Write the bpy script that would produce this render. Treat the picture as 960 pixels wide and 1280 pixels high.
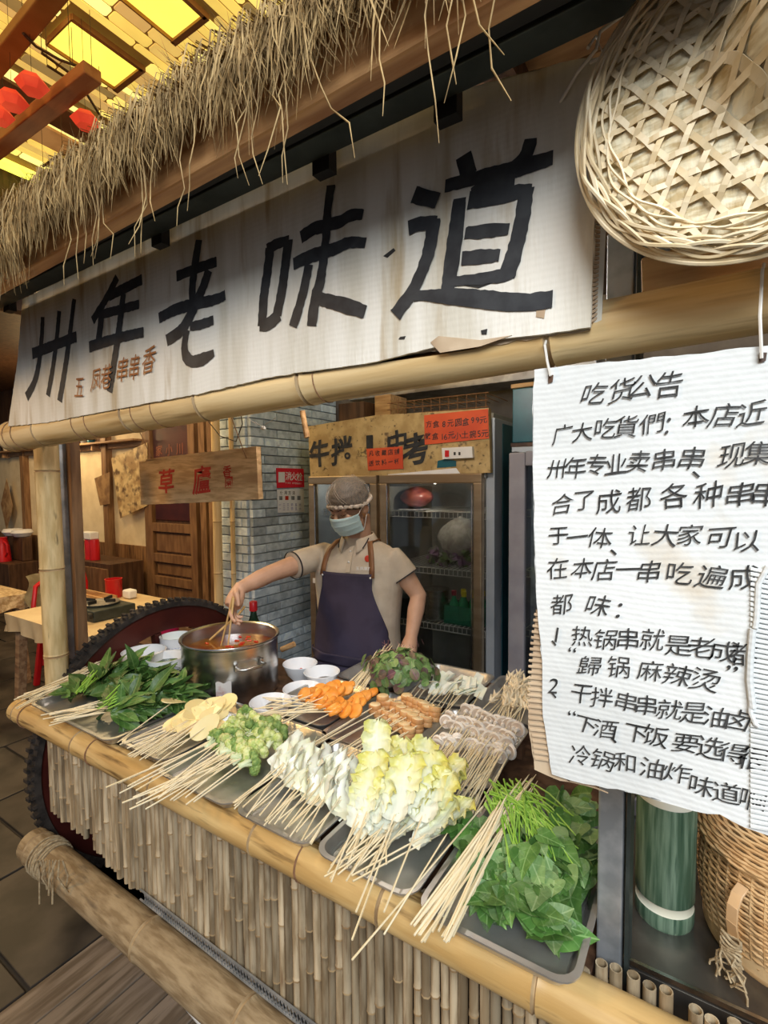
import bpy, bmesh, math, random
from math import sin, cos, pi, radians
from mathutils import Vector, Matrix, Euler, noise

for _o in list(bpy.data.objects):
    bpy.data.objects.remove(_o)
SC = bpy.context.scene
COL = SC.collection

# ---------------------------------------------------------------- camera
# world: X runs along the stall front, Y goes into the stall, Z is up; metres
CAM = Vector((0, 0, 1.62))
F_PX = 629.14
R = Matrix(((0.84128726, -0.02317832, 0.5400912),
            (0.54050711, 0.05338342, -0.83964413),
            (-0.00937037, 0.99830505, 0.05743884)))
_cd = bpy.data.cameras.new('camera')
_cd.sensor_fit = 'VERTICAL'
_cd.sensor_height = 36.0
_cd.lens = F_PX / 1280 * 36.0
_cd.clip_start = 0.02
_cam = bpy.data.objects.new('camera', _cd)
COL.objects.link(_cam)
_cam.matrix_world = Matrix.Translation(CAM) @ R.to_4x4()
SC.camera = _cam


def W(px, py, x=None, y=None, z=None):
    """the point of a real plane (x=, y= or z= const) measured in the photograph"""
    d = R @ Vector((px - 480, -(py - 640), -F_PX))
    if x is not None:
        t = (x - CAM.x) / d.x
    elif y is not None:
        t = (y - CAM.y) / d.y
    else:
        t = (z - CAM.z) / d.z
    return CAM + d * t


# ---------------------------------------------------------------- world, exposure, big lights
SC.view_settings.view_transform = 'Standard'
SC.view_settings.look = 'None'
SC.view_settings.gamma = 1.0
SC.view_settings.use_curve_mapping = False
SC.view_settings.exposure = 0.38
wd = bpy.data.worlds.new('world')
SC.world = wd
wd.use_nodes = True
_bg = wd.node_tree.nodes['Background']
_bg.inputs['Color'].default_value = (0.80, 0.88, 1.0, 1)
_bg.inputs['Strength'].default_value = 0.20


def area_light(name, loc, target, sx, sy, power, color):
    l = bpy.data.lights.new(name, 'AREA')
    l.shape = 'RECTANGLE'
    l.size = sx
    l.size_y = sy
    l.energy = power
    l.color = color
    o = bpy.data.objects.new(name, l)
    COL.objects.link(o)
    o.location = loc
    o.rotation_euler = (Vector(target) - Vector(loc)).to_track_quat('-Z', 'Y').to_euler()
    return o


def point_light(name, loc, power, color, r=0.06):
    l = bpy.data.lights.new(name, 'POINT')
    l.energy = power
    l.color = color
    l.shadow_soft_size = r
    o = bpy.data.objects.new(name, l)
    COL.objects.link(o)
    o.location = loc
    return o


# daylight through the open end of the covered street (behind and to the right of the camera)
_dl = area_light('street_daylight', (1.0, -1.35, 3.0), (-0.25, 0.9, 0.9), 1.8, 1.2, 40, (0.93, 0.97, 1.0))
_dl.data.spread = radians(115)
# unseen warm light added left of the camera to colour the banner's left end
area_light('banner_warm_fill', (-3.1, -1.3, 2.9), (-1.7, 1.0, 1.2), 0.5, 0.5, 27, (1.0, 0.58, 0.20))
# the restaurant's own lamps
point_light('restaurant_lamp', (-6.3, 2.75, 2.25), 16, (1.0, 0.66, 0.30), 0.08)
area_light('restaurant_lamp', (-4.3, 1.9, 2.85), (-4.4, 2.0, 0.0), 0.5, 0.5, 17, (1.0, 0.70, 0.36))
area_light('restaurant_lamp', (-7.0, 1.9, 2.85), (-7.0, 2.2, 0.0), 0.5, 0.5, 20, (1.0, 0.70, 0.36))
area_light('restaurant_lamp', (-3.3, 1.75, 2.9), (-2.9, 2.2, 0.8), 0.4, 0.4, 14, (1.0, 0.72, 0.38))
# lamp inside the stall roof, over the worker and the fridges
point_light('stall_lamp', (-0.95, 1.45, 2.22), 13, (1.0, 0.93, 0.84), 0.08)
point_light('fridge_fill', (-1.25, 2.462, 1.628), 1.2, (1.0, 0.88, 0.72), 0.015)  # unseen fills added to brighten the fridge interior, tucked behind the door frames
point_light('fridge_fill', (-1.85, 2.462, 1.628), 0.8, (1.0, 0.88, 0.72), 0.015)

# ---------------------------------------------------------------- materials


def _n(t, typ, **kw):
    n = t.nodes.new(typ)
    for k, v in kw.items():
        setattr(n, k, v)
    return n


def pm(name, c1, c2=None, scale=8.0, stretch=(1, 1, 1), rough=0.6, metal=0.0, bump=0.0, bscale=None,
       spots=None, spot_scale=6.0, spot_at=0.62, detail=6.0, coord='Object', trans=0.0, ior=1.45, sss=0.0,
       bstretch=None, contrast=(0.40, 0.60), coat=0.0, sheen=0.0, alpha=1.0):
    """two colours mixed by stretched noise, optional stains, optional relief"""
    m = bpy.data.materials.new(name)
    m.use_nodes = True
    t = m.node_tree
    b = t.nodes['Principled BSDF']
    b.inputs['Roughness'].default_value = rough
    b.inputs['Metallic'].default_value = metal
    b.inputs['IOR'].default_value = ior
    b.inputs['Transmission Weight'].default_value = trans
    b.inputs['Coat Weight'].default_value = coat
    b.inputs['Alpha'].default_value = alpha
    if sheen:
        b.inputs['Sheen Weight'].default_value = sheen
    if sss:
        b.inputs['Subsurface Weight'].default_value = sss
        b.inputs['Subsurface Radius'].default_value = (0.01, 0.006, 0.004)
        b.inputs['Subsurface Scale'].default_value = 0.5
    if c2 is None:
        c2 = tuple(c * 0.82 for c in c1)
    tc = _n(t, 'ShaderNodeTexCoord')
    mp = _n(t, 'ShaderNodeMapping')
    mp.inputs['Scale'].default_value = stretch
    oi = _n(t, 'ShaderNodeObjectInfo')
    t.links.new(tc.outputs[coord], mp.inputs['Vector'])
    va = _n(t, 'ShaderNodeVectorMath', operation='ADD')
    t.links.new(mp.outputs['Vector'], va.inputs[0])
    vs = _n(t, 'ShaderNodeVectorMath', operation='SCALE')
    vs.inputs[0].default_value = (37.0, 17.0, 23.0)
    t.links.new(oi.outputs['Random'], vs.inputs['Scale'])
    t.links.new(vs.outputs['Vector'], va.inputs[1])
    nz = _n(t, 'ShaderNodeTexNoise')
    nz.inputs['Scale'].default_value = scale
    nz.inputs['Detail'].default_value = detail
    t.links.new(va.outputs['Vector'], nz.inputs['Vector'])
    cr = _n(t, 'ShaderNodeValToRGB')
    cr.color_ramp.elements[0].position = contrast[0]
    cr.color_ramp.elements[1].position = contrast[1]
    cr.color_ramp.elements[0].color = (*c1, 1)
    cr.color_ramp.elements[1].color = (*c2, 1)
    t.links.new(nz.outputs['Fac'], cr.inputs['Fac'])
    out = cr.outputs['Color']
    if spots is not None:
        n2 = _n(t, 'ShaderNodeTexNoise')
        n2.inputs['Scale'].default_value = spot_scale
        n2.inputs['Detail'].default_value = 5
        t.links.new(va.outputs['Vector'], n2.inputs['Vector'])
        r2 = _n(t, 'ShaderNodeValToRGB')
        r2.color_ramp.elements[0].position = spot_at
        r2.color_ramp.elements[1].position = min(1, spot_at + 0.14)
        t.links.new(n2.outputs['Fac'], r2.inputs['Fac'])
        mx = _n(t, 'ShaderNodeMix', data_type='RGBA')
        t.links.new(r2.outputs['Color'], mx.inputs['Factor'])
        t.links.new(out, mx.inputs['A'])
        mx.inputs['B'].default_value = (*spots, 1)
        out = mx.outputs['Result']
    t.links.new(out, b.inputs['Base Color'])
    if bump:
        n3 = _n(t, 'ShaderNodeTexNoise')
        n3.inputs['Scale'].default_value = bscale or scale * 3
        n3.inputs['Detail'].default_value = 4
        if bstretch:
            mp2 = _n(t, 'ShaderNodeMapping')
            mp2.inputs['Scale'].default_value = bstretch
            t.links.new(tc.outputs[coord], mp2.inputs['Vector'])
            t.links.new(mp2.outputs['Vector'], n3.inputs['Vector'])
        else:
            t.links.new(va.outputs['Vector'], n3.inputs['Vector'])
        bp = _n(t, 'ShaderNodeBump')
        bp.inputs['Strength'].default_value = min(1.0, bump)
        bp.inputs['Distance'].default_value = 0.004
        t.links.new(n3.outputs['Fac'], bp.inputs['Height'])
        t.links.new(bp.outputs['Normal'], b.inputs['Normal'])
    m['bsdf'] = b.name
    return m


def emis(name, c, s):
    m = bpy.data.materials.new(name)
    m.use_nodes = True
    t = m.node_tree
    t.nodes.remove(t.nodes['Principled BSDF'])
    e = _n(t, 'ShaderNodeEmission')
    e.inputs['Color'].default_value = (*c, 1)
    e.inputs['Strength'].default_value = s
    t.links.new(e.outputs[0], t.nodes['Material Output'].inputs['Surface'])
    return m


def add_glow(m, strength):
    """a backlit print: the surface's own colours give off light"""
    t = m.node_tree
    b = t.nodes['Principled BSDF']
    src = b.inputs['Base Color'].links[0].from_socket
    t.links.new(src, b.inputs['Emission Color'])
    b.inputs['Emission Strength'].default_value = strength
    return m


def leaf_mat(name, c1, c2, rib, rib_w=0.0012, rough=0.45, vein=60.0, veinmix=0.35, trl=0.25):
    m = pm(name, c1, c2, scale=25, rough=rough, bump=0.35, bscale=120)
    t = m.node_tree
    b = t.nodes['Principled BSDF']
    src = b.inputs['Base Color'].links[0].from_socket
    tc = _n(t, 'ShaderNodeTexCoord')
    sp = _n(t, 'ShaderNodeSeparateXYZ')
    t.links.new(tc.outputs['Object'], sp.inputs[0])
    ab = _n(t, 'ShaderNodeMath', operation='ABSOLUTE')
    t.links.new(sp.outputs['X'], ab.inputs[0])
    lt = _n(t, 'ShaderNodeMapRange')
    lt.inputs['From Min'].default_value = rib_w
    lt.inputs['From Max'].default_value = rib_w * 1.8
    lt.inputs['To Min'].default_value = 0.75
    lt.inputs['To Max'].default_value = 0.0
    t.links.new(ab.outputs[0], lt.inputs['Value'])
    # side veins: a wave of (y - 0.9|x|)
    mu = _n(t, 'ShaderNodeMath', operation='MULTIPLY_ADD')
    t.links.new(ab.outputs[0], mu.inputs[0])
    mu.inputs[1].default_value = -0.9
    t.links.new(sp.outputs['Y'], mu.inputs[2])
    m2 = _n(t, 'ShaderNodeMath', operation='MULTIPLY')
    t.links.new(mu.outputs[0], m2.inputs[0])
    m2.inputs[1].default_value = vein * 6.283
    sn = _n(t, 'ShaderNodeMath', operation='SINE')
    t.links.new(m2.outputs[0], sn.inputs[0])
    mr = _n(t, 'ShaderNodeMapRange')
    mr.inputs['From Min'].default_value = 0.90
    mr.inputs['From Max'].default_value = 1.0
    mr.inputs['To Max'].default_value = veinmix
    t.links.new(sn.outputs[0], mr.inputs['Value'])
    mxv = _n(t, 'ShaderNodeMath', operation='MAXIMUM')
    t.links.new(lt.outputs[0], mxv.inputs[0])
    t.links.new(mr.outputs[0], mxv.inputs[1])
    mx = _n(t, 'ShaderNodeMix', data_type='RGBA')
    t.links.new(mxv.outputs[0], mx.inputs['Factor'])
    t.links.new(src, mx.inputs['A'])
    mx.inputs['B'].default_value = (*rib, 1)
    # tone differs from leaf to leaf
    oi = _n(t, 'ShaderNodeObjectInfo')
    hv = _n(t, 'ShaderNodeHueSaturation')
    rr = _n(t, 'ShaderNodeMapRange')
    rr.inputs['To Min'].default_value = 0.65
    rr.inputs['To Max'].default_value = 1.35
    t.links.new(oi.outputs['Random'], rr.inputs['Value'])
    t.links.new(rr.outputs[0], hv.inputs['Value'])
    t.links.new(mx.outputs['Result'], hv.inputs['Color'])
    t.links.new(hv.outputs['Color'], b.inputs['Base Color'])
    return m


def tone(m, lo=0.7, hi=1.3):
    """each object of the material gets its own brightness"""
    t = m.node_tree
    b = t.nodes['Principled BSDF']
    src = b.inputs['Base Color'].links[0].from_socket
    oi = _n(t, 'ShaderNodeObjectInfo')
    hv = _n(t, 'ShaderNodeHueSaturation')
    rr = _n(t, 'ShaderNodeMapRange')
    rr.inputs['To Min'].default_value = lo
    rr.inputs['To Max'].default_value = hi
    t.links.new(oi.outputs['Random'], rr.inputs['Value'])
    t.links.new(rr.outputs[0], hv.inputs['Value'])
    t.links.new(src, hv.inputs['Color'])
    t.links.new(hv.outputs['Color'], b.inputs['Base Color'])
    return m


def wave_bump(m, axis, freq, depth=0.002, strength=0.8, warp=0.0):
    """flutes of corrugated board: a sine along one object axis"""
    t = m.node_tree
    b = t.nodes['Principled BSDF']
    tc = _n(t, 'ShaderNodeTexCoord')
    sp = _n(t, 'ShaderNodeSeparateXYZ')
    src = tc.outputs['Object']
    t.links.new(src, sp.inputs[0])
    val = sp.outputs[axis]
    if warp:
        nz = _n(t, 'ShaderNodeTexNoise')
        nz.inputs['Scale'].default_value = 3.0
        t.links.new(src, nz.inputs['Vector'])
        ma = _n(t, 'ShaderNodeMath', operation='MULTIPLY_ADD')
        t.links.new(nz.outputs['Fac'], ma.inputs[0])
        ma.inputs[1].default_value = warp
        t.links.new(val, ma.inputs[2])
        val = ma.outputs[0]
    mu = _n(t, 'ShaderNodeMath', operation='MULTIPLY')
    t.links.new(val, mu.inputs[0])
    mu.inputs[1].default_value = freq * 6.283
    sn = _n(t, 'ShaderNodeMath', operation='SINE')
    t.links.new(mu.outputs[0], sn.inputs[0])
    bp = _n(t, 'ShaderNodeBump')
    bp.inputs['Strength'].default_value = strength
    bp.inputs['Distance'].default_value = depth
    t.links.new(sn.outputs[0], bp.inputs['Height'])
    old = b.inputs['Normal'].links
    if old:
        t.links.new(old[0].from_socket, bp.inputs['Normal'])
    t.links.new(bp.outputs['Normal'], b.inputs['Normal'])
    return m


M = {}
M['bamboo'] = pm('bamboo_skin', (0.50, 0.31, 0.11), (0.68, 0.47, 0.20), scale=5, stretch=(6, 6, 0.6), rough=0.42, bump=0.12,
                 bscale=40, bstretch=(6, 6, .5), spots=(0.16, 0.09, 0.03), spot_scale=9, spot_at=0.57)
M['bamboo_pole'] = pm('sun_bleached_bamboo', (0.62, 0.42, 0.18), (0.76, 0.58, 0.31), scale=4, stretch=(7, 7, 0.5), rough=0.45,
                      bump=0.12, bscale=40, bstretch=(6, 6, .5), spots=(0.36, 0.22, 0.09), spot_scale=6, spot_at=0.57)
M['bamboo_post'] = pm('old_bamboo_post', (0.50, 0.36, 0.16), (0.68, 0.53, 0.28), scale=9, stretch=(5, 5, 0.8), rough=0.55,
                      bump=0.2, spots=(0.20, 0.15, 0.07), spot_scale=14, spot_at=0.62)
M['bamboo_old'] = pm('weathered_bamboo', (0.24, 0.165, 0.085), (0.40, 0.30, 0.175), scale=14, stretch=(4, 4, 0.8), rough=0.8, bump=0.4,
                     spots=(0.14, 0.10, 0.06), spot_scale=9, spot_at=0.6)
M['slat'] = tone(pm('bamboo_slat', (0.27, 0.195, 0.11), (0.50, 0.40, 0.26), scale=14, stretch=(4, 4, 0.5), rough=0.6, bump=0.2,
                    spots=(0.18, 0.11, 0.06), spot_scale=16, spot_at=0.60), 0.55, 1.25)
M['node'] = pm('bamboo_node', (0.30, 0.19, 0.09), (0.45, 0.32, 0.17), scale=20, rough=0.7, bump=0.2)
M['bamboo_end'] = pm('cut_bamboo', (0.70, 0.58, 0.38), (0.55, 0.43, 0.26), scale=30, rough=0.7)
M['fascia'] = pm('orange_pine', (0.34, 0.14, 0.04), (0.66, 0.36, 0.15), scale=3.5, stretch=(0.7, 8, 8), rough=0.5, bump=0.3,
                 bscale=5, bstretch=(1, 14, 14), spots=(0.14, 0.055, 0.02), spot_scale=2.2, spot_at=0.62)
M['oldwood'] = pm('old_wood', (0.26, 0.14, 0.07), (0.42, 0.26, 0.14), scale=4, stretch=(1, 8, 8), rough=0.7, bump=0.3,
                  spots=(0.09, 0.05, 0.03), spot_scale=3, spot_at=0.6)
M['oldwood_v'] = pm('dark_old_upright', (0.15, 0.075, 0.032), (0.27, 0.15, 0.07), scale=4, stretch=(8, 8, 1), rough=0.6, bump=0.3)
M['rawwood'] = pm('sawn_wood', (0.40, 0.22, 0.09), (0.60, 0.38, 0.18), scale=5, stretch=(1, 9, 9), rough=0.7, bump=0.4)
M['darkwood'] = pm('dark_stained_wood', (0.055, 0.026, 0.014), (0.11, 0.055, 0.028), scale=4, stretch=(8, 8, 1), rough=0.55, bump=0.2)
M['wainscot'] = tone(pm('wainscot_wood', (0.16, 0.075, 0.03), (0.26, 0.14, 0.06), scale=4, stretch=(7, 7, 0.8), rough=0.55, bump=0.2,
                        spots=(0.07, 0.03, 0.015), spot_scale=3, spot_at=0.58), 0.7, 1.2)
M['black_steel'] = pm('dark_painted_steel', (0.035, 0.045, 0.042), (0.06, 0.075, 0.07), scale=12, rough=0.5, metal=0.4, bump=0.1)
M['steel'] = pm('brushed_steel', (0.46, 0.45, 0.43), (0.62, 0.61, 0.59), scale=6, stretch=(1, 1, 6), rough=0.27, metal=1.0, bump=0.05)
M['tray'] = pm('tray_steel', (0.50, 0.50, 0.49), (0.66, 0.66, 0.64), scale=10, rough=0.34, metal=0.85, bump=0.08, bscale=30,
               spots=(0.38, 0.35, 0.30), spot_scale=8, spot_at=0.62)
M['dull_steel'] = pm('dull_steel', (0.30, 0.30, 0.30), (0.46, 0.46, 0.45), scale=14, rough=0.42, metal=0.9, bump=0.1,
                     spots=(0.20, 0.19, 0.18), spot_scale=7, spot_at=0.55)
M['shelf_steel'] = pm('worn_counter_steel', (0.13, 0.12, 0.11), (0.22, 0.21, 0.19), scale=8, rough=0.33, metal=0.85, bump=0.08)
M['galv'] = pm('galvanised_steel', (0.34, 0.37, 0.40), (0.50, 0.53, 0.56), scale=20, rough=0.45, metal=0.7, bump=0.1)
M['stick'] = pm('skewer_wood', (0.78, 0.65, 0.40), (0.88, 0.78, 0.55), scale=20, stretch=(3, 3, 0.4), rough=0.55)
M['straw'] = tone(pm('thatch_straw', (0.15, 0.088, 0.030), (0.50, 0.35, 0.155), scale=30, rough=0.75, contrast=(0.3, 0.7)), 0.9, 1.1)
M['card'] = pm('painted_cardboard', (0.64, 0.60, 0.50), (0.78, 0.75, 0.67), scale=2.2, rough=0.85, bump=0.3, bscale=22,
               stretch=(9, 1, 1.1), spots=(0.46, 0.37, 0.24), spot_scale=2.6, spot_at=0.56)
wave_bump(M['card'], 'Z', 105, depth=0.0004, strength=0.16, warp=0.05)
M['card_white'] = pm('whitewashed_cardboard', (0.66, 0.68, 0.67), (0.76, 0.78, 0.77), scale=5, rough=0.85, bump=0.35, bscale=60,
                     spots=(0.58, 0.45, 0.27), spot_scale=5.5, spot_at=0.62)
wave_bump(M['card_white'], 'Z', 140, depth=0.0005, strength=0.22, warp=0.05)
M['card_brown'] = pm('bare_cardboard', (0.42, 0.30, 0.19), (0.60, 0.47, 0.32), scale=10, rough=0.9, bump=0.2)
M['ink'] = pm('black_paint', (0.018, 0.020, 0.024), (0.035, 0.038, 0.042), scale=30, rough=0.6)
M['ink_grey'] = pm('black_brush_ink', (0.018, 0.018, 0.018), (0.05, 0.05, 0.05), scale=60, rough=0.8)
M['ink_brown'] = pm('red_brown_ink', (0.36, 0.15, 0.05), (0.28, 0.10, 0.03), scale=30, rough=0.8)
M['redpaint'] = pm('red_paint', (0.62, 0.05, 0.02), (0.50, 0.03, 0.015), scale=20, rough=0.6)
M['redpaper'] = pm('red_paper', (0.72, 0.11, 0.035), (0.62, 0.08, 0.03), scale=6, rough=0.7)
M['redplastic'] = pm('red_plastic', (0.62, 0.015, 0.02), (0.52, 0.012, 0.018), scale=6, rough=0.3)
M['pinkplastic'] = pm('pink_red_plastic', (0.70, 0.03, 0.12), (0.62, 0.02, 0.10), scale=6, rough=0.3)
M['white'] = pm('white_plastic', (0.80, 0.80, 0.78), (0.74, 0.74, 0.72), scale=8, rough=0.4)
M['whitepaper'] = pm('white_paper', (0.85, 0.86, 0.88), (0.78, 0.79, 0.82), scale=8, rough=0.8)
M['porcelain'] = pm('porcelain', (0.86, 0.88, 0.90), (0.82, 0.84, 0.87), scale=8, rough=0.12, coat=0.5)
M['chili'] = pm('chopped_red_chili', (0.50, 0.02, 0.012), (0.62, 0.06, 0.02), scale=60, rough=0.25)
M['rope'] = pm('jute_rope', (0.34, 0.25, 0.14), (0.50, 0.40, 0.25), scale=80, rough=0.9, bump=0.6)
M['wire'] = pm('white_cord', (0.72, 0.70, 0.64), (0.62, 0.60, 0.55), scale=30, rough=0.6)
M['darkrope'] = pm('rusty_wire', (0.20, 0.10, 0.05), (0.30, 0.16, 0.08), scale=60, rough=0.8)
M['rubber'] = pm('black_rubber', (0.016, 0.012, 0.010), (0.045, 0.036, 0.03), scale=25, rough=0.85, bump=0.7, bscale=50)
M['maroon'] = pm('maroon_wheel_paint', (0.042, 0.008, 0.007), (0.07, 0.014, 0.010), scale=5, rough=0.35)
M['glass'] = pm('door_glass', (0.75, 0.80, 0.80), (0.75, 0.80, 0.80), rough=0.03, trans=1.0, ior=1.45)
M['brick'] = tone(pm('grey_brick', (0.46, 0.56, 0.64), (0.66, 0.76, 0.84), scale=22, rough=0.8, bump=0.4,
                     spots=(0.20, 0.23, 0.25), spot_scale=10, spot_at=0.62), 0.65, 1.35)
M['mortar'] = pm('pale_mortar', (0.60, 0.62, 0.62), (0.50, 0.52, 0.52), scale=20, rough=0.9)
M['frame_gold'] = pm('bronze_aluminium', (0.36, 0.27, 0.17), (0.44, 0.34, 0.22), scale=4, stretch=(1, 1, 5), rough=0.35, metal=0.8)
M['fridge_in'] = pm('fridge_liner', (0.22, 0.22, 0.21), (0.30, 0.30, 0.28), scale=5, rough=0.6)
M['fridge_side'] = pm('grey_fridge_side', (0.42, 0.47, 0.52), (0.50, 0.55, 0.60), scale=5, rough=0.4, metal=0.3)
M['teal'] = pm('teal_panel', (0.008, 0.085, 0.12), (0.015, 0.13, 0.17), scale=5, rough=0.35)
M['black'] = pm('black_matte', (0.012, 0.012, 0.012), (0.02, 0.02, 0.02), scale=8, rough=0.6)
M['cream'] = pm('cream_wall_panel', (0.78, 0.66, 0.45), (0.70, 0.58, 0.38), scale=7, rough=0.85, bump=0.15,
                spots=(0.60, 0.48, 0.30), spot_scale=2.5, spot_at=0.62)
M['bag'] = pm('thin_plastic_bag', (0.62, 0.58, 0.52), (0.42, 0.38, 0.33), scale=30, rough=0.25, bump=0.8, bscale=30, alpha=0.55)

# ---------------------------------------------------------------- mesh building


class MB:
    def __init__(s):
        s.v = []
        s.f = []
        s.m = []
        s.cur = 0

    def add(s, vs, fs):
        n = len(s.v)
        s.v += [tuple(p) for p in vs]
        s.f += [tuple(i + n for i in f) for f in fs]
        s.m += [s.cur] * len(fs)
        return s

    def box(s, c, d, M4=None):
        x, y, z = d[0] / 2, d[1] / 2, d[2] / 2
        vs = [Vector((a * x, b * y, e * z)) for a in (-1, 1) for b in (-1, 1) for e in (-1, 1)]
        if M4 is not None:
            vs = [M4 @ p for p in vs]
        c = Vector(c)
        return s.add([p + c for p in vs], [(0, 1, 3, 2), (4, 6, 7, 5), (0, 4, 5, 1), (2, 3, 7, 6), (0, 2, 6, 4), (1, 5, 7, 3)])

    def bar(s, a, b, w, h, up=(0, 0, 1)):
        a, b = Vector(a), Vector(b)
        d = (b - a).normalized()
        u = Vector(up)
        if abs(d.dot(u)) > 0.98:
            u = Vector((0, 1, 0))
        sx = d.cross(u).normalized()
        u = sx.cross(d)
        vs = []
        for p in (a, b):
            for i, j in ((-1, -1), (1, -1), (1, 1), (-1, 1)):
                vs.append(p + sx * i * w / 2 + u * j * h / 2)
        return s.add(vs, [(3, 2, 1, 0), (4, 5, 6, 7), (0, 1, 5, 4), (1, 2, 6, 5), (2, 3, 7, 6), (3, 0, 4, 7)])

    def tube(s, pts, rad, n=8, caps=True, squash=None):
        pts = [Vector(p) for p in pts]
        if not hasattr(rad, '__len__'):
            rad = [rad] * len(pts)
        base = len(s.v)
        prev = None
        for i, p in enumerate(pts):
            if i == 0:
                d = pts[1] - pts[0]
            elif i == len(pts) - 1:
                d = pts[-1] - pts[-2]
            else:
                d = (pts[i + 1] - pts[i]).normalized() + (pts[i] - pts[i - 1]).normalized()
            if d.length < 1e-9:
                d = Vector((0, 0, 1))
            d.normalize()
            if prev is None:
                u = Vector((0, 0, 1)) if abs(d.z) < 0.9 else Vector((0, 1, 0))
                u = (u - d * u.dot(d)).normalized()
            else:
                u = (prev - d * prev.dot(d)).normalized()
            prev = u
            w = d.cross(u)
            for k in range(n):
                a = 2 * pi * k / n
                q = (u * cos(a) + w * sin(a) * (squash or 1)) * rad[i]
                s.v.append(tuple(p + q))
        for i in range(len(pts) - 1):
            for k in range(n):
                a = base + i * n + k
                b = base + i * n + (k + 1) % n
                s.f.append((a, b, b + n, a + n))
                s.m.append(s.cur)
        if caps:
            s.f.append(tuple(base + k for k in reversed(range(n))))
            s.f.append(tuple(base + (len(pts) - 1) * n + k for k in range(n)))
            s.m += [s.cur] * 2
        return s

    def lathe(s, prof, n=24, c=(0, 0, 0), M4=None, arc=None):
        """profile [(r, z)] around Z"""
        base = len(s.v)
        c = Vector(c)
        for (r, z) in prof:
            for k in range(n):
                a = 2 * pi * k / n
                p = Vector((r * cos(a), r * sin(a), z))
                if M4 is not None:
                    p = M4 @ p
                s.v.append(tuple(p + c))
        for i in range(len(prof) - 1):
            for k in range(n):
                a = base + i * n + k
                b = base + i * n + (k + 1) % n
                s.f.append((a, b, b + n, a + n))
                s.m.append(s.cur)
        return s

    def disc(s, c, r, n=24, M4=None, z=0):
        base = len(s.v)
        c = Vector(c)
        for k in range(n):
            p = Vector((r * cos(2 * pi * k / n), r * sin(2 * pi * k / n), z))
            if M4 is not None:
                p = M4 @ p
            s.v.append(tuple(p + c))
        s.f.append(tuple(base + k for k in range(n)))
        s.m.append(s.cur)
        return s

    def grid(s, fn, nu, nv):
        base = len(s.v)
        for j in range(nv + 1):
            for i in range(nu + 1):
                s.v.append(tuple(fn(i / nu, j / nv)))
        for j in range(nv):
            for i in range(nu):
                a = base + j * (nu + 1) + i
                s.f.append((a, a + 1, a + nu + 2, a + nu + 1))
                s.m.append(s.cur)
        return s

    def ribbon(s, pts, wid, nrm, t=0.0004, jit=0.0, rnd=None):
        """flat brush stroke: pts in 3D, widths, surface normal"""
        pts = [Vector(p) for p in pts]
        if not hasattr(wid, '__len__'):
            wid = [wid] * len(pts)
        # resample (Catmull-Rom)
        P, Wd = [], []
        for i in range(len(pts) - 1):
            p0 = pts[max(i - 1, 0)]
            p1, p2 = pts[i], pts[i + 1]
            p3 = pts[min(i + 2, len(pts) - 1)]
            nn = max(2, int((p2 - p1).length / 0.006))
            for k in range(nn):
                u = k / nn
                P.append(0.5 * ((2 * p1) + (p2 - p0) * u + (2 * p0 - 5 * p1 + 4 * p2 - p3) * u * u + (3 * p1 - p0 - 3 * p2 + p3) * u ** 3))
                Wd.append(wid[i] * (1 - u) + wid[i + 1] * u)
        P.append(pts[-1])
        Wd.append(wid[-1])
        nrm = Vector(nrm).normalized()
        base = len(s.v)
        for i, p in enumerate(P):
            d = (P[min(i + 1, len(P) - 1)] - P[max(i - 1, 0)]).normalized()
            sd = d.cross(nrm).normalized()
            j1 = (rnd.uniform(-jit, jit) if rnd else 0)
            j2 = (rnd.uniform(-jit, jit) if rnd else 0)
            s.v.append(tuple(p + sd * (Wd[i] / 2 + j1) + nrm * t))
            s.v.append(tuple(p - sd * (Wd[i] / 2 + j2) + nrm * t))
        for i in range(len(P) - 1):
            a = base + 2 * i
            s.f.append((a, a + 1, a + 3, a + 2))
            s.m.append(s.cur)
        return s

    def mesh(s, name='mesh', smooth=True, angle=40):
        me = bpy.data.meshes.new(name)
        me.from_pydata(s.v, [], s.f)
        if any(s.m):
            me.polygons.foreach_set('material_index', s.m)
        me.update()
        if smooth:
            me.polygons.foreach_set('use_smooth', [True] * len(me.polygons))
            me.set_sharp_from_angle(angle=radians(angle))
        return me

    def build(s, name, mat, parent=None, smooth=True, angle=40, bevel=0, label=None, mats=None):
        me = s.mesh(name, smooth, angle)
        return obj(name, me, mats or mat, parent, bevel=bevel, label=label)


def obj(name, me, mat, parent=None, matrix=None, bevel=0, label=None):
    if not isinstance(mat, (list, tuple)):
        mat = [mat]
    if not me.materials:
        for m in mat:
            me.materials.append(m)
    o = bpy.data.objects.new(name, me)
    COL.objects.link(o)
    if parent is not None:
        o.parent = parent
        if 'wl' in parent:      # mesh given in world coordinates: undo the parent's placement
            o.matrix_parent_inverse = Matrix.Translation(parent['wl']).inverted()
    if matrix is not None:
        o.matrix_local = matrix
    if bevel:
        b = o.modifiers.new('bevel', 'BEVEL')
        b.width = bevel
        b.segments = 2
        b.limit_method = 'ANGLE'
    if label:
        o['label'] = label
    return o


def thing(name, label, cat, loc=(0, 0, 0), group=None):
    o = bpy.data.objects.new(name, None)
    o.empty_display_size = 0.05
    COL.objects.link(o)
    o.location = loc
    o['wl'] = tuple(loc)
    o['label'] = label
    o['category'] = cat
    if group:
        o['group'] = group
    return o


def tag(o, label, cat, group=None):
    o['label'] = label
    o['category'] = cat
    if group:
        o['group'] = group
    return o


def struct(o):
    o['kind'] = 'structure'
    return o


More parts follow.
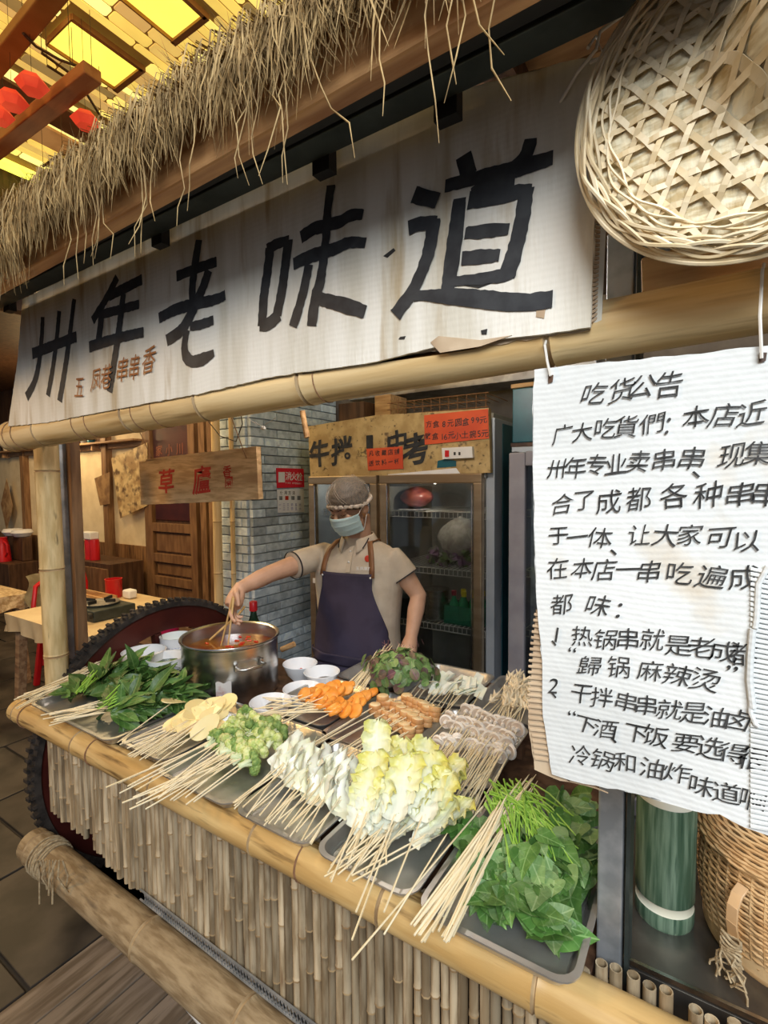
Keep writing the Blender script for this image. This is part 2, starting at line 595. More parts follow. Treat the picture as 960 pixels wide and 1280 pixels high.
def frame(p, d, up=(0, 0, 1)):
    """matrix at p whose local +Y points along d"""
    d = Vector(d).normalized()
    u = Vector(up)
    if abs(d.dot(u)) > 0.99:
        u = Vector((1, 0, 0))
    x = d.cross(u).normalized()
    z = x.cross(d)
    m = Matrix((x, d, z)).transposed().to_4x4()
    m.translation = Vector(p)
    return m


def zframe(p, d):
    """matrix at p whose local +Z points along d"""
    d = Vector(d).normalized()
    q = d.to_track_quat('Z', 'Y')
    return Matrix.Translation(Vector(p)) @ q.to_matrix().to_4x4()


def pole(name, a, b, r0, r1, mat, parent=None, n=20, nodes=(), hollow=False, rnd=None, bend=0.0, node_mat=None):
    """a bamboo culm from a to b with swollen nodes; built along local Z so the grain follows it"""
    a, b = Vector(a), Vector(b)
    L = (b - a).length
    zs = set([0.0, L])
    steps = max(2, int(L / 0.08))
    for i in range(steps + 1):
        zs.add(L * i / steps)
    for q in nodes:
        for dz in (-0.012, -0.004, -0.0015, 0.0015, 0.004, 0.012):
            z = q * L + dz * (r0 / 0.04) + (math.copysign(0.001, dz) if r0 < 0.02 else 0)
            if 0 < z < L:
                zs.add(z)
    zs = sorted(zs)
    mb = MB()
    pts, rr = [], []
    for z in zs:
        r = r0 + (r1 - r0) * z / L
        for q in nodes:
            dd = abs(z - q * L) / (r0 / 0.04)
            if r0 < 0.02:
                dd *= 0.55
            if dd < 0.002:
                r *= 0.965 if r0 > 0.02 else 1.10
            elif dd < 0.006:
                r *= 1.05 if r0 > 0.02 else 1.12
        pts.append((bend * sin(pi * z / L), 0, z))
        rr.append(r)
    mb.tube(pts, rr, n, caps=not hollow)
    nd = 0.0042 * (r0 / 0.04) + (0.0012 if r0 < 0.02 else 0)
    for i in range(len(zs) - 1):        # the dark scar at each node
        zc = (zs[i] + zs[i + 1]) / 2
        if any(abs(zc - q * L) < nd for q in nodes):
            for k in range(n):
                mb.m[i * n + k] = 1
    if hollow:
        for z, rad in ((0, r0), (L, r1)):
            base = len(mb.v)
            for rad2, dz in ((rad, 0), (rad * 0.80, 0), (rad * 0.78, 0.05 if z == 0 else -0.05)):
                for k in range(n):
                    mb.v.append((rad2 * cos(2 * pi * k / n), rad2 * sin(2 * pi * k / n), z + dz))
            for i in range(2):
                for k in range(n):
                    p = base + i * n + k
                    q = base + i * n + (k + 1) % n
                    mb.f.append((p, q, q + n, p + n))
                    mb.m.append(0)
            mb.f.append(tuple(base + 2 * n + k for k in range(n)))
            mb.m.append(0)
    o = mb.build(name, mat, None, angle=50, mats=[mat, M['node']])
    mt = zframe(a, b - a)
    if parent is not None:
        o.parent = parent
        o.matrix_local = Matrix.Translation(parent['wl']).inverted() @ mt
    else:
        o.matrix_world = mt
    return o


def glyphs(chars, parent, name, mat, nrm, up, size, rnd=None, rot=3.0, bold=0.012, thick=0.0003, slant=0.0, label=None, wscale=1.0):
    """chars: [(character, world centre point)] -> one flat mesh of lettering on a plane"""
    nrm = Vector(nrm).normalized()
    up = Vector(up)
    up = (up - nrm * up.dot(nrm)).normalized()
    right = up.cross(nrm)
    mb = MB()
    for ch in chars:
        c, p = ch[0], Vector(ch[1])
        sz = ch[2] if len(ch) > 2 else size
        key = (c, bold)
        if key not in _gl:
            cu = bpy.data.curves.new('g', 'FONT')
            cu.body = c
            cu.align_x = 'CENTER'
            cu.offset = bold
            cu.resolution_u = 3
            go = bpy.data.objects.new('g', cu)
            COL.objects.link(go)
            dg = bpy.context.evaluated_depsgraph_get()
            dg.update()
            me = bpy.data.meshes.new_from_object(go.evaluated_get(dg))
            vs = [v.co.copy() for v in me.vertices]
            fs = [tuple(f.vertices) for f in me.polygons]
            bpy.data.meshes.remove(me)
            bpy.data.objects.remove(go)
            bpy.data.curves.remove(cu)
            if vs and ord(c) > 0x2E80 and c not in '。、：”“':
                cy = (max(v.y for v in vs) + min(v.y for v in vs)) / 2
                cx = (max(v.x for v in vs) + min(v.x for v in vs)) / 2
            else:
                cx, cy = 0, 0.35
            _gl[key] = ([(v.x - cx, v.y - cy) for v in vs], fs)
        vs, fs = _gl[key]
        a = radians(rnd.uniform(-rot, rot)) if rnd else 0
        k1 = rnd.uniform(0.93, 1.07) if rnd else 1
        k2 = rnd.uniform(0.93, 1.07) if rnd else 1
        ca, sa = cos(a), sin(a)
        out = []
        for (x, y) in vs:
            x2 = (x + slant * y) * k1 * wscale
            y2 = y * k2 + x * 0.10 * (1 if rnd else 0)
            X, Y = x2 * ca - y2 * sa, x2 * sa + y2 * ca
            if rnd:   # hand-written wobble
                X += 0.022 * sin(5.1 * Y + a * 60)
                Y += 0.022 * sin(4.3 * X + a * 47)
            out.append(p + right * X * sz + up * Y * sz + nrm * thick)
        mb.add(out, fs)
    return mb.build(name, mat, parent, smooth=False, label=label)


_gl = {}


def wtext(s, pts, z=None, y=None, x=None):
    """each character at its own measured point"""
    out = []
    for c, p in zip(s, pts):
        out.append((c, W(p[0], p[1], x=x, y=y, z=z)))
    return out


def tie(name, axis_a, axis_b, t, r, mat, parent=None, turns=2, wr=0.0016, spread=0.008):
    """cord wound round a pole at fraction t"""
    a, b = Vector(axis_a), Vector(axis_b)
    c = a.lerp(b, t)
    d = (b - a).normalized()
    m = zframe(c, d)
    pts = []
    for i in range(turns * 20 + 1):
        an = 2 * pi * i / 20
        pts.append(m @ Vector((r * cos(an), r * sin(an), spread * (i / (turns * 20) - 0.5) + 0.002 * sin(an * 0.7))))
    return MB().tube(pts, wr, 6).build(name, mat, parent)

# ================================================================ THE SETTING
RND = random.Random(7)

# ---- floor: dark flagstones in the restaurant, old planks beside the cart
M['flag'] = tone(pm('dark_flagstone', (0.030, 0.025, 0.02), (0.065, 0.053, 0.043), scale=5, rough=0.5, bump=0.2,
                    spots=(0.02, 0.017, 0.014), spot_scale=3, spot_at=0.55), 0.75, 1.25)
M['plank'] = tone(pm('worn_floor_plank', (0.12, 0.088, 0.06), (0.23, 0.18, 0.135), scale=5, stretch=(8, 0.8, 1), rough=0.65, bump=0.3,
                     bscale=6, bstretch=(12, 1, 1), spots=(0.09, 0.07, 0.05), spot_scale=4, spot_at=0.58), 0.75, 1.25)
fl = MB()
fl.box((-4.0, 1.2, -0.06), (18, 12, 0.10))
floor = struct(fl.build('floor', pm('floor_grout', (0.035, 0.03, 0.026), rough=0.9), smooth=False))
floor['wl'] = (0, 0, 0)
for i in range(11):
    for j in range(8):
        x0 = -1.80 - 0.62 * (i + 1)
        y0 = -1.2 + 0.62 * j + (0.31 if i % 2 else 0)
        if y0 > 3.1:
            continue
        w, d = 0.606, 0.606
        MB().box((x0 + 0.31, y0 + 0.31, -0.005), (w, d, 0.012)).build('flagstone', M['flag'], floor, smooth=False, bevel=0.003)
for i in range(8):      # stone under and behind the cart
    for j in range(4):
        MB().box((-2.0 + 0.62 * i, 1.3 + 0.62 * j, -0.005), (0.606, 0.606, 0.012)).build('flagstone', M['flag'], floor, smooth=False, bevel=0.003)
x = -1.79
while x < 1.2:
    w = RND.uniform(0.125, 0.14)
    ln = RND.uniform(-1.2, -0.6)
    for (ya, yb) in ((-1.6, ln), (ln + 0.005, 0.97)):
        MB().box((x + w / 2, (ya + yb) / 2, 0.002 + RND.uniform(-0.0015, 0.0015)), (w - 0.005, yb - ya, 0.022)).build(
            'floor_plank', M['plank'], floor, smooth=False, bevel=0.003)
    x += w
# pale pipe lying on the planks
_p = MB().tube([W(205, 1222, z=0.024), W(262, 1290, z=0.024), W(330, 1370, z=0.024)], 0.010, 10)
tag(_p.build('plastic_pipe', M['white']), 'thin white pipe lying on the floor planks in front of the cart', 'pipe')

# ---- back wall of the restaurant (y = 3.2): planked wainscot, cream panels between dark posts
bw = struct(MB().box((-4.5, 3.30, 1.6), (15, 0.12, 3.2)).build('wall_back', M['darkwood'], smooth=False))
bw['wl'] = (0, 0, 0)
posts_x = [-11.2, -9.6, -7.93, -6.62, -5.84, -5.02]
for px_ in posts_x:
    MB().box((px_, 3.19, 1.5), (0.10, 0.10, 3.0)).build('wall_post', M['oldwood_v'], bw, smooth=False, bevel=0.004)
for a, b in zip(posts_x[:-1], posts_x[1:]):
    MB().box(((a + b) / 2, 3.225, 1.50), (b - a - 0.10, 0.02, 1.10)).build('cream_panel', M['cream'], bw, smooth=False)
    MB().box(((a + b) / 2, 3.20, 2.07), (b - a - 0.10, 0.07, 0.06)).build('ledge', M['oldwood'], bw, smooth=False, bevel=0.003)
    x = a + 0.05
    while x < b - 0.06:
        w = min(RND.uniform(0.11, 0.15), b - 0.05 - x)
        MB().box((x + w / 2, 3.215, 0.48), (w - 0.006, 0.03, 0.94)).build('wainscot_board', M['wainscot'], bw, smooth=False, bevel=0.003)
        x += w
MB().box((-5.43, 3.225, 2.24), (0.72, 0.02, 0.24)).build('cream_panel', M['cream'], bw, smooth=False)
# things on the ledge
for i, (lx, c, h) in enumerate([(-6.35, 'darkwood', .10), (-6.2, 'galv', .07), (-6.45, 'cream', .09), (-6.05, 'teal', .11), (-8.3, 'cream', .08),
                                (-8.6, 'galv', .10), (-7.6, 'cream', .06), (-8.0, 'darkwood', .12)]):
    o = MB().lathe([(0, 0), (.035, 0), (.045, h * .4), (.03, h * .8), (.02, h), (0, h)], 12, (lx, 3.12, 2.115)).build('ledge_jar', M[c])
    tag(o, 'small jar on the high wooden ledge of the restaurant wall', 'jar', 'jars on the high ledge')
sh = thing('ledge_shelf', 'wooden shelf board along the top of the cream wall panels', 'shelf', (-6.9, 3.1, 2.09))
MB().box((-6.9, 3.12, 2.105), (3.6, 0.13, 0.02)).build('board', M['oldwood'], sh, smooth=False)
for bx_ in (-8.4, -7.2, -6.0):
    MB().box((bx_, 3.14, 2.06), (0.03, 0.09, 0.07)).build('bracket', M['oldwood'], sh, smooth=False)
# glowing bulb on the ledge
lb = thing('wall_lamp', 'glowing warm bulb just under the bamboo pole at the left post', 'lamp', (-6.3, 2.9, 2.20))
MB().lathe([(0, -.05), (.03, -.045), (.045, -.01), (.04, .03), (.018, .06), (0.018, .09), (0, .09)], 16, (-6.3, 2.9, 2.19)).build(
    'bulb', emis('bulb_glow', (1.0, 0.80, 0.5), 14), lb)
MB().tube([(-6.3, 2.9, 2.27), (-6.3, 2.9, 2.5), (-6.3, 3.14, 2.62)], 0.008, 8).build('cord', M['black'], lb)

# posters on the panels
M['photo'] = pm('brown_photo_print', (0.42, 0.27, 0.12), (0.75, 0.58, 0.30), scale=9, rough=0.5, spots=(0.14, 0.08, 0.04), spot_scale=11, spot_at=0.5)


def poster(pts, label, mat, y=3.125):
    P = [W(px, py, y=y) for px, py in pts]
    m = MB().add(P + [p + Vector((0, 0.004, 0)) for p in P],
                 [tuple(range(len(P))), tuple(range(2 * len(P) - 1, len(P) - 1, -1))] + [(i, (i + 1) % len(P), (i + 1) % len(P) + len(P), i + len(P)) for i in range(len(P))])
    return tag(m.build('poster', mat, smooth=False), label, 'poster')


poster([(139, 573), (184, 553), (184, 632), (150, 648)], 'large tilted brown photo print left of the wooden board with red characters', M['photo'])
poster([(118, 598), (137, 590), (137, 630), (125, 632)], 'small tilted brown photo print between two wall posts', pm('dark_photo_print', (0.20, 0.11, 0.05), (0.36, 0.22, 0.10), scale=9))
poster([(8, 598), (16, 634), (8, 663), (1, 630)], 'diamond shaped brown print at the far left wall', pm('brown_diamond_print', (0.30, 0.16, 0.07), (0.55, 0.36, 0.18), scale=9))

# ---- old wooden door and dark panels right of the cream wall
dr = struct(MB().box((-4.60, 3.20, 1.25), (0.84, 0.05, 2.5)).build('door_1', M['darkwood'], smooth=False))
dr['wl'] = (0, 0, 0)
M['dbrown'] = pm('old_brown_door', (0.15, 0.075, 0.035), (0.24, 0.13, 0.06), scale=4, stretch=(6, 6, 1), rough=0.55, bump=0.25)
for xx in (-4.98, -4.25):
    MB().box((xx, 3.16, 1.25), (0.10, 0.05, 2.5)).build('stile', M['dbrown'], dr, smooth=False, bevel=0.004)
for zz in (0.1, 0.62, 0.86, 1.18, 2.30):
    MB().box((-4.615, 3.16, zz), (0.63, 0.05, 0.09)).build('rail', M['dbrown'], dr, smooth=False, bevel=0.004)
for z0, z1 in ((0.67, 0.81), (0.15, 0.57), (0.91, 1.13), (1.24, 2.24)):
    MB().box((-4.615, 3.175, (z0 + z1) / 2), (0.58, 0.03, z1 - z0 - 0.03)).build('door_panel', M['maroon'] if z0 > 1.2 else M['dbrown'], dr, smooth=False, bevel=0.008)
# faint vertical lettering on the upper door panel
glyphs([(c, (-4.80 + 0.17 * k, 3.158, 1.98 - 0.17 * r)) for k, col in enumerate(('家常菜', '小酒館', '川味香')) for r, c in enumerate(col)], dr, 'lettering',
       pm('faded_red_lettering', (0.30, 0.10, 0.05)), (0, -1, 0), (0, 0, 1), 0.12, RND)
for k, xx in enumerate((-4.08, -3.93, -3.72, -3.5, -3.3, -3.1, -2.9, -2.72)):
    MB().box((xx, 3.15 - 0.02 * (k % 2), 1.35), (0.085, 0.05, 2.7)).build('trim_1' if k == 0 else 'wall_batten', M['oldwood_v' if k < 2 else 'darkwood'], bw, smooth=False, bevel=0.003)

# ---- restaurant soffit (dark), bright edge, wall above
struct(MB().box((-8.5, 1.0, 3.05), (8.0, 5.0, 0.10)).build('ceiling', M['darkwood'], smooth=False))
struct(MB().box((-4.55, 1.0, 3.5), (0.10, 5.0, 1.0)).build('wall_left', M['darkwood'], smooth=False))
struct(MB().box((-12.0, 1.0, 1.6), (0.1, 5.0, 3.2)).build('wall_far_left', M['darkwood'], smooth=False))
# wall behind the fridges and to the right of the kitchen
struct(MB().box((-0.7, 3.22, 1.6), (4.6, 0.1, 3.4)).build('wall_kitchen', pm('dim_plaster', (0.20, 0.17, 0.14), (0.12, 0.10, 0.085), scale=4, rough=0.9), smooth=False))
struct(MB().box((1.55, 2.1, 1.6), (0.1, 2.3, 3.2)).build('wall_right', pm('dim_plaster_right', (0.22, 0.19, 0.16), (0.14, 0.12, 0.10), scale=4, rough=0.9), smooth=False))

# ---- backlit ceiling of the street: printed stone slabs, bright panels, dark panels
ceil = struct(MB().box((-2.2, 1.0, 4.05), (4.6, 5.2, 0.06)).build('ceiling_backlit', add_glow(pm('backlit_joint', (0.16, 0.075, 0.012)), 0.5), smooth=False))
ceil['wl'] = (0, 0, 0)
slabm = []
for k, (c, s) in enumerate([((0.95, 0.66, 0.13), 0.72), ((1.0, 0.76, 0.17), 0.85), ((0.88, 0.58, 0.14), 0.62), ((0.80, 0.50, 0.15), 0.52), ((0.50, 0.34, 0.11), 0.33),
                            ((1.0, 0.84, 0.24), 1.0)]):
    slabm.append(add_glow(pm('backlit_slab', c, tuple(q * 0.86 for q in c), scale=5, rough=0.5), s))
rects = []   # (x0,x1,y0,y1) kept free of slabs
rects.append((-3.05, -2.75, 1.40, 1.82))
rects.append((-2.47, -2.18, 1.30, 1.80))
rects.append((-3.97, -3.42, 1.30, 2.0))


def inrect(x0, x1, y0, y1):
    return any(x1 > a and x0 < b and y1 > c and y0 < d for a, b, c, d in rects)


x = -4.28
rr = random.Random(5)
cnt = 0
while x < -1.50:
    w = rr.choice([0.055, 0.065, 0.08, 0.09])
    y = 0.85 + rr.uniform(0, 0.2)
    while y < 2.75:
        L = rr.uniform(0.16, 0.42)
        segs = [(y, y + L)]
        for (a, b, c, d) in rects:
            ns = []
            for (s0, s1) in segs:
                if x + w > a and x < b and s1 > c and s0 < d:
                    if c - s0 > 0.04:
                        ns.append((s0, c - 0.003))
                    if s1 - d > 0.04:
                        ns.append((d + 0.003, s1))
                else:
                    ns.append((s0, s1))
            segs = ns
        for (s0, s1) in segs:
            g = 0.010
            c1, c2, c3, c4 = [rr.uniform(0.004, 0.016) for _ in range(4)]
            xa, xb, ya, yb = x + g / 2, x + w - g / 2, s0 + g / 2, s1 - g / 2
            pts = [(xa + c1, ya), (xb - c2, ya), (xb, ya + c2), (xb, yb - c3), (xb - c3, yb), (xa + c4, yb), (xa, yb - c4), (xa, ya + c1)]
            v = [(p[0], p[1], 4.014) for p in pts] + [(p[0], p[1], 4.022) for p in pts]
            f = [tuple(reversed(range(8)))] + [(i, (i + 1) % 8, (i + 1) % 8 + 8, i + 8) for i in range(8)]
            me = MB().add(v, f)
            k = rr.choices(range(6), [5, 5, 4, 3, 2, 2])[0]
            me.build('ceiling_slab', slabm[k], ceil, smooth=False)
            cnt += 1
        y += L
    x += w
# the same slabs beyond what the picture shows, joined
far = [MB() for _ in range(6)]
x = -4.28
while x < 0.0:
    w = rr.choice([0.055, 0.065, 0.08, 0.09])
    y = -1.5 + rr.uniform(0, 0.2)
    while y < 3.5:
        L = rr.uniform(0.16, 0.42)
        if not (x < -1.50 and y + L > 0.85 and y < 2.75):
            far[rr.choices(range(6), [5, 5, 4, 3, 2, 2])[0]].box((x + w / 2, y + L / 2, 4.018), (w - .010, L - .010, .008))
        y += L
    x += w
for k, m in enumerate(far):
    o = m.build('ceiling_slabs', slabm[k], ceil, smooth=False)
    o['kind'] = 'stuff'
M['framebrown'] = pm('brown_frame', (0.36, 0.15, 0.04), (0.45, 0.20, 0.06), scale=5, rough=0.5)
glowpan = add_glow(pm('backlit_yellow', (1.0, 0.82, 0.12), (1.0, 0.80, 0.10), scale=2), 1.05)


def cpanel(x0, x1, y0, y1, label):
    t = thing('ceiling_light_panel', label, 'light panel', ((x0 + x1) / 2, (y0 + y1) / 2, 4.0))
    MB().box(((x0 + x1) / 2, (y0 + y1) / 2, 4.0), (x1 - x0 - 0.02, y1 - y0 - 0.02, 0.012)).build('diffuser', glowpan, t, smooth=False)
    for (cx, cy, dx, dy) in ((x1, (y0 + y1) / 2, 0.022, y1 - y0), ((x0 + x1) / 2, y1, x1 - x0 + 0.02, 0.03), (x0, (y0 + y1) / 2, 0.008, y1 - y0), ((x0 + x1) / 2, y0, x1 - x0, 0.008)):
        MB().box((cx, cy, 3.994), (dx, dy, 0.03)).build('frame', M['framebrown'], t, smooth=False)


cpanel(-3.04, -2.77, 1.42, 1.80, 'bright yellow framed light panel in the ceiling, the one nearer the lanterns')
cpanel(-2.46, -2.20, 1.32, 1.79, 'bright yellow framed light panel in the ceiling, the one nearer the thatch')
MB().box((-3.70, 1.66, 4.012), (0.54, 0.72, 0.014)).build('ceiling_field', slabm[5], ceil, smooth=False)
M['darkpanel'] = add_glow(pm('dark_backlit_panel', (0.10, 0.035, 0.01), (0.14, 0.05, 0.015), scale=6), 0.15)
M['midpanel'] = add_glow(pm('brown_backlit_panel', (0.34, 0.15, 0.04), (0.42, 0.2, 0.06), scale=6), 0.5)
for k, (x0, x1, y0, y1, m, lb_) in enumerate([(-3.85, -3.50, 1.30, 1.66, 'darkpanel', 'large dark brown ceiling panel behind the two nearest lanterns'),
                                              (-3.68, -3.46, 1.70, 1.96, 'darkpanel', 'dark brown ceiling panel behind the lone lantern nearest the thatch'),
                                              (-3.94, -3.73, 1.70, 1.96, 'midpanel', 'lighter brown square ceiling panel beyond the lanterns')]):
    o = MB().box(((x0 + x1) / 2, (y0 + y1) / 2, 3.995), (x1 - x0, y1 - y0, 0.02)).build('ceiling_panel', M[m], smooth=False, bevel=0.002)
    tag(o, lb_, 'ceiling panel')
# bright strip at the ceiling's edge
tag(MB().box((-4.39, 1.4, 3.98), (0.11, 3.2, 0.03)).build('light_strip', add_glow(pm('yellow_edge_light', (0.95, 0.90, 0.12), (0.9, 0.85, 0.1)), 1.3), smooth=False),
    'bright yellow light strip along the far edge of the ceiling', 'light strip')
# hanging beams and rods
M['beamred'] = pm('red_brown_beam', (0.36, 0.11, 0.035), (0.46, 0.17, 0.06), scale=4, stretch=(1, 6, 6), rough=0.45)
a1, b1 = W(-30, 205, z=3.55), W(116, 90, z=3.55)
t = thing('hanging_beam', 'reddish brown beam hanging below the ceiling beside the red lanterns', 'beam', a1)
MB().bar(a1, b1, 0.085, 0.06).build('beam', M['beamred'], t, smooth=False, bevel=0.006)
for q in (0.3, 0.85):
    p = a1.lerp(b1, q)
    MB().tube([p, (p.x, p.y, 4.0)], 0.0015, 6).build('hanger', M['black'], t)
a1, b1 = W(-30, 110, z=3.75), W(80, -25, z=3.75)
t = thing('hanging_beam', 'brown beam crossing the upper left corner below the ceiling', 'beam', a1)
MB().bar(a1, b1, 0.085, 0.05).build('beam', M['framebrown'], t, smooth=False, bevel=0.006)
for q in (0.2, 0.8):
    p = a1.lerp(b1, q)
    MB().tube([p, (p.x, p.y, 4.0)], 0.0015, 6).build('hanger', M['black'], t)
for pts, lb_ in (([(29, 42), (45, 58), (75, 75), (115, 89)], 'curved dark rod running from the upper beam to the lower beam'),
                 ([(52, 66), (92, 95), (105, 112), (126, 146)], 'bent dark rod ending above the lone red lantern'),
                 ([(59, 82), (92, 103)], 'short dark rod beside the curved rod'),
                 ([(54, 208), (66, 199), (78, 191)], 'short dark rod near the far edge of the ceiling')):
    _q = [W(px, py, z=3.72) for px, py in pts]
    tag(MB().tube(_q, 0.007, 6).tube([_q[0], (_q[0].x, _q[0].y, 4.02)], 0.0015, 5).tube([_q[-1], (_q[-1].x, _q[-1].y, 4.02)], 0.0015, 5).build('rod', M['darkwood']), lb_, 'rod')
# faceted red lanterns
M['lantern'] = add_glow(pm('lantern_red', (0.90, 0.09, 0.035), (0.70, 0.05, 0.02), scale=6), 0.42)
for (px, py), lb_ in (((40, 106), 'red faceted lantern, the topmost of the four under the ceiling'), ((15, 126), 'red faceted lantern, second from the top'),
                      ((-2, 144), 'red faceted lantern cut by the left edge of the picture'), ((107, 151), 'lone red faceted lantern nearest the thatch')):
    p = W(px, py, z=3.5)
    t = thing('lantern', lb_, 'lantern', p, 'red lanterns under the ceiling')
    MB().lathe([(0, -.035), (.045, -.033), (.072, 0), (.045, .033), (0, .035)], 6, p).build('lamp_shade', M['lantern'], t, smooth=False)
    MB().tube([p + Vector((0, 0, .033)), (p.x, p.y, 4.0)], 0.001, 5).build('cord', M['black'], t)

# ---- grey brick pier with real bricks
PX0, PX1, PY0, PY1 = -2.78, -2.45, 2.24, 3.12
pier = struct(MB().box(((PX0 + PX1) / 2, (PY0 + PY1) / 2, 1.35), (PX1 - PX0 - 0.02, PY1 - PY0 - 0.02, 2.7)).build('wall_brick_pier', M['mortar'], smooth=False))
pier['wl'] = (0, 0, 0)
bh, bl, jt = 0.058, 0.235, 0.007
row = 0
z = 0.30
while z < 2.62:
    # right face (x = PX1)
    y = PY0 - (bl * 0.5 if row % 2 else 0)
    while y < PY1:
        ya, yb = max(y, PY0), min(y + bl, PY1)
        if yb - ya > 0.03:
            MB().box((PX1 - 0.004 + RND.uniform(-.0015, .0015), (ya + yb) / 2, z + bh / 2), (0.03, yb - ya - jt, bh - jt)).build('brick', M['brick'], pier, smooth=False, bevel=0.0025)
        y += bl
    # front face (y = PY0)
    x = PX0 - (bl * 0.5 if row % 2 else 0) + 0.02
    while x < PX1 - 0.02:
        xa, xb = max(x, PX0), min(x + bl, PX1 - 0.021)
        if xb - xa > 0.03:
            MB().box(((xa + xb) / 2, PY0 - 0.001, z + bh / 2), (xb - xa - jt, 0.026, bh - jt)).build('brick', M['brick'], pier, smooth=False, bevel=0.0025)
        x += bl
    z += bh
    row += 1
MB().box((PX1 - 0.14, (PY0 + PY1) / 2, 0.15), (0.34, PY1 - PY0 + 0.06, 0.30)).build('stone_base', M['mortar'], pier, smooth=False, bevel=0.01)

# fire hydrant notice on the brick pier (plane x = const)
XS = PX1 + 0.016
hy = thing('hydrant_sign', 'red sign with white characters and a pictogram on the grey bricks', 'sign', W(362, 610, x=XS))


def xplate(parent, name, pts, mat, xs, th=0.004):
    P = [W(px, py, x=xs) for px, py in pts]
    Q = [p + Vector((th, 0, 0)) for p in P]
    n = len(P)
    return MB().add(P + Q, [tuple(range(n)), tuple(range(2 * n - 1, n - 1, -1))] + [(i, (i + 1) % n, (i + 1) % n + n, i + n) for i in range(n)]).build(name, mat, parent, smooth=False)


xplate(hy, 'red_plate', [(345, 585), (379, 586), (380, 609), (346, 610)], pm('sign_red', (0.75, 0.02, 0.05), (0.70, 0.02, 0.04)), XS)
xplate(hy, 'pictogram', [(348, 590), (356, 590), (356, 603), (348, 603)], M['whitepaper'], XS + 0.004, 0.001)
glyphs(wtext('消火栓', [(360.5, 595), (367.5, 595.5), (374.5, 596)], x=XS + 0.0045), hy, 'lettering', M['whitepaper'], (1, 0, 0), (0, 0, 1), 0.062)
glyphs(wtext('FIRE HYDRANT', [(357.5 + 1.7 * k, 603.5 + 0.1 * k) for k in range(12)], x=XS + 0.0045), hy, 'small_lettering', M['whitepaper'], (1, 0, 0), (0, 0, 1), 0.016)
hp = thing('instruction_sheet', 'white instruction sheet with small pictograms under the red sign', 'notice', W(362, 625, x=XS))
xplate(hp, 'sheet', [(346, 612), (379, 611), (380, 640), (347, 641)], M['whitepaper'], XS)
glyphs(wtext('使用方法', [(352 + 5 * k, 616) for k in range(4)], x=XS + 0.0045), hp, 'lettering', M['ink'], (1, 0, 0), (0, 0, 1), 0.028)
for k in range(4):
    xplate(hp, 'pictogram', [(349 + 7.5 * k, 620), (353 + 7.5 * k, 620), (353 + 7.5 * k, 625), (349 + 7.5 * k, 625)], M['redpaint' if k == 1 else 'galv'], XS + 0.004, 0.001)
for r in range(2):
    glyphs(wtext('一二三四五六', [(350 + 5 * k, 631 + 5 * r) for k in range(6)], x=XS + 0.0045), hp, 'small_lettering', pm('blue_ink', (0.2, 0.2, 0.5)), (1, 0, 0), (0, 0, 1), 0.022)

# bamboo poles and a tall wooden screen between door and pier
for (px, y, r, lb_) in ((271, 2.16, 0.030, 'thick pale bamboo pole standing left of the brick pier'),
                        (283, 2.45, 0.040, 'squared pale timber upright behind the bamboo pole'),
                        (290, 2.2, 0.016, 'thin bamboo pole nearest the brick pier')):
    p = W(px, 700, y=y)
    if r == 0.040:
        o = MB().box((p.x, p.y, 1.3), (0.07, 0.06, 2.6)).build('timber_upright', M['rawwood'], bevel=0.004, smooth=False)
        tag(o, lb_, 'post')
    else:
        o = pole('bamboo_pole', (p.x, p.y, 0), (p.x + 0.03, p.y, 2.6), r, r * 0.9, M['bamboo_pole'], None, 12, nodes=[.12, .27, .4, .53, .66, .8])
        tag(o, lb_, 'pole')
o = MB().box((-2.98, 2.9, 1.3), (0.04, 0.5, 2.6)).build('screen_panel', M['darkwood'], smooth=False, bevel=0.004)
tag(o, 'dark wooden screen panel behind the bamboo poles', 'panel')
# padlock-like latch and black wires near the poles
lt = thing('latch', 'black latch with a hanging key between bamboo pole and brick pier', 'latch', W(296, 700, y=2.27))
MB().box(W(292, 692, y=2.27), (0.09, 0.03, 0.025)).build('bar', M['black'], lt, smooth=False)
MB().tube([W(301, 690, y=2.27), W(303, 700, y=2.27), W(302, 708, y=2.27)], 0.006, 6).build('key', M['galv'], lt)
o = MB().tube([W(255, 520, y=2.0), W(275, 545, y=2.0), W(295, 552, y=2.0), (W(303, 530, y=2.0)), W(300, 512, y=2.0)], 0.003, 6)
tag(o.build('loose_wire', M['black']), 'loose black wires above the wooden board', 'wire')

# ---- restaurant furniture
M['cloth'] = pm('cream_plastic_tablecloth', (0.66, 0.50, 0.30), (0.74, 0.60, 0.38), scale=6, rough=0.4, bump=0.3, bscale=12)


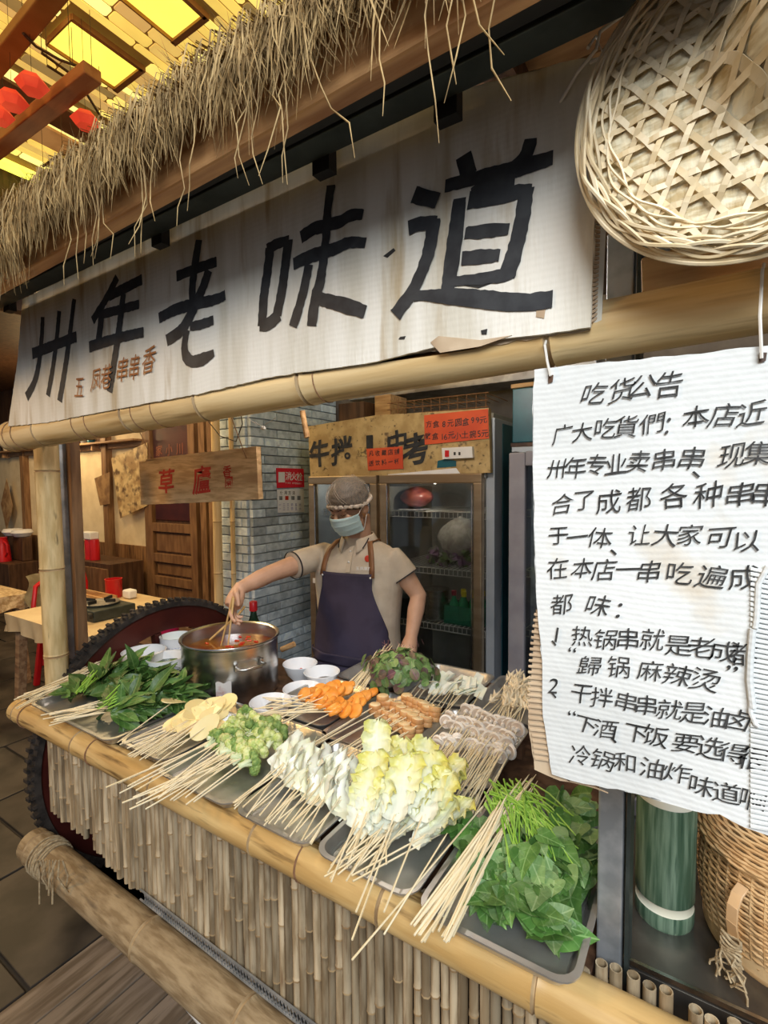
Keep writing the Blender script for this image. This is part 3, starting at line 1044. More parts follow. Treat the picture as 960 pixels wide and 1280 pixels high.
def table(x0, x1, y0, y1, z, label, label2, top):
    t = thing('dining_table', label, 'table', ((x0 + x1) / 2, (y0 + y1) / 2, 0))
    MB().box(((x0 + x1) / 2, (y0 + y1) / 2, z - 0.02), (x1 - x0, y1 - y0, 0.035)).build('tabletop', M['darkwood'], t, smooth=False, bevel=0.004)
    MB().box(((x0 + x1) / 2, (y0 + y1) / 2, z - 0.08), (x1 - x0 - 0.12, y1 - y0 - 0.12, 0.08)).build('apron', M['oldwood'], t, smooth=False)
    for sx in (0, 1):
        for sy in (0, 1):
            px, py = (x0 + 0.06, x1 - 0.06)[sx], (y0 + 0.06, y1 - 0.06)[sy]
            MB().bar((px + (sx - .5) * .06, py + (sy - .5) * .06, 0), (px, py, z - 0.04), 0.055, 0.055).build('leg', M['oldwood'], t, smooth=False, bevel=0.004)
    # cloth draped over the top
    e = 0.015

    def cf(u, v):
        a = (u - .5) * 2 * 1.16
        b = (v - .5) * 2 * 1.16
        xx = (x0 + x1) / 2 + max(-1, min(1, a)) * ((x1 - x0) / 2 + e)
        yy = (y0 + y1) / 2 + max(-1, min(1, b)) * ((y1 - y0) / 2 + e)
        over = max(0, abs(a) - 1, abs(b) - 1)
        zz = z + 0.003 - over * 0.8 * (0.9 + 0.10 * sin(7 * (a + 2 * b)))
        out = 0.012 * sin(17 * a + 11 * b) * (over > 0) * over / .16
        return (xx + out, yy + out, zz)
    c = MB().grid(cf, 44, 44).build('tablecloth', top, angle=80)
    tag(c, label2, 'tablecloth')
    return t


table(-4.03, -3.0, 1.47, 2.28, 0.75, 'wooden dining table under a cream cloth behind the left bamboo post',
      'cream plastic cloth on the table behind the left bamboo post', M['cloth'])
table(-5.95, -4.66, 1.05, 1.85, 0.75, 'wooden dining table at the left edge of the picture', 'patterned cream cloth on the table at the left edge',
      pm('patterned_cloth', (0.72, 0.56, 0.34), (0.40, 0.26, 0.12), scale=35, rough=0.5))


def red_chair(x, y, rz, label):
    t = thing('plastic_chair', label, 'chair', (x, y, 0))
    Mx = Matrix.Translation((x, y, 0)) @ Matrix.Rotation(rz, 4, 'Z')

    def T(m):
        m.v = [tuple(Mx @ Vector(p)) for p in m.v]
        return m
    T(MB().box((0, 0, 0.44), (0.40, 0.40, 0.03))).build('seat', M['redplastic'], t, bevel=0.01)
    for sx in (-1, 1):
        for sy in (-1, 1):
            T(MB().bar((sx * .21, sy * .21, 0), (sx * .17, sy * .17, 0.43), 0.04, 0.04)).build('leg', M['redplastic'], t, bevel=0.006)
    T(MB().tube([(-.19, .19, .44), (-.20, .22, .65), (-.17, .24, .80), (-.08, .25, .86), (.08, .25, .86), (.17, .24, .80), (.20, .22, .65), (.19, .19, .44)], .018, 8)).build('back_frame', M['redplastic'], t)
    for k in (-.09, 0, .09):
        T(MB().bar((k, .20, .46), (k, .245, .85), 0.03, 0.01, up=(0, 1, 0))).build('back_slat', M['redplastic'], t)


red_chair(-4.36, 2.05, pi / 2, 'red plastic chair with an arched back between the two tables')
red_chair(-5.15, 2.35, 1.2, 'red plastic chair behind the cream table, seen right of the bamboo post')
# jacket hanging on the chair back
o = MB().grid(lambda u, v: (-4.64 - .02 * sin(u * 7) + .02 * v, 2.05 + (u - .5) * .44 + .02 * sin(9 * v), .89 - .34 * v + .01 * sin(9 * u)), 16, 12)
tag(o.build('jacket', pm('olive_cloth', (0.26, 0.23, 0.13), (0.38, 0.35, 0.22), scale=12, bump=.4), angle=80), 'olive jacket hung over the back of the red chair', 'jacket')

# red stool leg seen behind the cups
o = MB().lathe([(0, .46), (.13, .46), (.145, .45), (.15, .42), (.165, .02), (.17, 0), (.155, 0), (.135, .42), (0, .44)], 20, (-2.85, 1.95, 0.0))
tag(o.build('plastic_stool', M['pinkplastic']), 'pink-red plastic stool behind the maroon wheel', 'stool')
o = MB().lathe([(0, 0), (.05, 0), (.075, .14), (.078, .145), (.07, .145), (.046, .01), (0, .01)], 20, (-2.62, 1.74, 0.72))
tag(o.build('plastic_bucket', M['pinkplastic']), 'small pink-red plastic bucket glimpsed between wheel and blue-white cup', 'bucket')
tb = thing('stand', 'low dark wooden stand behind the wheel carrying the pink-red bucket', 'stand', (-2.66, 1.8, 0))
MB().box((-2.68, 1.8, 0.70), (0.34, 0.34, 0.03)).build('top', M['darkwood'], tb, smooth=False)
for sx in (-1, 1):
    for sy in (-1, 1):
        MB().box((-2.68 + sx * .14, 1.8 + sy * .14, 0.345), (0.04, 0.04, 0.69)).build('leg', M['darkwood'], tb, smooth=False)

# gas stove with pan on the cream table
g = thing('gas_stove', 'dark portable gas stove on the cream table', 'stove', (-3.42, 1.78, 0.753))
MB().box((-3.42, 1.78, 0.790), (0.36, 0.28, 0.07)).build('body', M['black_steel'], g, smooth=False, bevel=0.008)
MB().lathe([(0, .826), (.11, .826), (.12, .84), (.10, .845), (0, .835)], 20, (-3.42, 1.78, 0)).build('drip_pan', M['dull_steel'], g)
for k in range(4):
    a = k * pi / 2 + .4
    MB().bar((-3.42 + .04 * cos(a), 1.78 + .04 * sin(a), .85), (-3.42 + .11 * cos(a), 1.78 + .11 * sin(a), .855), .01, .02).build('pan_support', M['black'], g)
MB().lathe([(0, 0), (.02, 0), (.02, .02), (0, .02)], 12, (-3.25, 1.63, .80), Matrix.Rotation(pi / 2, 4, 'X')).build('knob', M['black'], g)
# red thermos cup, tissue pack, chopstick box
p = Vector((-3.87, 2.12, 0.753))
t = thing('enamel_mug', 'red mug standing at the back of the cream table', 'mug', p)
MB().lathe([(0, 0), (.055, 0), (.06, .02), (.06, .14), (.064, .145), (.056, .145), (.054, .02), (0, .02)], 20, p).build('body', M['redplastic'], t)
MB().tube([p + Vector((-.058, 0, .03)), p + Vector((-.095, 0, .05)), p + Vector((-.095, 0, .10)), p + Vector((-.058, 0, .12))], .007, 8).build('handle', M['redplastic'], t)
tag(MB().box((-3.72, 2.16, .79), (.09, .07, .065)).build('tissue_pack', M['whitepaper'], bevel=.012), 'white tissue pack right of the red mug', 'tissue pack')
t = thing('chopstick_box', 'long wooden chopstick box lying on the cream table', 'box', (-3.95, 1.95, .753))
for dy in (-.05, .05):
    MB().box((-3.93, 2.0 + dy, .775), (.44, .012, .045)).build('side', M['rawwood'], t, smooth=False)
MB().box((-3.93, 2.0, .758), (.44, .10, .01)).build('base', M['rawwood'], t, smooth=False)
# sideboard with bottles, red cans and tissue boxes
t = thing('sideboard', 'dark wooden sideboard against the planked wall', 'sideboard', (-5.4, 2.95, 0))
MB().box((-5.55, 2.93, .42), (.95, .36, .80)).build('carcass', M['darkwood'], t, smooth=False, bevel=.005)
for s in (-1, 1):
    MB().box((-5.45 + s * .18, 2.74, .42), (.34, .02, .70)).build('door', M['dbrown'], t, smooth=False, bevel=.004)
t = thing('sideboard', 'low dark cabinet at the far left wall with the red pitcher on it', 'sideboard', (-8.1, 2.95, 0))
MB().box((-8.0, 2.93, .32), (1.1, .36, .62)).build('carcass', M['darkwood'], t, smooth=False, bevel=.005)
for (px, c, r, h, lb_, nm, cat) in ((97, 'bamboo', .045, .26, 'tan bottle with pale cap, leftmost on the sideboard', 'bottle', 'bottle'),
                               (105, 'rawwood', .06, .20, 'tan canister on the sideboard', 'canister', 'canister'),
                               (113, 'redplastic', .05, .22, 'dark red canister on the sideboard beside the tan one', 'canister', 'canister'),
                               (119, 'redplastic', .05, .22, 'red canister at the right end of the sideboard', 'canister', 'canister')):
    q = W(px, 700, y=2.85)
    o = MB().lathe([(0, 0), (r, 0), (r, h * .85), (r * .9, h), (0, h)], 14, (q.x, 2.85, 0.822))
    tag(o.build(nm, M[c]), lb_, cat)
q = W(112, 683, y=2.85)
tag(MB().box((q.x, 2.85, 1.082), (.22, .10, .08)).build('tissue_box', M['whitepaper'], bevel=.01), 'white tissue box lying on the red canisters', 'tissue box')
q = W(16, 712, y=2.9)
t = thing('pitcher', 'red plastic pitcher on the cabinet at the far left', 'pitcher', (-7.85, 2.84, .63))
MB().lathe([(0, 0), (.10, 0), (.085, .20), (.06, .30), (.065, .32), (0, .32)], 14, (-7.85, 2.84, .632)).build('body', M['redplastic'], t)
MB().tube([(-7.77, 2.84, .70), (-7.69, 2.84, .76), (-7.70, 2.84, .86), (-7.79, 2.84, .90)], .012, 8).build('handle', M['redplastic'], t)
for k, xx in enumerate((-8.0, -7.72)):
    tag(MB().lathe([(0, 0), (.09, 0), (.13, .05), (.11, .09), (0, .08)], 12, (xx, 3.03, .632 + .32)).build('folded_towel', M['whitepaper']),
        ('white folded towel, left of two behind the red pitcher', 'white folded towel, right of two behind the red pitcher')[k], 'towel')
tag(MB().box((-7.9, 3.03, .79), (.62, .12, .31)).build('wooden_box', M['darkwood'], smooth=False, bevel=.005), 'dark box behind the red pitcher carrying two towels', 'box')

# ================================================================ THE CART
RS = random.Random(11)
cart = thing('food_cart', 'bamboo food cart with slatted front, steel posts and spoked wheel, laid out with skewers', 'food cart', (-1.0, 1.2, 0))
# counter rail, big bamboo along the front edge
RA, RB = Vector((-2.06, 0.768, 0.822)), Vector((0.55, 0.768, 0.822))
pole('counter_rail', RA, RB, 0.037, 0.041, M['bamboo'], cart, 24, nodes=[0.015, 0.17, 0.325, 0.47, 0.60, 0.71, 0.79, 0.86])
for tt in (0.035, 0.205, 0.522):
    o = tie('rail_tie', RA, RB, tt, 0.0395, M['darkrope'], cart, 2, 0.0018, 0.006)
# slats
x = -1.93
i = 0
while x < -0.145:
    w = RS.uniform(0.0185, 0.0225)
    zb = 0.425 - 0.012 * (x + 1.9) + RS.uniform(-0.012, 0.010) + (0.05 if x < -1.66 else 0)
    if -1.69 < x < -1.58:
        zb += 0.03
    mb_y = 0.805 + RS.uniform(-0.002, 0.002)
    lean = RS.uniform(-0.0035, 0.0035)
    o = pole('bamboo_slat', (x + w / 2 + lean, mb_y, zb), (x + w / 2, mb_y, 0.845), w / 2 * 0.98, w / 2 * 0.93, M['slat'], cart, 8,
             nodes=[RS.uniform(0.05, 0.45), RS.uniform(0.5, 0.98)])
    x += w * 1.0
    i += 1
for k, (px, py) in enumerate([(752, 1204), (770, 1210), (792, 1219), (812, 1232), (833, 1238), (870, 1262), (890, 1275)]):
    p = W(px, py, y=0.83)
    pole('bamboo_slat', (p.x, p.y, 0.45), (p.x, p.y, p.z), 0.0098, 0.0095, M['slat'], cart, 12, nodes=[0.93, 0.5] if k == 0 else [0.3, 0.72], hollow=True)
for x_ in [0.05 + .022 * k for k in range(21)]:
    pole('bamboo_slat', (x_, 0.83, 0.45), (x_, 0.83, 0.85), 0.0098, 0.0095, M['slat'], cart, 10, nodes=[0.4, 0.9])
# slat bearer rails hidden behind, perforated steel strip at the foot
MB().bar((-1.93, 0.835, 0.52), (0.5, 0.835, 0.50), 0.03, 0.03).build('bearer', M['oldwood'], cart, smooth=False)
MB().bar((-1.93, 0.835, 0.78), (0.5, 0.835, 0.78), 0.03, 0.03).build('bearer', M['oldwood'], cart, smooth=False)
# perforated strip: lattice of small bars
ps = MB()
x = -1.34
ps.bar((-1.36, 0.785, 0.450), (0.3, 0.785, 0.414), 0.004, 0.003)
ps.bar((-1.36, 0.785, 0.420), (0.3, 0.785, 0.384), 0.004, 0.003)
while x < 0.3:
    zz = 0.450 - (x + 1.36) * 0.0217
    ps.bar((x, 0.786, zz), (x + 0.010, 0.786, zz - 0.03), 0.003, 0.002, up=(0, 1, 0))
    ps.bar((x + 0.010, 0.786, zz), (x, 0.786, zz - 0.03), 0.003, 0.002, up=(0, 1, 0))
    x += 0.011
ps.build('perforated_strip', M['galv'], cart, smooth=False)
# long shaft with rope
SA, SB = Vector((-1.985, 0.765, 0.350)), Vector((0.5, 0.762, 0.340))
pole('cart_shaft', SA, SB, 0.054, 0.056, M['bamboo_old'], cart, 24, nodes=[0.02, 0.28, 0.44, 0.60, 0.78], hollow=False)
tr = tie('shaft_rope', SA, SB, 0.055, 0.0575, M['rope'], cart, 5, 0.0035, 0.07)
tr2 = tie('shaft_rope', SA, SB, 0.045, 0.0605, M['rope'], cart, 3, 0.0035, -0.05)
rp = MB()
for k in range(9):
    a = W(46 + 4 * k, 1075, y=0.70)
    rp.tube([a, a + Vector((RS.uniform(-.01, .01), RS.uniform(-.02, .01), -.05)), a + Vector((RS.uniform(-.03, .03), RS.uniform(-.02, .02), -.10 - RS.random() * .05))], 0.0028, 5)
o = rp.build('frayed_rope', M['rope'], cart)
# counter boards & body
MB().box((-1.36, 1.22, 0.812), (1.12, 0.84, 0.025)).build('counter_board', M['darkwood'], cart, smooth=False)
MB().box((-0.47, 1.33, 0.812), (0.66, 1.08, 0.025)).build('counter_board', M['darkwood'], cart, smooth=False)
MB().box((-1.0, 1.60, 0.45), (1.6, 0.03, 0.70)).build('rear_panel', M['darkwood'], cart, smooth=False)
MB().box((-1.91, 1.20, 0.64), (0.03, 0.76, 0.32)).build('side_panel', M['darkwood'], cart, smooth=False)
MB().box((-0.8, 1.27, 0.50), (2.1, 0.66, 0.03)).build('chassis', M['darkwood'], cart, smooth=False)
for (lx, ly) in ((-1.5, 1.2), (-1.5, 1.5), (0.3, 1.1), (0.3, 1.5)):
    MB().box((lx, ly, 0.20), (0.06, 0.06, 0.42)).build('leg', M['darkwood'], cart, smooth=False)
MB().bar((-1.93, 0.84, 0.815), (-1.93, 1.60, 0.815), 0.03, 0.03).build('end_rail', M['oldwood'], cart, smooth=False)
MB().bar((-2.03, 0.80, 0.80), (-2.03, 0.92, 0.80), 0.04, 0.04).build('end_bracket', M['oldwood'], cart, smooth=False)
for yy, xa, xb in ((1.02, -1.90, -.16), (1.22, -1.21, -.43), (1.40, -1.21, -.43), (1.53, -1.17, -.42), (1.70, -1.17, -.42)):   # battens the trays rest on
    MB().box(((xa + xb) / 2, yy, .8425), (xb - xa, .03, .035)).build('batten', M['darkwood'], cart, smooth=False)
# steel shelf at the right end
MB().box((0.36, 1.25, 0.815), (0.97, 0.74, 0.022)).build('steel_shelf', M['shelf_steel'], cart, smooth=False, bevel=0.003)
MB().bar((-0.125, 0.877, 0.829), (0.85, 0.877, 0.829), 0.006, 0.008).build('shelf_lip', M['steel'], cart, smooth=False)
MB().box((0.36, 0.885, 0.79), (0.97, 0.012, 0.05)).build('shelf_apron', M['shelf_steel'], cart, smooth=False)
# wheel: spoked, maroon, black tread
WC = Vector((-2.02, 1.325, 0.555))
wh = MB()
ry = Matrix.Rotation(pi / 2, 4, 'Y')


def ring(prof, n=64):
    return MB().lathe(prof, n, WC, ry)


def closed(r0, r1, h):
    return [(r0, -h), (r1, -h), (r1, h), (r0, h), (r0, -h)]


whl = ring(closed(.425, .526, .020)).build('wheel', M['maroon'], cart, angle=30)
whl['wl'] = (0, 0, 0)


def sub(mb, name, mat, par, **k):
    o = mb.build(name, mat, None, **k)
    o.parent = par
    return o


def fixsub(o, par):
    o.parent = par
    return o


tr_ = MB()
prof = closed(.524, .545, .030)
tr_.lathe(prof, 96, WC, ry)
for k in range(96):      # tread lugs
    a = 2 * pi * k / 96
    for s in (-1, 1):
        c = WC + Vector((s * .016, .548 * cos(a + s * .015), .548 * sin(a + s * .015)))
        tr_.box(c, (.026, .018, .012), Matrix.Rotation(a, 4, 'X'))
sub(tr_, 'tyre', M['rubber'], whl, angle=30)
for k in range(12):
    a = 2 * pi * k / 12 + .1
    sub(MB().bar(WC + Vector((0, .05 * cos(a), .05 * sin(a))), WC + Vector((0, .42 * cos(a), .42 * sin(a))), .030, .034, up=(1, 0, 0)), 'spoke', M['maroon'], whl, smooth=False)
sub(MB().lathe([(0, -.06), (.06, -.06), (.075, -.03), (.075, .03), (.06, .06), (0, .06)], 24, WC, ry), 'hub', M['maroon'], whl)

# left posts: bamboo culm, galvanised angle and timber behind
def post_at(pxt, pyt, pxb, pyb, y):
    return W(pxt, pyt, y=y), W(pxb, pyb, y=y)


ta, tbm = post_at(58, 565, 72, 850, 0.90)
xx = (ta.x + tbm.x) / 2
pole('post', (tbm.x, 0.90, 0.83), (ta.x, 0.90, 1.79), 0.040, 0.040, M['bamboo_post'], cart, 20, nodes=[0.16, 0.50, 0.88])
q = W(84, 700, y=1.0)
MB().box((q.x - 0.005, 1.0, 1.30), (0.018, 0.05, 1.0)).build('steel_angle', M['galv'], cart, smooth=False, bevel=.002)
q = W(91, 700, y=1.02)
MB().box((q.x + 0.018, 1.03, 1.30), (0.035, 0.04, 1.0)).build('timber_upright', M['oldwood_v'], cart, smooth=False, bevel=.003)
# right steel post
MB().box((-0.120, 0.875, 1.40), (0.038, 0.036, 1.20)).build('steel_post', M['galv'], cart, smooth=False, bevel=.003)
MB().box((-0.094, 0.885, 1.40), (0.006, 0.05, 1.20)).build('post_flange', M['black_steel'], cart, smooth=False)
MB().box((-0.075, 0.90, 1.92), (0.035, 0.04, 0.12)).build('steel_bracket', M['galv'], cart, smooth=False, bevel=.003)
MB().box((-0.055, 0.91, 1.895), (0.03, 0.04, 0.05)).build('steel_bracket', M['galv'], cart, smooth=False, bevel=.003)

# ================================================================ UPPER POLE
PA, PB = Vector((-1.985, 0.765, 1.788)), Vector((0.45, 0.765, 1.842))
bp = pole('bamboo_beam', PA, PB, 0.049, 0.036, M['bamboo_pole'], None, 28, nodes=[0.005, 0.105, 0.30, 0.42, 0.545, 0.735, 0.93])
tag(bp, 'long thick bamboo pole across the stall between the two hand-lettered cardboards', 'pole')
for k, (tt, r) in enumerate(((0.02, .0505), (0.045, .050), (0.20, .0475), (0.228, .0470), (0.318, .0455), (0.352, .045), (0.56, .0425))):
    o = tie('wire_loop', PA, PB, tt, r, M['darkrope'], None, 1, 0.0012, 0.01)
    o.parent = bp
    o.matrix_parent_inverse = bp.matrix_world.inverted() if False else (zframe(PA, PB - PA)).inverted()

# ================================================================ BANNER (cardboard, plane y = 0.716)
YB = 0.716
RB_ = random.Random(3)


def plate_y(name, outline, y, mat, parent=None, th=0.005, wob=0.0, n_sub=0, rnd=None, jag=0.0, label=None):
    """board with an outline measured on the plane y; edges roughened"""
    P = [W(px, py, y=y) for px, py in outline]
    out = []
    for i, p in enumerate(P):
        q = P[(i + 1) % len(P)]
        L = (q - p).length
        k = max(1, int(L / 0.012)) if jag else 1
        for j in range(k):
            s = p.lerp(q, j / k)
            if j and rnd:
                s = s + Vector((rnd.uniform(-jag, jag), 0, rnd.uniform(-jag, jag)))
            out.append(s)
    bm = bmesh.new()
    vs = [bm.verts.new(p) for p in out]
    f = bm.faces.new(vs)
    bmesh.ops.triangulate(bm, faces=[f])
    if n_sub:
        for _ in range(n_sub):
            es = [e for e in bm.edges if e.calc_length() > 0.05]
            if not es:
                break
            bmesh.ops.subdivide_edges(bm, edges=es, cuts=1)
            bmesh.ops.triangulate(bm, faces=bm.faces[:])
    bm.normal_update()
    r = bmesh.ops.extrude_face_region(bm, geom=bm.faces[:])
    nv = [g for g in r['geom'] if isinstance(g, bmesh.types.BMVert)]
    bmesh.ops.translate(bm, verts=nv, vec=(0, th, 0))
    if wob:
        for v in bm.verts:
            v.co.y += wob * (noise.noise(Vector((v.co.x * 5, 3.1, v.co.z * 5))))
    bmesh.ops.recalc_face_normals(bm, faces=bm.faces[:])
    me = bpy.data.meshes.new(name)
    bm.to_mesh(me)
    bm.free()
    o = obj(name, me, mat, parent, label=label)
    return o


ban = thing('banner', 'wide cardboard banner with five huge black brush characters above the bamboo pole', 'banner', W(400, 330, y=YB))
plate_y('board', [(28, 374), (130, 325), (300, 237), (420, 180), (560, 118), (700, 78), (770, 68), (745, 255), (741, 330), (738, 409),
                  (700, 414), (640, 422), (560, 431), (530, 437), (470, 452), (345, 470), (250, 492), (140, 512), (60, 528), (10, 533), (22, 450)],
        YB, M['card'], ban, th=0.006, jag=0.0012, rnd=RB_)
# second layer peeping out below and the bare flutes at the right end
plate_y('backing_board', [(10, 531), (140, 508), (345, 466), (470, 448), (540, 428), (738, 404), (738, 412), (560, 440), (520, 441), (345, 474), (140, 517), (12, 537)],
        YB + 0.008, M['card_brown'], ban, th=0.004, jag=0.002, rnd=RB_)
fl_ = MB()
e0, e1 = W(742, 257, y=YB + .003), W(738, 406, y=YB + .003)
f0, f1 = W(757, 264, y=YB + .014), W(751, 398, y=YB + .014)
nfl = 26
for k in range(nfl):
    t0, t1 = k / nfl, (k + .62) / nfl
    fl_.add([e0.lerp(e1, t0), f0.lerp(f1, t0), f0.lerp(f1, t1), e0.lerp(e1, t1)] + [p + Vector((0, .004, 0)) for p in (e0.lerp(e1, t0), f0.lerp(f1, t0), f0.lerp(f1, t1), e0.lerp(e1, t1))],
            [(0, 1, 2, 3), (7, 6, 5, 4), (0, 4, 5, 1), (1, 5, 6, 2), (2, 6, 7, 3), (3, 7, 4, 0)])
fl_.build('bare_flutes', M['card_brown'], ban, smooth=False, label='torn edge showing brown corrugation')
plate_y('torn_backing', [(742, 256), (758, 262), (752, 400), (738, 407)], YB + .010, M['card'], ban, th=0.003)
# holes / tears shown as torn flaps of brown board
for pts in ([(538, 428), (548, 420), (600, 425), (640, 419), (600, 433), (550, 441)], [(671, 376), (683, 378), (680, 398), (670, 396)],
            [(479, 320), (492, 310), (494, 313), (484, 322)], [(500, 421), (507, 420), (505, 424), (498, 424)], [(601, 413), (609, 411), (608, 418), (602, 418)],
            [(575, 356), (596, 354), (620, 352), (598, 360)]):
    plate_y('torn_flap', pts, YB - 0.0012, M['card_brown'] if len(pts) > 4 or pts[0][0] == 671 else M['black'], ban, th=0.001)


def strokes(crop, sc, lst, sx=1.0):
    m = MB()
    for si, (pts, w) in enumerate(lst):
        P = [W(crop[0] + x / sc, crop[1] + y / sc, y=YB - 0.0008 - .00012 * si) for x, y in pts]
        # width in metres at that spot (pixels there -> metres through the plane)
        ws = []
        wl = w if hasattr(w, '__len__') else [w] * len(pts)
        for (x, y), ww in zip(pts, wl):
            a = W(crop[0] + x / sc, crop[1] + y / sc, y=YB)
            bx_ = W(crop[0] + x / sc + ww / sc, crop[1] + y / sc, y=YB)
            bz = W(crop[0] + x / sc, crop[1] + y / sc + ww / sc, y=YB)
            i = lst_index(pts, (x, y))
            d = Vector(pts[min(i + 1, len(pts) - 1)]) - Vector(pts[max(i - 1, 0)])
            d.normalize()
            # stroke running down -> its width lies along x, and the other way round
            ws.append((bx_ - a).length * abs(d.y) + (bz - a).length * abs(d.x))
        m.ribbon(P, ws, (0, -1, 0), 0.0, jit=0.0009, rnd=RB_)
    return m


def lst_index(pts, p):
    return pts.index(p)


DAO = [([(398, 135), (410, 190), (425, 240)], 64), ([(735, 52), (718, 115), (685, 172), (640, 215)], [52, 52, 56, 60]),
       ([(305, 290), (480, 245), (660, 205), (845, 148)], [52, 58, 72, 60]), ([(655, 250), (560, 278), (440, 340)], [60, 78, 60]),
       ([(422, 362), (560, 345), (670, 318), (738, 305)], [76, 70, 62, 40]), ([(712, 300), (690, 460), (655, 610), (612, 745)], [66, 66, 68, 72]),
       ([(380, 350), (355, 550), (335, 700), (318, 805)], [56, 72, 68, 60]), ([(405, 525), (500, 516), (625, 505)], [50, 66, 52]),
       ([(388, 655), (480, 642), (578, 635)], [60, 66, 54]), ([(340, 765), (450, 757), (600, 735), (648, 715)], [44, 48, 60, 40]),
       ([(148, 333), (268, 365)], [66, 60]), ([(122, 500), (180, 478), (262, 472)], [56, 58, 56]), ([(250, 455), (230, 590), (195, 700), (145, 810), (55, 935)], [58, 56, 48, 46, 50]),
       ([(130, 842), (200, 838), (350, 842), (550, 862), (700, 872), (843, 852)], [40, 50, 78, 86, 84, 76])]
WEI = [([(200, 475), (185, 620), (160, 800), (145, 1000)], 54), ([(180, 490), (250, 450), (325, 430)], 50), ([(322, 425), (302, 600), (272, 800), (245, 930)], 54),
       ([(130, 1000), (190, 985), (262, 925)], [52, 62, 50]), ([(405, 408), (500, 350), (650, 310), (740, 262), (820, 257)], [56, 62, 62, 60, 62]),
       ([(355, 585), (500, 525), (640, 482), (720, 445), (838, 445)], [56, 66, 62, 64, 66]), ([(608, 60), (582, 250), (568, 450), (535, 700), (505, 800), (476, 1000)], [52, 48, 50, 56, 60, 60]),
       ([(460, 590), (432, 720), (400, 850), (352, 1005)], 50), ([(480, 805), (560, 825), (700, 865), (835, 905)], [56, 66, 78, 66])]
LAO = [([(288, 395), (450, 332), (645, 262)], 62), ([(487, 70), (455, 280), (432, 450), (427, 610)], [52, 60, 58, 56]), ([(132, 765), (280, 690), (450, 642), (620, 605), (722, 560)], [58, 70, 84, 70, 60]),
       ([(575, 340), (520, 500), (440, 680), (340, 860), (200, 965)], [58, 58, 62, 60, 62]), ([(408, 840), (500, 822), (617, 785)], [62, 68, 62]),
       ([(380, 870), (360, 1000), (372, 1100), (425, 1150), (520, 1130), (622, 1075)], [48, 52, 62, 84, 80, 40])]
SXI = [([(178, 300), (170, 450), (150, 620), (120, 740), (70, 835)], [24, 26, 26, 26, 30]), ([(288, 260), (270, 450), (245, 640), (212, 825)], 25), ([(388, 180), (360, 400), (330, 620), (290, 862)], [25, 25, 29, 29]),
       ([(108, 545), (250, 490), (402, 430)], 44)]
NIAN = [([(675, 35), (600, 180), (510, 325)], 30), ([(620, 160), (720, 110), (840, 50)], 42), ([(560, 285), (700, 248), (820, 215)], 44), ([(570, 280), (560, 380), (548, 465)], 36),
        ([(487, 500), (650, 448), (850, 400)], 50), ([(715, 145), (690, 350), (660, 560), (622, 800)], [32, 36, 36, 34])]
for crop, sc, lst in (((480, 160), 4.0, DAO), ((300, 220), 5.333, WEI), ((180, 290), 7.11, LAO), ((20, 340), 5.333, SXI), ((20, 340), 5.333, NIAN)):
    strokes(crop, sc, lst).build('brush_character', M['ink'], ban, smooth=False, label='black brush character')
glyphs(wtext('五凤巷串串香', [(99, 484), (120, 475), (133, 470), (153, 461), (168, 458), (186, 450)], y=YB - .0035), ban, 'small_lettering', M['ink_brown'], (0, -1, 0), (0.12, 0, 1), 0.066, RB_,
       slant=0.15, bold=0.0, label='small red-brown handwriting', wscale=0.8)
# cord holding the banner at its top right
o = MB().tube([W(792, 8, y=.69), W(750, 40, y=.69), (W(745, 62, y=.69)), W(722, 90, y=.70), W(700, 128, y=.714)], 0.0022, 8)
o.tube([W(735, 60, y=.69), W(745, 45, y=.70), W(755, 70, y=.69), W(738, 78, y=.70)], 0.0022, 6)
o.build('cord', M['wire'], ban, label='pale knotted cord')

# ================================================================ NOTICE (cardboard, hung from the pole)
YN = 0.690
RN = random.Random(21)
no = thing('notice_board', 'whitewashed cardboard notice covered in black handwriting, hanging from the bamboo pole', 'notice', W(800, 700, y=YN))
plate_y('board', [(668, 462), (760, 452), (860, 443), (960, 432), (1010, 426), (1016, 1062), (962, 1045), (930, 1034), (900, 1018), (868, 1014), (800, 993), (745, 982), (715, 976), (690, 968),
                  (684, 930), (678, 885), (678, 850), (676, 800), (672, 765), (668, 700), (667, 600), (666, 500)],
        YN, M['card_white'], no, th=0.005, jag=0.0012, rnd=RN)
plate_y('backing_board', [(670, 762), (690, 775), (700, 968), (720, 978), (760, 992), (738, 982), (700, 976), (668, 962), (664, 930), (660, 905), (663, 860), (668, 800)],
        YN + 0.006, M['card_brown'], no, th=0.003, jag=0.001, rnd=RN, label='torn brown backing layer')
ff = MB()
for k in range(26):
    y0 = 768 + k * 7.2
    xl = 668 - 8 * sin((k / 26) * pi) + (2 if k > 20 else 0)
    a_, b_ = W(xl, y0, y=YN + .004), W(686, y0 + 2.2, y=YN + .004)
    ff.tube([a_, b_], 0.0021, 6)
ff.build('bare_flutes', M['card_brown'], no, label='brown corrugation along the torn left edge')
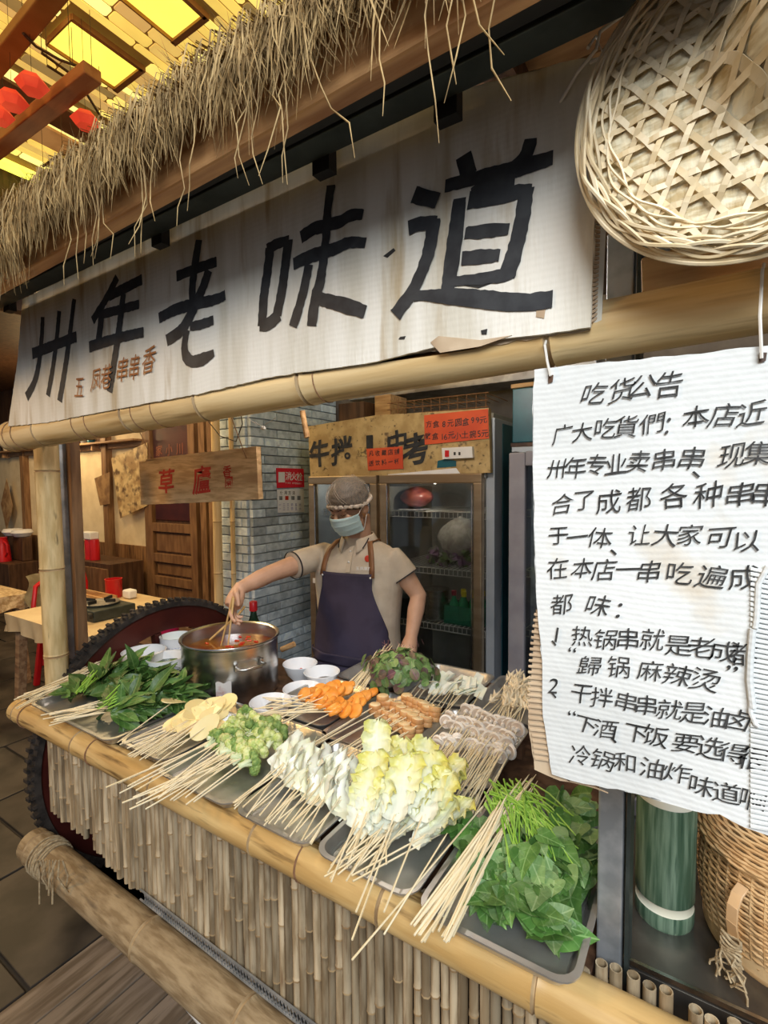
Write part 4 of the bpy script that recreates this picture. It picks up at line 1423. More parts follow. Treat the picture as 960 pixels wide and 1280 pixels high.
# strip of bare white flutes down the right side, with its torn white lips
ff = MB()
for k in range(52):
    y0 = 712 + k * 6.3
    ff.tube([W(938, y0 - 1, y=YN - .002), W(1005, y0 + 12, y=YN - .002)], 0.0022, 6)
ff.build('bare_flutes', M['card_white'], no, label='bare white corrugation on the right side')
lip = MB()
lip.tube([W(px, py, y=YN - .004) for px, py in ((960, 708), (948, 730), (946, 770), (944, 785))], 0.003, 8)
lip.tube([W(px, py, y=YN - .004) for px, py in ((941, 786), (938, 820), (937, 850), (941, 885))], 0.0036, 8)
lip.tube([W(px, py, y=YN - .004) for px, py in ((940, 872), (938, 890), (944, 905), (948, 908))], 0.0026, 8)
lip.build('torn_lip', M['card_white'], no)
LN = [
    ('吃货公告', [(743, 492), (777, 488), (803, 483), (837, 480)], 34),
    ('广大吃貨們：本店近', [(703, 543), (728, 540), (757, 535), (783, 533), (815, 529), (843, 530), (870, 521), (905, 519), (940, 517)], 30),
    ('卅年专业卖串串、现集', [(697, 586), (720, 584), (745, 581), (770, 580), (798, 577), (830, 575), (865, 573), (884, 583), (915, 570), (948, 566)], 31),
    ('合了成都各种串串', [(703, 630), (730, 626), (761, 627), (798, 624), (843, 619), (885, 618), (926, 617), (960, 616)], 33),
    ('于一体、让大家可以', [(698, 670), (722, 671), (750, 672), (777, 682), (800, 668), (832, 669), (863, 668), (900, 672), (934, 677)], 31),
    ('在本店一串吃遍成', [(697, 710), (728, 710), (755, 712), (785, 711), (812, 714), (850, 716), (890, 721), (930, 722)], 32),
    ('都味：', [(702, 755), (748, 757), (783, 762)], 33),
    ('1、热锅串就是老成都', [(696, 793), (702, 797), (728, 795), (757, 799), (785, 799), (816, 799), (848, 807), (877, 809), (905, 814), (930, 818)], 31),
    ('“歸锅麻辣烫”', [(715, 817), (737, 832), (773, 834), (813, 838), (847, 844), (882, 850), (912, 843)], 32),
    ('2、干拌串串就是油卤', [(692, 857), (702, 863), (727, 867), (752, 872), (783, 877), (808, 882), (837, 887), (867, 891), (895, 896), (923, 900)], 31),
    ('“下酒、下饭要选得很', [(714, 897), (732, 906), (757, 911), (777, 920), (795, 917), (820, 920), (857, 929), (888, 934), (917, 941), (942, 948)], 31),
    ('冷锅和油炸味道啊', [(725, 944), (753, 950), (781, 953), (815, 960), (847, 966), (877, 982), (908, 991), (942, 1000)], 31)]
for s, pts, px in LN:
    big = 0.00103 * px / 1.10
    glyphs(wtext(s, pts, y=YN - .0022), no, 'lettering', M['ink_grey'], (0, -1, 0), (0, 0, 1), big, RN, rot=6, bold=-0.002, slant=0.14)
# ties
for (pa, pb, pc) in (((681, 432), (684, 452), (688, 470)), ((953, 338), (950, 395), (952, 448))):
    o = MB().tube([W(*pa, y=.70), W(*pb, y=.685), W(*pc, y=.684)], 0.0018, 6)
    o.tube([W(pa[0], pa[1], y=.70), W(pa[0] + 2, pa[1] - 8, y=.74), W(pa[0] + 2, pa[1] - 8, y=.80)], 0.0018, 6)
    o.build('cord', M['wire'], no, label='pale cord tied through the board')
o = MB()
for px, py in ((688, 473), (953, 446)):
    p = W(px, py, y=YN - .002)
    o.add([p + Vector((a, 0, b)) for a, b in ((-.003, -.006), (.003, -.005), (.004, .004), (-.003, .005))], [(0, 1, 2, 3)])
o.build('rusty_hole', M['darkwood'], no, smooth=False)

# ================================================================ WOODEN BOARD with red characters
YW = 1.20
ws = thing('hanging_board', 'short wooden board with red characters hanging behind the bamboo pole', 'sign', W(250, 595, y=YW))
plate_y('board', [(174, 577), (182, 577), (182, 574), (250, 566), (320, 558), (321, 590), (323, 624), (250, 628), (176, 631), (175, 600)], YW, pm('pale_orange_board', (0.52, 0.31, 0.14), (0.74, 0.50, 0.26), scale=12, stretch=(1, 3, 7), rough=0.6, bump=0.3,
        spots=(0.36, 0.19, 0.08), spot_scale=3, spot_at=0.6), ws, th=0.022, jag=0.001, rnd=RN)
glyphs(wtext('草廬', [(208, 601), (252, 600)], y=YW - .001), ws, 'lettering', M['redpaint'], (0, -1, 0), (0.05, 0, 1), 0.104, RN, rot=2, bold=0.018)
glyphs(wtext('香園', [(284, 589), (286, 603)], y=YW - .001), ws, 'small_lettering', M['redpaint'], (0, -1, 0), (0.05, 0, 1), 0.043, RN, rot=2, bold=0.012)
for px in (190, 308):
    p = W(px, 573, y=YW)
    MB().tube([p, (p.x, 1.0, 2.15)], 0.0015, 5).build('wire', M['darkrope'], ws)
# cream pole-end hanging near the pier, and black wire with a ball
tag(MB().tube([W(378, 514, y=1.5), W(384, 547, y=1.5)], 0.011, 10).build('short_stick', M['rawwood']), 'short wooden stick hanging behind the pole above the fridge corner', 'stick')
t_ = MB().tube([W(312, 525, y=1.3), W(328, 533, y=1.3), W(345, 522, y=1.3)], 0.0012, 5)
t_.lathe([(0, -.008), (.009, -.004), (.009, .004), (0, .008)], 10, W(329, 535, y=1.3))
tag(t_.build('string_with_ball', M['wire']), 'small pale ball on a string in front of the brick pier', 'string')

# ================================================================ ROOF
roof = thing('stall_roof', 'stall roof with an orange timber fascia and hanging straw thatch', 'roof', (-0.9, 0.5, 2.07))
MB().bar((-2.4, 0.518, 2.105), (0.30, 0.518, 2.170), 0.03, 0.125).build('fascia', M['fascia'], roof, smooth=False, bevel=0.004)
MB().bar((-2.3, 0.640, 2.150), (0.30, 0.640, 2.168), 0.045, 0.03).build('steel_beam', M['black_steel'], roof, smooth=False, bevel=.002)
MB().bar((-2.3, 0.585, 2.140), (0.30, 0.585, 2.165), 0.05, 0.02).build('steel_beam', M['black'], roof, smooth=False)
for px in (12, 200, 405, 560):
    p = W(px, 175 if px == 405 else (280 if px == 200 else (90 if px == 560 else 375)), y=0.67)
    MB().box((p.x, 0.67, 2.18), (0.035, 0.02, 0.11)).build('bracket', M['black'], roof, smooth=False)
# rafters and deck boards
k = 0
y = 0.70
while y < 1.9:
    w = RS.uniform(0.09, 0.12)
    MB().box((-0.95, y + w / 2, 2.33 + k * 0.0012), (2.9, w - 0.006, 0.016)).build('deck_board', M['oldwood'] if k % 3 else M['rawwood'], roof, smooth=False)
    y += w
    k += 1
MB().box((-0.95, 1.30, 2.365), (3.0, 1.34, 0.02)).build('light_block_sheet', M['black'], roof, smooth=False)  # unseen black sheet added over the deck to block light
MB().box((-0.95, 0.60, 2.225), (3.0, 0.14, 0.012)).build('eave_board', M['darkwood'], roof, smooth=False)
MB().bar((-2.4, 0.74, 2.27), (0.3, 0.74, 2.29), 0.05, 0.09).build('purlin', M['oldwood'], roof, smooth=False)
for x_ in (-2.2, -1.55, -0.9, -0.30, 0.25):
    MB().bar((x_, 0.60, 2.30), (x_, 1.95, 2.30), 0.05, 0.05).build('rafter', M['darkwood'], roof, smooth=False)
MB().bar((-1.75, 0.76, 2.215), (-0.7, 0.76, 2.235), 0.02, 0.03).build('pale_batten', M['galv'], roof, smooth=False)
# rear posts carry the roof
for x_, y_ in ((-2.37, 1.05), (0.28, 1.75)):
    MB().box((x_, y_, 1.15), (0.05, 0.05, 2.3)).build('roof_post', M['darkwood'], roof, smooth=False)
# end-grain block at the right, wooden beam end
bl_ = thing('beam_end', 'rough sawn timber end sticking out under the woven hat', 'timber', W(860, 330, y=.8))
MB().box((0.055, 0.86, 1.905), (0.28, 0.12, 0.062), Matrix.Rotation(-0.04, 4, 'Y')).build('timber', M['rawwood'], bl_, smooth=False, bevel=.004)
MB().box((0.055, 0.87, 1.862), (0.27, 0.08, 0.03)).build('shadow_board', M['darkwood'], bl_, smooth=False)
# thatch fringe: thousands of straws in one part
th = MB()
rt = random.Random(77)
for k in range(9000):
    X = rt.uniform(-2.35, 0.12)
    edge = noise.noise(Vector((X * 7, 0.3, 0))) * 0.03 + noise.noise(Vector((X * 22, 1.3, 0))) * 0.022
    Y = 0.474 + rt.uniform(-0.024, 0.020)
    ztop = 2.165 + (X + 1.0) * 0.014 + rt.uniform(-0.022, 0.022)
    L = max(0.015, 0.062 + edge * 1.3 + rt.gauss(0, 0.022) + (0.02 if X < -1.0 else 0))
    if X > -0.30:
        L *= 0.75
    d = Vector((rt.gauss(0, 0.22), rt.uniform(-0.35, 0.05), -1)).normalized()
    p0 = Vector((X, Y + 0.05, ztop + 0.012))
    p1 = Vector((X + d.x * 0.01, Y - 0.008, ztop))
    p2 = p1 + d * L * 0.5
    p3 = p1 + Vector((d.x * 1.5, d.y * 0.5, -1)).normalized() * L + Vector((rt.gauss(0, .008), 0, 0))
    w = rt.uniform(0.0007, 0.0016)
    a = rt.uniform(0, pi)
    s = Vector((cos(a), sin(a) * .6, 0)) * w
    base = len(th.v)
    for p, q in ((p0, 1), (p1, 1), (p2, .9), (p3, .2)):
        th.v.append(tuple(p + s * q))
        th.v.append(tuple(p - s * q))
    for i in range(3):
        th.f.append((base + 2 * i, base + 2 * i + 1, base + 2 * i + 3, base + 2 * i + 2))
        th.m.append(0)
for k in range(26):       # a few long loose straws
    X = rt.uniform(-1.0, -0.1)
    p = Vector((X, 0.455, 2.14))
    pts = [p]
    for i in range(5):
        p = p + Vector((rt.gauss(0, .010), rt.gauss(-.002, .004), -rt.uniform(.02, .045)))
        pts.append(p)
    th.tube(pts, [.0009] * 5 + [.0004], 4)
for k in range(1500):      # bristling top
    X = rt.uniform(-2.3, 0.1)
    p = Vector((X, 0.485 + rt.uniform(-.02, .05), 2.182 + (X + 1.0) * 0.014))
    d = Vector((rt.gauss(0, .5), rt.uniform(-1, .2), rt.uniform(.1, .8))).normalized() * rt.uniform(.015, .05)
    s = Vector((.0009, 0, 0))
    th.add([p - s, p + s, p + d], [(0, 1, 2)])
o = th.build('thatch', M['straw'], roof, smooth=False)
o['kind'] = 'stuff'
# solid thatch core behind the fringe
def core(u, v):
    X = -2.35 + u * 2.5
    a = v * 2 * pi
    return (X, 0.515 + 0.030 * cos(a), 2.185 + (X + 1.0) * 0.014 + 0.022 * sin(a) + 0.006 * noise.noise(Vector((X * 20, a, 0))))
MB().grid(core, 120, 12).build('thatch_core', M['straw'], roof)

# ================================================================ FRIDGES
RK = random.Random(31)


def rbox(name, c, d, mat, par=None, b=0.003, **k):
    return MB().box(c, d).build(name, mat, par, smooth=False, bevel=b, **k)


def wire_shelf(par, x0, x1, y0, y1, z, name='wire_shelf'):
    m = MB()
    m.bar((x0, y0, z), (x1, y0, z), .004, .004)
    m.bar((x0, y0, z - .032), (x1, y0, z - .032), .004, .004)
    m.bar((x0, y1, z), (x1, y1, z), .004, .004)
    x = x0 + .008
    while x < x1:
        m.bar((x, y0, z), (x, y0, z - .032), .003, .004, up=(0, 1, 0))
        m.bar((x, y0, z), (x, y1, z), .003, .003)
        x += .026
    return m.build(name, M['white_wire'], par, smooth=False)


M['white_wire'] = pm('white_coated_wire', (0.66, 0.64, 0.58), (0.58, 0.56, 0.50), rough=0.5)
FY = 2.40
FX0, FX1 = -2.085, -0.915
fr = thing('display_fridge', 'tall two-door glass fridge with bronze frames behind the worker', 'fridge', ((FX0 + FX1) / 2, 2.7, 0))
# carcass: back, sides, top, bottom (open front, closed by the doors)
FD = 0.66
rbox('back_panel', ((FX0 + FX1) / 2, FY + FD, .85), (FX1 - FX0, .03, 1.60), M['fridge_in'], fr)
rbox('side_panel', (FX0 + .02, FY + FD / 2, .85), (.04, FD, 1.60), M['fridge_side'], fr)
rbox('side_panel', (FX1 - .005, FY + FD / 2 + .02, .97), (.045, FD, 1.94), M['fridge_side'], fr)
rbox('side_trim', (FX1 + .019, FY + FD / 2 + .08, .97), (.004, FD - .10, 1.90), M['teal'], fr)
rbox('bottom_panel', ((FX0 + FX1) / 2, FY + FD / 2, .09), (FX1 - FX0 - .04, FD, .14), M['dull_steel'], fr)
rbox('top_panel', ((FX0 + FX1) / 2, FY + FD / 2, 1.655), (FX1 - FX0 - .04, FD, .03), M['fridge_in'], fr)
rbox('mullion', ((FX0 + FX1) / 2 - .06, FY + .02, .85), (.05, .05, 1.56), M['frame_gold'], fr)
rbox('inner_divider', ((FX0 + FX1) / 2 - .06, FY + FD / 2, .85), (.01, FD - .08, 1.5), M['fridge_in'], fr)
for (x0, x1) in ((FX0 + .005, -1.573), (-1.555, FX1 - .03)):
    d = rbox('door', ((x0 + x1) / 2, FY - .01, 1.640), (x1 - x0, .045, .05), M['frame_gold'], fr, .006)
    d['wl'] = (0, 0, 0)
    for (c, dd) in ((((x0 + x1) / 2, FY - .01, .19), (x1 - x0, .045, .06)), ((x0 + .024, FY - .01, .91), (.048, .045, 1.42)), ((x1 - .024, FY - .01, .91), (.048, .045, 1.42))):
        o = MB().box(c, dd).build('door_frame', M['frame_gold'], None, smooth=False, bevel=.008)
        o.parent = d
    o = MB().box(((x0 + x1) / 2, FY - .005, .915), (x1 - x0 - .09, .006, 1.40)).build('pane', M['glass'], None, smooth=False)
    o.parent = d
    for sx in (x0 + .052, x1 - .052):
        o = MB().box((sx, FY - .032, .915), (.006, .006, 1.38)).build('gasket', M['steel'], None, smooth=False)
        o.parent = d
for (x0, x1) in ((FX0 + .05, -1.60), (-1.54, FX1 - .04)):
    for z in (1.48 - .02, 1.17 - .02, .86 - .02):
        wire_shelf(fr, x0, x1, FY + .06, FY + FD - .05, z)
rbox('sticker', (-2.035, FY - .036, 1.02), (.03, .003, .03), M['whitepaper'], fr, 0)
# header board on top
hd = thing('menu_board', 'brown newspaper-covered menu board with black characters on top of the fridge', 'sign', (-1.5, FY, 1.67))
M['newsprint'] = pm('brown_newspaper', (0.42, 0.29, 0.12), (0.58, 0.43, 0.20), scale=14, rough=0.8, spots=(0.10, 0.07, 0.04), spot_scale=40, spot_at=0.60)
plate_y('board', [(385, 533), (470, 519), (540, 515), (611, 510), (613, 591), (500, 593), (388, 597)], FY - .02, M['newsprint'], hd, th=.03)
for k in range(7):
    px = 392 + 31 * k
    p0 = W(px, 560 - k * 2, y=FY - .022)
    MB().box((p0.x, FY - .0215, 1.80 + .06 * (k % 2)), (.045 + .02 * (k % 3), .001, .05 + .03 * (k % 2))).build('newspaper_patch', M['ink_brown'] if k == 20 else pm('newspaper_patch', (0.50 + .05 * (k % 3), 0.36 + .04 * (k % 3), 0.17), (0.16, 0.11, 0.06), scale=60, rough=.8), hd, smooth=False)
glyphs([(c, W(px, py, y=FY - .0235), s) for c, px, py, s in (('牛', 399, 566, .17), ('拌', 427, 563, .17), ('。', 441, 562, .12), ('中', 496, 553, .14), ('考', 520, 561, .18))], hd, 'lettering', M['ink'], (0, -1, 0), (0, 0, 1), .16, RK, rot=2, bold=.03)
MB().box(W(462, 554, y=FY - .022), (.045, .002, .09)).build('dark_blot', M['ink'], hd, smooth=False, label='dark painted blot')
bb = thing('price_sign', 'large orange-red price paper at the right end of the menu board', 'sign', W(570, 533, y=FY - .03))
plate_y('paper', [(530, 519), (610, 511), (611, 548), (531, 556)], FY - .026, M['redpaper'], bb, th=.002)
glyphs(wtext('方盒8元圆盒99元', [(536, 530), (545, 530), (555, 530), (563, 529), (573, 528), (582, 527), (591, 525), (597, 525), (604, 525)], y=FY - .0265) + wtext('散盒16元小土碗5元', [(535, 545), (544, 545), (553, 546), (557, 546), (564, 544), (572, 545), (581, 543), (591, 543), (599, 542), (606, 542)], y=FY - .0265),
       bb, 'lettering', M['ink'], (0, -1, 0), (0, 0, 1), .040, RK, rot=5, bold=.01)
bb = thing('price_sign', 'small orange-red price paper in the middle of the menu board', 'sign', W(480, 573, y=FY - .03))
plate_y('paper', [(458, 561), (503, 558), (504, 586), (460, 588)], FY - .026, M['redpaper'], bb, th=.002)
glyphs(wtext('凡收藏店铺', [(464 + 8 * k, 567 - k * .6) for k in range(5)], y=FY - .0265) + wtext('送饮料一杯', [(464 + 8 * k, 579 - k * .6) for k in range(5)], y=FY - .0265), bb, 'lettering', M['ink'], (0, -1, 0), (0, 0, 1), .034, RK, rot=4, bold=.012)
# power strip
psr = thing('power_strip', 'white power strip with a red switch fixed to the menu board', 'power strip', W(571, 566, y=FY - .03))
plate_y('body', [(552, 560), (590, 558), (591, 572), (553, 574)], FY - .045, M['white'], psr, th=.024)
plate_y('switch', [(556, 563), (561, 563), (561, 571), (556, 571)], FY - .049, M['redplastic'], psr, th=.004)
for px in (567, 573):
    plate_y('socket', [(px, 565), (px + 2.5, 565), (px + 2.5, 569), (px, 569)], FY - .046, M['black'], psr, th=.002)
plate_y('teal_scrap', [(547, 576), (556, 574), (570, 576), (570, 583), (546, 585)], FY - .024, M['teal'], hd, th=.003)
plate_y('white_strip', [(485, 593), (570, 585), (575, 592), (560, 596), (485, 597)], FY - .024, M['whitepaper'], hd, th=.003)
# clutter above the fridge: crate of wire, box, tarpaulin
cr = thing('wire_basket', 'rusty wire basket lying on top of the fridge behind the menu board', 'basket', (-1.4, 2.75, 1.99))
m = MB()
for k in range(12):
    x = -1.62 + k * .055
    m.tube([(x, 2.60, 1.99), (x, 2.60, 2.10)], .0025, 4)
    m.tube([(x, 2.60, 2.10), (x, 2.95, 2.10)], .0025, 4)
for z in (1.99, 2.025, 2.06, 2.10):
    m.tube([(-1.64, 2.60, z), (-1.0, 2.60, z)], .003, 4)
m.build('wires', M['darkrope'], cr)
for args in (((-1.93, 2.72, 2.06), (.20, .2, .15), 'darkwood', 'dark wooden box on top of the fridge, left end'),
             ((-1.74, 2.8, 2.08), (.12, .2, .19), 'rawwood', 'upright timber block on top of the fridge beside the dark box')):
    o = rbox('wooden_box', args[0], args[1], M[args[2]])
    tag(o, args[3], 'box')
rbox('top_cabinet', ((FX0 + FX1) / 2, FY + .38, 1.83), (FX1 - FX0 - .06, .5, .30), M['fridge_in'], fr)
sl = W(440, 500, y=2.9)
tag(rbox('ceiling_duct', (-1.3, 2.95, 2.25), (1.6, .25, .12), M['dull_steel']), 'grey duct under the kitchen ceiling above the fridge', 'duct')

# things inside the fridge
def lathe_thing(name, lab, cat, p, prof, mat, grp=None, n=18, **k):
    o = MB().lathe(prof, n, p).build(name, mat, **k)
    return tag(o, lab, cat, grp)


bag = MB().grid(lambda u, v: Vector((-1.17 + .13 * sin(pi * v) ** .6 * cos(2 * pi * u) * (1 + .25 * noise.noise(Vector((u * 6, v * 5, 0)))),
                                     2.62 + .10 * sin(pi * v) ** .6 * sin(2 * pi * u), 1.17 + .26 * v)), 28, 16)
tag(bag.build('plastic_bag', M['bag']), 'clear bag of greens on the middle fridge shelf', 'bag')
m = MB()
for k in range(60):
    c = Vector((-1.20 + RK.gauss(0, .07), 2.60 + RK.uniform(-.06, .06), 1.16 + abs(RK.gauss(0, .05))))
    m.box(c, (.05, .02, .03), Euler((RK.random() * 3, RK.random() * 3, 0)).to_matrix().to_4x4())
o = m.build('leafy_greens', pm('dim_greens', (0.10, 0.16, 0.06), (0.22, 0.12, 0.22), scale=20), smooth=False)
tag(o, 'heap of green and purple leaves on the middle fridge shelf', 'vegetables')
o['kind'] = 'stuff'
tag(MB().grid(lambda u, v: Vector((-1.44 + .10 * sin(pi * v) ** .6 * cos(2 * pi * u), 2.6 + .1 * sin(pi * v) ** .6 * sin(2 * pi * u), 1.47 + .13 * v)), 20, 12).build('plastic_bag', pm('dark_red_bag', (.18, .03, .03), (.30, .08, .06), scale=20, rough=.3, bump=.6, bscale=30)),
    'dark red bag on the top fridge shelf', 'bag')
for k in range(4):
    lathe_thing('plate', 'pale plate in a small stack on the top fridge shelf', 'plate', (-1.42, 2.52, 1.461 + k * .010), [(0, 0), (.05, 0), (.09, .008), (.085, .01), (0, .003)], M['porcelain'], 'plates on the top fridge shelf') if k < 1 else None
pt = lathe_thing('steel_pot', 'tall steel pot on the lower fridge shelf left of the green bottles', 'pot', (-1.30, 2.56, .845), [(0, 0), (.075, 0), (.075, .16), (.080, .163), (.080, .170), (0, .175)], M['steel'])
lathe_thing('steel_pot', 'darker low pot on the lower fridge shelf beside the worker\'s arm', 'pot', (-1.47, 2.52, .845), [(0, 0), (.07, 0), (.07, .11), (.074, .115), (0, .125)], M['black_steel'])
M['greenglass'] = pm('green_plastic_bottle', (0.02, 0.22, 0.10), (0.04, 0.30, 0.14), rough=0.15)
tub = thing('bottle_tub', 'green see-through tub holding bottles on the lower fridge shelf', 'tub', (-1.10, 2.54, .845))
for (c, d) in (((-1.10, 2.49, .895), (.22, .006, .10)), ((-1.10, 2.63, .895), (.22, .006, .10)), ((-1.21, 2.56, .895), (.006, .14, .10)), ((-.99, 2.56, .895), (.006, .14, .10)), ((-1.10, 2.56, .848), (.22, .14, .006))):
    rbox('side' if d[2] > .05 else 'base', c, d, pm('green_tub', (0.05, 0.30, 0.18), rough=.25, alpha=.6), tub, 0)
for k, (dx, dy) in enumerate(((-.07, -.03), (-.01, -.03), (.05, -.03), (-.04, .03), (.02, .03), (.07, .035))):
    p = Vector((-1.10 + dx, 2.56 + dy, .852))
    t = thing('bottle', 'small green bottle with a yellow cap in the tub on the lower fridge shelf', 'bottle', p, 'green bottles in the fridge tub')
    MB().lathe([(0, 0), (.024, 0), (.026, .01), (.026, .10), (.012, .13), (.012, .145), (0, .145)], 14, p).build('body', M['greenglass'], t)
    MB().lathe([(0, .143), (.014, .143), (.014, .17), (0, .17)], 12, p).build('cap', pm('yellow_cap', (.75, .62, .04)) if k else pm('maroon_cap', (.3, .02, .04)), t)

# teal sheet above and second fridge at the right, mostly behind the notice
tl = thing('teal_sign', 'glossy teal lightbox panel above the right fridge', 'sign', (-.66, 2.42, 1.80))
rbox('panel', (-.64, 2.44, 1.94), (.34, .03, .26), M['teal'], tl, .004)
rbox('frame', (-.64, 2.45, 1.80), (.36, .04, .02), M['darkwood'], tl, .002)
rbox('frame', (-.64, 2.45, 2.085), (.36, .04, .02), M['rawwood'], tl, .002)
f2 = thing('display_fridge', 'second glass-door fridge with a grey frame, half hidden by the hanging notice', 'fridge', (-.5, 2.7, 0))
G0, G1 = -.815, -.10
rbox('back_panel', ((G0 + G1) / 2, 3.05, .89), (G1 - G0, .03, 1.76), M['fridge_in'], f2)
rbox('side_panel', (G0 + .02, 2.74, .89), (.04, .62, 1.76), pm('mauve_grey_panel', (.26, .25, .29), (.31, .30, .34)), f2)
rbox('side_panel', (G1 - .02, 2.74, .89), (.04, .62, 1.76), M['fridge_side'], f2)
rbox('top_panel', ((G0 + G1) / 2, 2.74, 1.775), (G1 - G0, .62, .03), M['fridge_side'], f2)
rbox('bottom_panel', ((G0 + G1) / 2, 2.74, .09), (G1 - G0, .62, .12), M['fridge_side'], f2)
d = rbox('door', (G0 + .04, 2.41, .95), (.08, .04, 1.62), pm('mauve_grey_frame', (.30, .29, .33), (.36, .35, .39)), f2, .006)
d['wl'] = (0, 0, 0)
for (c, dd) in (((G1 - .04, 2.41, .95), (.08, .04, 1.62)), (((G0 + G1) / 2, 2.41, 1.73), (G1 - G0 - .16, .04, .07)), (((G0 + G1) / 2, 2.41, .18), (G1 - G0 - .16, .04, .08))):
    o = MB().box(c, dd).build('door_frame', pm('mauve_grey_frame', (.30, .29, .33)), None, smooth=False, bevel=.006)
    o.parent = d
o = MB().box(((G0 + G1) / 2, 2.415, .95), (G1 - G0 - .16, .006, 1.50)).build('pane', M['glass'], None, smooth=False)
o.parent = d
for z in (1.48, 1.18, .88):
    wire_shelf(f2, G0 + .05, G1 - .05, 2.47, 2.98, z)
st = MB()
for k in range(34):
    st.box((G0 + .115, 2.46, .60 + k * .03), (.008, .004, .012))
st.box((G0 + .105, 2.463, 1.10), (.03, .004, 1.05))
st.build('shelf_rail', M['galv'], f2, smooth=False)
lathe_thing('yellow_pack', 'yellow packet on a shelf of the right fridge', 'packet', (-.60, 2.60, 1.185), [(0, 0), (.05, 0), (.06, .05), (.05, .11), (0, .13)], pm('yellow_pack', (.75, .50, .03), (.6, .35, .02)), None, 8)
lathe_thing('plastic_bag', 'pale bag on the top shelf of the right fridge', 'bag', (-.60, 2.62, 1.485), [(0, 0), (.07, 0), (.09, .06), (.06, .14), (0, .16)], M['bag'], None, 12)

# ================================================================ RIGHT SHELF: bamboo tube, basket
gt = thing('bamboo_container', 'green bamboo tube container with white scraped rings on the steel shelf', 'container', (-.052, 1.00, .826))
M['greenbamboo'] = pm('green_bamboo', (0.05, 0.10, 0.06), (0.17, 0.25, 0.17), scale=9, stretch=(10, 10, .7), rough=.38, bump=.1, spots=(.02, .06, .035), spot_scale=12, spot_at=.6)
c0 = Vector((-.050, 1.015, .826))
MB().lathe([(0, 0), (.046, 0), (.048, .006), (.048, .028), (.0475, .030)], 40, c0).build('foot', M['greenbamboo'], gt)
MB().lathe([(.0475, .030), (.0462, .032), (.0462, .044), (.0475, .046)], 40, c0).build('scraped_ring', pm('scraped_bamboo', (.78, .76, .62), (.66, .64, .5)), gt, label='white scraped ring')
MB().lathe([(.0475, .046), (.0485, .048), (.0485, .222), (.048, .224)], 40, c0).build('body', M['greenbamboo'], gt)
MB().lathe([(.048, .224), (.049, .230), (.049, .238), (.040, .238), (.038, .230), (.038, .10), (0, .10)], 40, c0).build('rim', pm('scraped_bamboo_rim', (.78, .76, .64), (.66, .64, .5)), gt, label='white scraped rim')

bk = thing('lidded_basket', 'woven tan wicker basket with a domed lid and rope-tied bamboo handle on the steel shelf', 'basket', (.125, 1.07, .826))
BC = Vector((.137, 1.062, .826))
M['wicker'] = pm('tan_wicker', (0.50, 0.29, 0.12), (0.68, 0.45, 0.22), scale=18, rough=.55, bump=.2)


def brad(z):
    return .118 + .012 * sin(min(1, z / .2) * pi) + .010 * z / .2


nw = 44
wv = MB()
for k in range(25):         # woven rows
    z = .016 + k * .0064
    pts = []
    for i in range(nw * 2 + 1):
        a = 2 * pi * i / (nw * 2)
        r = brad(z) + (.0022 if (i // 2 + k) % 2 else -.0022) * (1 if i % 2 == 0 else .0)
        pts.append(BC + Vector((r * cos(a), r * sin(a), z + .0006 * sin(i))))
    wv.tube(pts, .0027, 5, caps=False)
o = wv.build('woven_rows', M['wicker'], bk)
o['kind'] = 'stuff'
stv = MB()
for i in range(nw):
    a = 2 * pi * (i + .5) / nw
    stv.tube([BC + Vector((brad(z) * cos(a), brad(z) * sin(a), z)) for z in (.01, .06, .12, .178)], .0032, 5)
o = stv.build('stakes', M['wicker'], bk)
o['kind'] = 'stuff'
MB().lathe([(brad(.08) - .006, .01), (brad(.1) - .007, .09), (brad(.17) - .006, .175)], 40, BC).build('lining', M['wicker'], bk)
MB().lathe([(0, 0), (.123, 0), (.127, .008), (.125, .018), (.118, .018)], 48, BC).build('base_band', pm('bent_bamboo_band', (.62, .38, .17), (.72, .48, .24), scale=6, rough=.4), bk, label='smooth bamboo base band')
lidm = MB()
for k in range(22):        # lid rows
    t = k / 21
    z = .178 + .055 * (1 - (1 - t) ** 2)
    rr_ = .134 * (1 - t ** 1.6) + .006
    pts = []
    n_ = 72
    for i in range(n_ + 1):
        a = 2 * pi * i / n_
        r = rr_ + (.0016 if (i // 2 + k) % 2 else -.0016)
        pts.append(BC + Vector((r * cos(a), r * sin(a), z)))
    lidm.tube(pts, .0030, 5, caps=False)
o = lidm.build('lid', M['wicker'], bk)
MB().lathe([(.132, .172), (.137, .176), (.137, .186), (.130, .190)], 48, BC).build('lid_band', M['wicker'], bk)
# handle loop + rope
ph = W(928, 1110, y=.965)
hb = MB()
ctr = W(930, 1140, y=.95)
outv = (Vector((ctr.x, ctr.y, 0)) - Vector((BC.x, BC.y, 0))).normalized()
base = Vector((BC.x, BC.y, 0)) + outv * (brad(.1) + .004)
for k in range(2):
    pass
hp_ = [base + Vector((0, 0, .826 + z)) + outv * o_ for z, o_ in ((.050, .004), (.075, .020), (.10, .026), (.125, .024), (.142, .014), (.150, .0))]
side = outv.cross(Vector((0, 0, 1)))
for i in range(len(hp_) - 1):
    hb.bar(hp_[i], hp_[i + 1] + (hp_[i + 1] - hp_[i]) * .1, .017, .004, up=outv)
hb.build('handle', pm('shiny_bent_bamboo', (.52, .32, .15), (.66, .44, .24), scale=5, rough=.3), bk, bevel=.001)
rp = MB()
rk = random.Random(4)
for k in range(7):
    z = .826 + .075 - k * .006
    rp.tube([base + outv * (.026 + .004 * sin(a)) + side * .015 * cos(a) + Vector((0, 0, z + .003 * sin(2 * a + k) - .0)) for a in [2 * pi * i / 12 for i in range(13)]], .0022, 5, caps=False)
